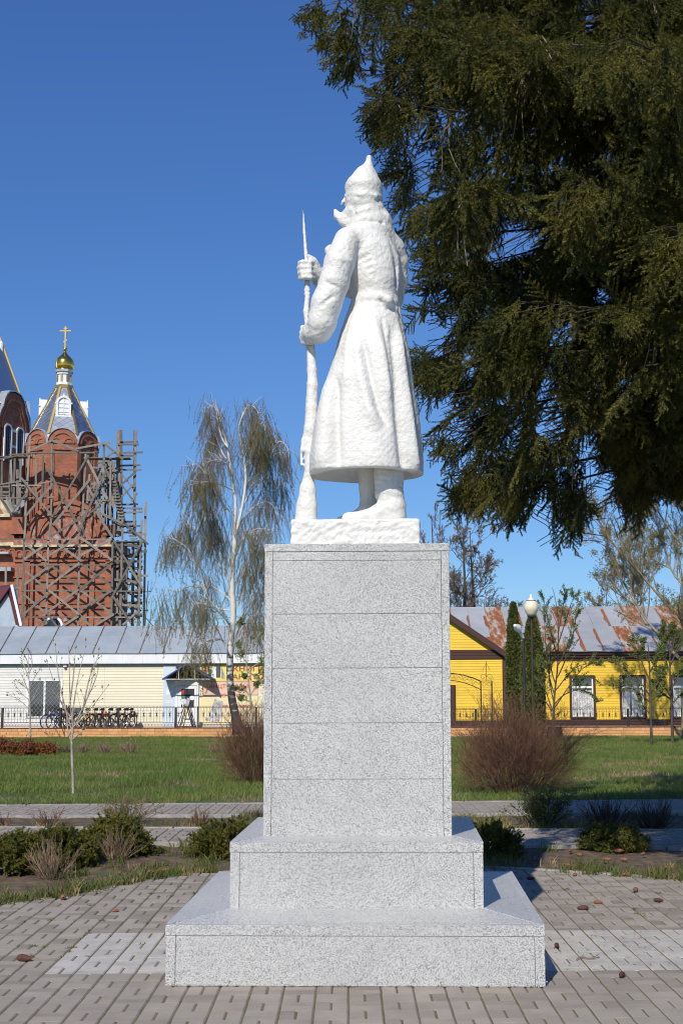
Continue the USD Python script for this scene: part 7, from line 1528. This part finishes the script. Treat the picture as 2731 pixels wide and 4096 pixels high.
bush('bare_shrub', 'small reddish shrub at the left edge beside the far path', *c7(20, 400), 90, 60, 24, 'red_twig', 12, r0=0.006)
for i, (x, w, h, lab) in enumerate(((30, 150, 85, 'orange leaved hedge shrub at the left edge of the lawn'), (150, 140, 80, 'orange and red hedge shrub between the slender tree and the lawn edge'), (262, 120, 62, 'orange brown hedge shrub, rightmost of the orange ones'))):
    bush('hedge_shrub', lab, c2(x), 2450 + 815*0.7015, w*0.75, h*0.75, 60, 'dark_twig', 20 + i, r0=0.01, leaf='orange_leaf', nl=3, lw=0.07)
for i, (x, w, h, lab) in enumerate(((370, 110, 60, 'grey brown low bare shrub behind the thin young tree'), (470, 110, 70, 'grey brown low bare shrub right of the thin young tree'), (600, 150, 75, 'wide brown bare shrub in the middle of the left lawn'), (745, 150, 85, 'brown bare shrub at the right end of the shrub row on the left lawn'), (1225, 120, 65, 'brown bare shrub alone at the foot of the birch'))):
    bush('bare_shrub', lab, c2(x), 2450 + 805*0.7015, w*0.75, h*0.75, 46, 'dry_twig' if i else 'dark_twig', 30 + i, r0=0.01)
bush('dry_tuft', 'tuft of tall dry stalks on the lawn left of the pedestal', *c7(1065, 140), 75, 85, 26, 'dry_grass', 40, (2, 0.3, 0.3, 0.2, 0.05), r0=0.006)
bush('dry_tuft', 'small dry tuft at the foot of the dark trunked young tree', 2487, 2965, 40, 50, 20, 'dry_grass', 41, (2, 0.3, 0.3, 0.2, 0.05), r0=0.01)
# ---- yew mounds
yew_c = [spray(np.random.default_rng(60 + j), (0.13, 0.10, 0.15)[j], (6, 5, 7)[j]) for j in range(3)]
def yew(label, px, py, wpx, hpx, seed, dep=0.8):
    r = np.random.default_rng(seed); base = G(px, py); s = base[1]/FPX; W, H = wpx*s/2, hpx*s*0.66; base = base + [0, W*0.35*dep, 0]; k = thing('yew_mound', label, 'shrub', base); n = int(1300*W*max(H, 0.3)/0.25)
    u = r.normal(0, 1, (n, 3)); u[:, 2] = np.abs(u[:, 2])*0.9; u /= np.linalg.norm(u, axis=1, keepdims=True); q = r.uniform(0.45, 1.0, n)**0.5; lump = 0.68 + 0.62*meshkit.fbm(u*2.4 + seed, 3, seed)
    P = base + u*np.array([W, W*dep, H])*(q*lump)[:, None]; D = u*[1, 1, 0.6] + r.normal(0, 0.35, (n, 3)) + [0, 0, 0.25]
    stm = MB()
    for _ in range(26): d = r.normal(0, 1, 3); d[2] = abs(d[2]) + 0.2; d /= np.linalg.norm(d); stm.tube(wander(r, base - [0, 0, 0.03], d*[W, W*dep, H], np.linalg.norm(d*[W, W*dep, H])*0.9, 5, 0.1), 0.006, 3, cap=False)
    obj('stems', stm, 'dark_bark', k, kind='stuff'); instancer('foliage', yew_c, P, quat_frames(D, r.normal(0, 1, (n, 3))), r.uniform(0.7, 1.25, n), r.integers(0, 3, n), 'yew', k)
yew('tallest dark green yew mound left of the pedestal, behind the dry shrub', *c7(525, 545), 245, 185, 71); yew('broad dark green yew mound left of the tallest one', *c7(270, 590), 260, 180, 72); yew('dark green yew mound at the left edge of the plaza bed', *c7(50, 625), 240, 190, 73)
yew('rounded yew mound touching the left side of the steps', *c7(1020, 545), 240, 155, 74); yew('dark yew mound half hidden behind the right side of the middle step', *c8(680, 560), 190, 165, 75); yew('lit low yew mound on the bed at the right beside the path', *c8(1250, 520), 215, 105, 76)
# ---- grass
def tile(n, seed, h0, h1, w, size=1.0):
    r = np.random.default_rng(seed); b = MB(); p = r.uniform(-size/2, size/2, (n, 2)); a = r.uniform(0, 6.28, n); h = r.uniform(h0, h1, n); lean = r.normal(0, 0.45, (n, 2))*h[:, None]
    z = np.zeros(n); s = np.stack([np.cos(a), np.sin(a)], -1)*w/2; v = np.stack([np.column_stack([p - s, z - 0.01]), np.column_stack([p + s, z - 0.01]), np.column_stack([p + lean*0.4 + s*0.7, h*0.6]), np.column_stack([p + lean*0.4 - s*0.7, h*0.6]), np.column_stack([p + lean, h])], 1).reshape(-1, 3)
    i = np.arange(n)[:, None]*5; return b.add(v, np.vstack([i + [0, 1, 2], i + [0, 2, 3], i + [3, 2, 4]]))
GR = np.random.default_rng(14); gp = []
for y in np.arange(18.6, 59.6, 0.9):
    xl, xr_ = at(-80, 2900, y)[0] - 0.5, at(IMW + 80, 2900, y)[0] + 0.5; gp += [(x, y) for x in np.arange(xl, xr_, 0.9)]
gp = np.array(gp); gp += GR.uniform(-0.3, 0.3, gp.shape); gp = gp[gp[:, 1] > 19.75 + (gp[:, 0] + 14)*(22.0 - 19.75)/26 + 0.55]; gp = np.column_stack([gp, gz(gp[:, 1]) - 0.028])
f = meshkit.fbm(gp*[0.35, 0.35, 0], 3, 5); gs = np.column_stack([np.ones((len(gp), 2)), 0.55 + 1.0*f]); gi = np.where(meshkit.fbm(gp*[0.6, 0.6, 0] + 40, 3, 9) > GR.uniform(0.5, 0.75, len(gp)), GR.integers(3, 5, len(gp)), GR.integers(0, 3, len(gp)))
gr_ = instancer('lawn_grass', [tile(420, 3 + j, 0.04, 0.12, 0.011) for j in range(3)] + [(tile(300, 7, 0.03, 0.09, 0.010), 'weed'), (tile(150, 8, 0.03, 0.08, 0.010), 'dry_grass')], gp, quat_z(GR.uniform(0, 6.28, len(gp))), gs, gi, 'grass')
tag(gr_, 'short green lawn grass stretching from the paths to the brick wall', 'grass')
N_ = 5200; Y = GR.uniform(9.5, 20.8, N_); xl, xr_ = EYE[0] + ray(-60, 3000)[0]*Y, EYE[0] + ray(IMW + 60, 3000)[0]*Y; X = xl + (xr_ - xl)*GR.random(N_)
taken = contains_xy(plaza_poly.buffer(-0.06), X, Y) | contains_xy(path1_poly.buffer(0.03), X, Y) | contains_xy(path2_poly.buffer(0.03), X, Y)
dpl = shapely.distance(plaza_poly.exterior, shapely.points(X, Y)); f = meshkit.fbm(np.stack([X*0.9, Y*0.9, 0*X + 3], -1), 3, 8)
pr = 1.0*(dpl < 0.28) + 0.75*(dpl < 0.8)*(f > 0.5) + (f > 0.60)*0.6 + 0.7*(Y > 19.2) + 0.5*(f > 0.5)*(16.8 < Y); ok = ~taken & (GR.random(N_) < pr)
wp = np.stack([X, Y, gz(Y) - 0.004], -1)[ok]; ws = GR.uniform(0.45, 1.25, len(wp)); wi = GR.integers(0, 5, len(wp))
we = instancer('bed_weeds', [tile(26, 30 + j, 0.04, 0.15, 0.009, 0.16) for j in range(3)] + [(tile(20, 40, 0.03, 0.10, 0.010, 0.2), 'dry_grass'), (tile(30, 41, 0.02, 0.05, 0.016, 0.16), 'weed')], wp, quat_z(GR.uniform(0, 6.28, len(wp))), ws, wi, 'weed')
tag(we, 'weeds and dry grass growing in tufts on the soil bed round the plaza', 'weeds')
N_ = 2600; i, j = GR.integers(-34, 34, N_), GR.uniform(3.2/PAV, 13.2/PAV, N_); half = GR.random(N_) < 0.3; X, Y = pv_xy((i + 0.5*half)*PAV + GR.normal(0, 0.004, N_), j*PAV)
ok = contains_xy(plaza_poly, X, Y) & ~((abs(X - PX0) < W1/2) & (abs(Y - PYC) < W1/2)) & ~(half & ((i + np.floor(j).astype(int)) % 2 == 0)) & (meshkit.fbm(np.stack([X*0.7, Y*0.7, 0*X + 9], -1), 3, 3) + 0.04*(Y - 9) > 0.47)
jp = [tuple(q) for q in np.stack([X, Y, 0*X - 0.008], -1)[ok]]; js = list(GR.uniform(0.5, 1.3, len(jp)))
for q in np.linspace(-W1/2 + 0.05, W1/2 - 0.05, 40): jp.append((PX0 + q + GR.normal(0, 0.02), PYC - W1/2 - 0.008, -0.004)); js.append(GR.uniform(0.3, 1.1))
jm = instancer('joint_moss', [tile(16, 60 + j, 0.005, 0.024, 0.008, 0.05) for j in range(3)] + [(tile(16, 64, 0.004, 0.016, 0.007, 0.06), 'dry_grass')], jp, quat_z(GR.uniform(0, 6.28, len(jp))), js, GR.integers(0, 4, len(jp)), 'weed')
tag(jm, 'moss and tiny grass tufts in the joints of the plaza paving', 'moss')
# fallen needles and bits on the paving at the right
X, Y = GR.uniform(0.6, 3.6, 6000), GR.uniform(8.5, 13.3, 6000)
ok = contains_xy(plaza_poly, X, Y) & ~((X < PX0 + W1/2 + 0.02) & (Y < PYC + W1/2)) & (GR.random(6000) < 0.25 + 0.75*(meshkit.fbm(np.stack([X*1.3, Y*1.3, 0*X + 2], -1), 3, 6) > 0.5)); lp_ = np.stack([X, Y, 0*X + 0.004], -1)[ok][:1500]
bits = [MB().poly3([(0, 0, 0), (0.016, 0.002, 0.002), (0.014, 0.010, 0.001), (0.002, 0.009, 0.003)]), MB().poly3([(0, 0, 0), (0.045, 0.004, 0.002), (0.046, 0.008, 0.003), (0, 0.005, 0.002)])]
lt_ = instancer('fallen_bits', [(bits[0], 'young_bark'), (bits[1], 'dry_grass'), (bits[0], 'dry_twig')], lp_, quat_z(GR.uniform(0, 6.28, len(lp_))), GR.uniform(0.4, 1.1, len(lp_)), GR.integers(0, 3, len(lp_)), 'dry_grass')
tag(lt_, 'fallen scales, needles and bits strewn over the paving right of the steps', 'litter')
# ---- fir cones, one by one
def cone_mesh(L, R):
    n, m = 22, 26; t = np.linspace(0, 1, m); th = np.arange(n)*2*np.pi/n; prof = R*np.interp(t, [0, 0.06, 0.3, 0.6, 0.9, 1], [0.35, 0.75, 1.0, 0.92, 0.5, 0.1])
    v = []
    for i in range(m):
        for k in range(n): ph = (th[k]*4/np.pi + t[i]*13) % 1.0; q = (th[k]*4/np.pi - t[i]*13) % 1.0; r_ = prof[i]*(0.86 + 0.22*max(ph, q)); v.append([L*(t[i] - 0.5), r_*math.cos(th[k]), r_*math.sin(th[k])])
    v = np.array(v); v[:, 2] += R*0.93; f = []
    for i in range(m - 1):
        for k in range(n): f.append([i*n + k, i*n + (k + 1) % n, (i + 1)*n + (k + 1) % n, (i + 1)*n + k])
    return v, quads(f)
first = {}
CR_ = np.random.default_rng(51)
GC = 'fir cones scattered on the paving and bed at the right'
cones = [(*c7(112, 1030), 'cone_dark', 'dark fir cone alone on the paving at the left edge', None), (*c7(287, 746), 'cone_brown', 'reddish fir cone on the paving left of the steps', None), (*c7(528, 803), 'cone_brown', 'small pale fir cone on the paving nearest the left step corner', None), (*c7(695, 631), 'cone_brown', 'fir cone at the left plaza edge, left one of a close pair', None), (*c7(757, 624), 'cone_brown', 'fir cone at the left plaza edge, right one of a close pair', None), (*c7(975, 610), 'cone_brown', 'orange brown fir cone at the plaza edge behind the left step', None), (*c7(550, 632), 'cone_brown', 'fir cone in the weeds at the plaza edge before the pale dry shrub', None),
    (*c8(988, 968), 'cone_dark', 'round dark fir cone standing on end beside the right step corner', None), (*c8(1287, 1106), 'cone_dark', 'fir cone on the lower rim of the pale paving strip at the right', None), (*c8(1457, 758), 'cone_dark', 'dark fir cone nearest the right edge of the plaza', None), (*c8(1350, 713), 'cone_brown', 'reddish fir cone on the plaza left of the dark one at the edge', None), (*c8(1107, 795), 'cone_dark', 'dark fir cone on the paving, lower one of a pair right of the steps', None), (*c8(1180, 767), 'cone_brown', 'fir cone on the paving, upper one of a pair right of the steps', None), (*c8(870, 656), 'cone_dark', 'fir cone lying in the shadow of the pedestal on the paving', None)]
cones += [(*c8(x, y), 'cone_brown', 'reddish fir cone lying by the back kerb or on the soil at right', GC) for x, y in ((1070, 640), (1309, 639), (1490, 612), (1385, 549), (1220, 575), (1090, 553), (1050, 534), (1295, 575), (1275, 535), (1425, 630), (1035, 600), (1240, 525))]
for px, py, m, lab, grp in cones:
    p = G(px, py); small = 'small' in lab; 
    if py < 3500 and not contains_xy(plaza_poly, p[0], p[1]): p[2] += 0.012
    if m not in first:
        k = thing('fir_cone', lab, 'fir cone', p, group=grp); v, f = cone_mesh(0.115, 0.024); a = CR_.uniform(0, 6.28); v = np.column_stack([v[:, 0]*math.cos(a) - v[:, 1]*math.sin(a), v[:, 0]*math.sin(a) + v[:, 1]*math.cos(a), v[:, 2]]) + p; obj('scales', (v, f), m, k, smooth=40); st = MB().tube([p + [math.cos(a)*-0.056, math.sin(a)*-0.056, 0.02], p + [math.cos(a)*-0.07, math.sin(a)*-0.07, 0.016]], 0.004, 5); obj('stalk', st, 'dark_bark', k); first[m] = k
    else: copy_of(first[m], 'fir_cone', p, CR_.uniform(0, 6.28), 0.5 if small else CR_.uniform(0.65, 0.9), lab, grp)
tw_ = thing('fallen_twig', 'small forked dead twig lying on the pale paving strip at the right', 'twig', G(*c8(1130, 1022))); b = MB(); g_ = lambda x, y: G(*c8(x, y)) + [0, 0, 0.012]
b.tube([g_(1078, 1030), g_(1100, 1018), g_(1140, 1026), g_(1186, 1020)], [0.004, 0.005, 0.005, 0.003], 4).tube([g_(1100, 1018), g_(1112, 1008)], 0.003, 4).tube([g_(1150, 1025), g_(1180, 1008)], 0.003, 4); obj('stem', b, 'dry_twig', tw_)
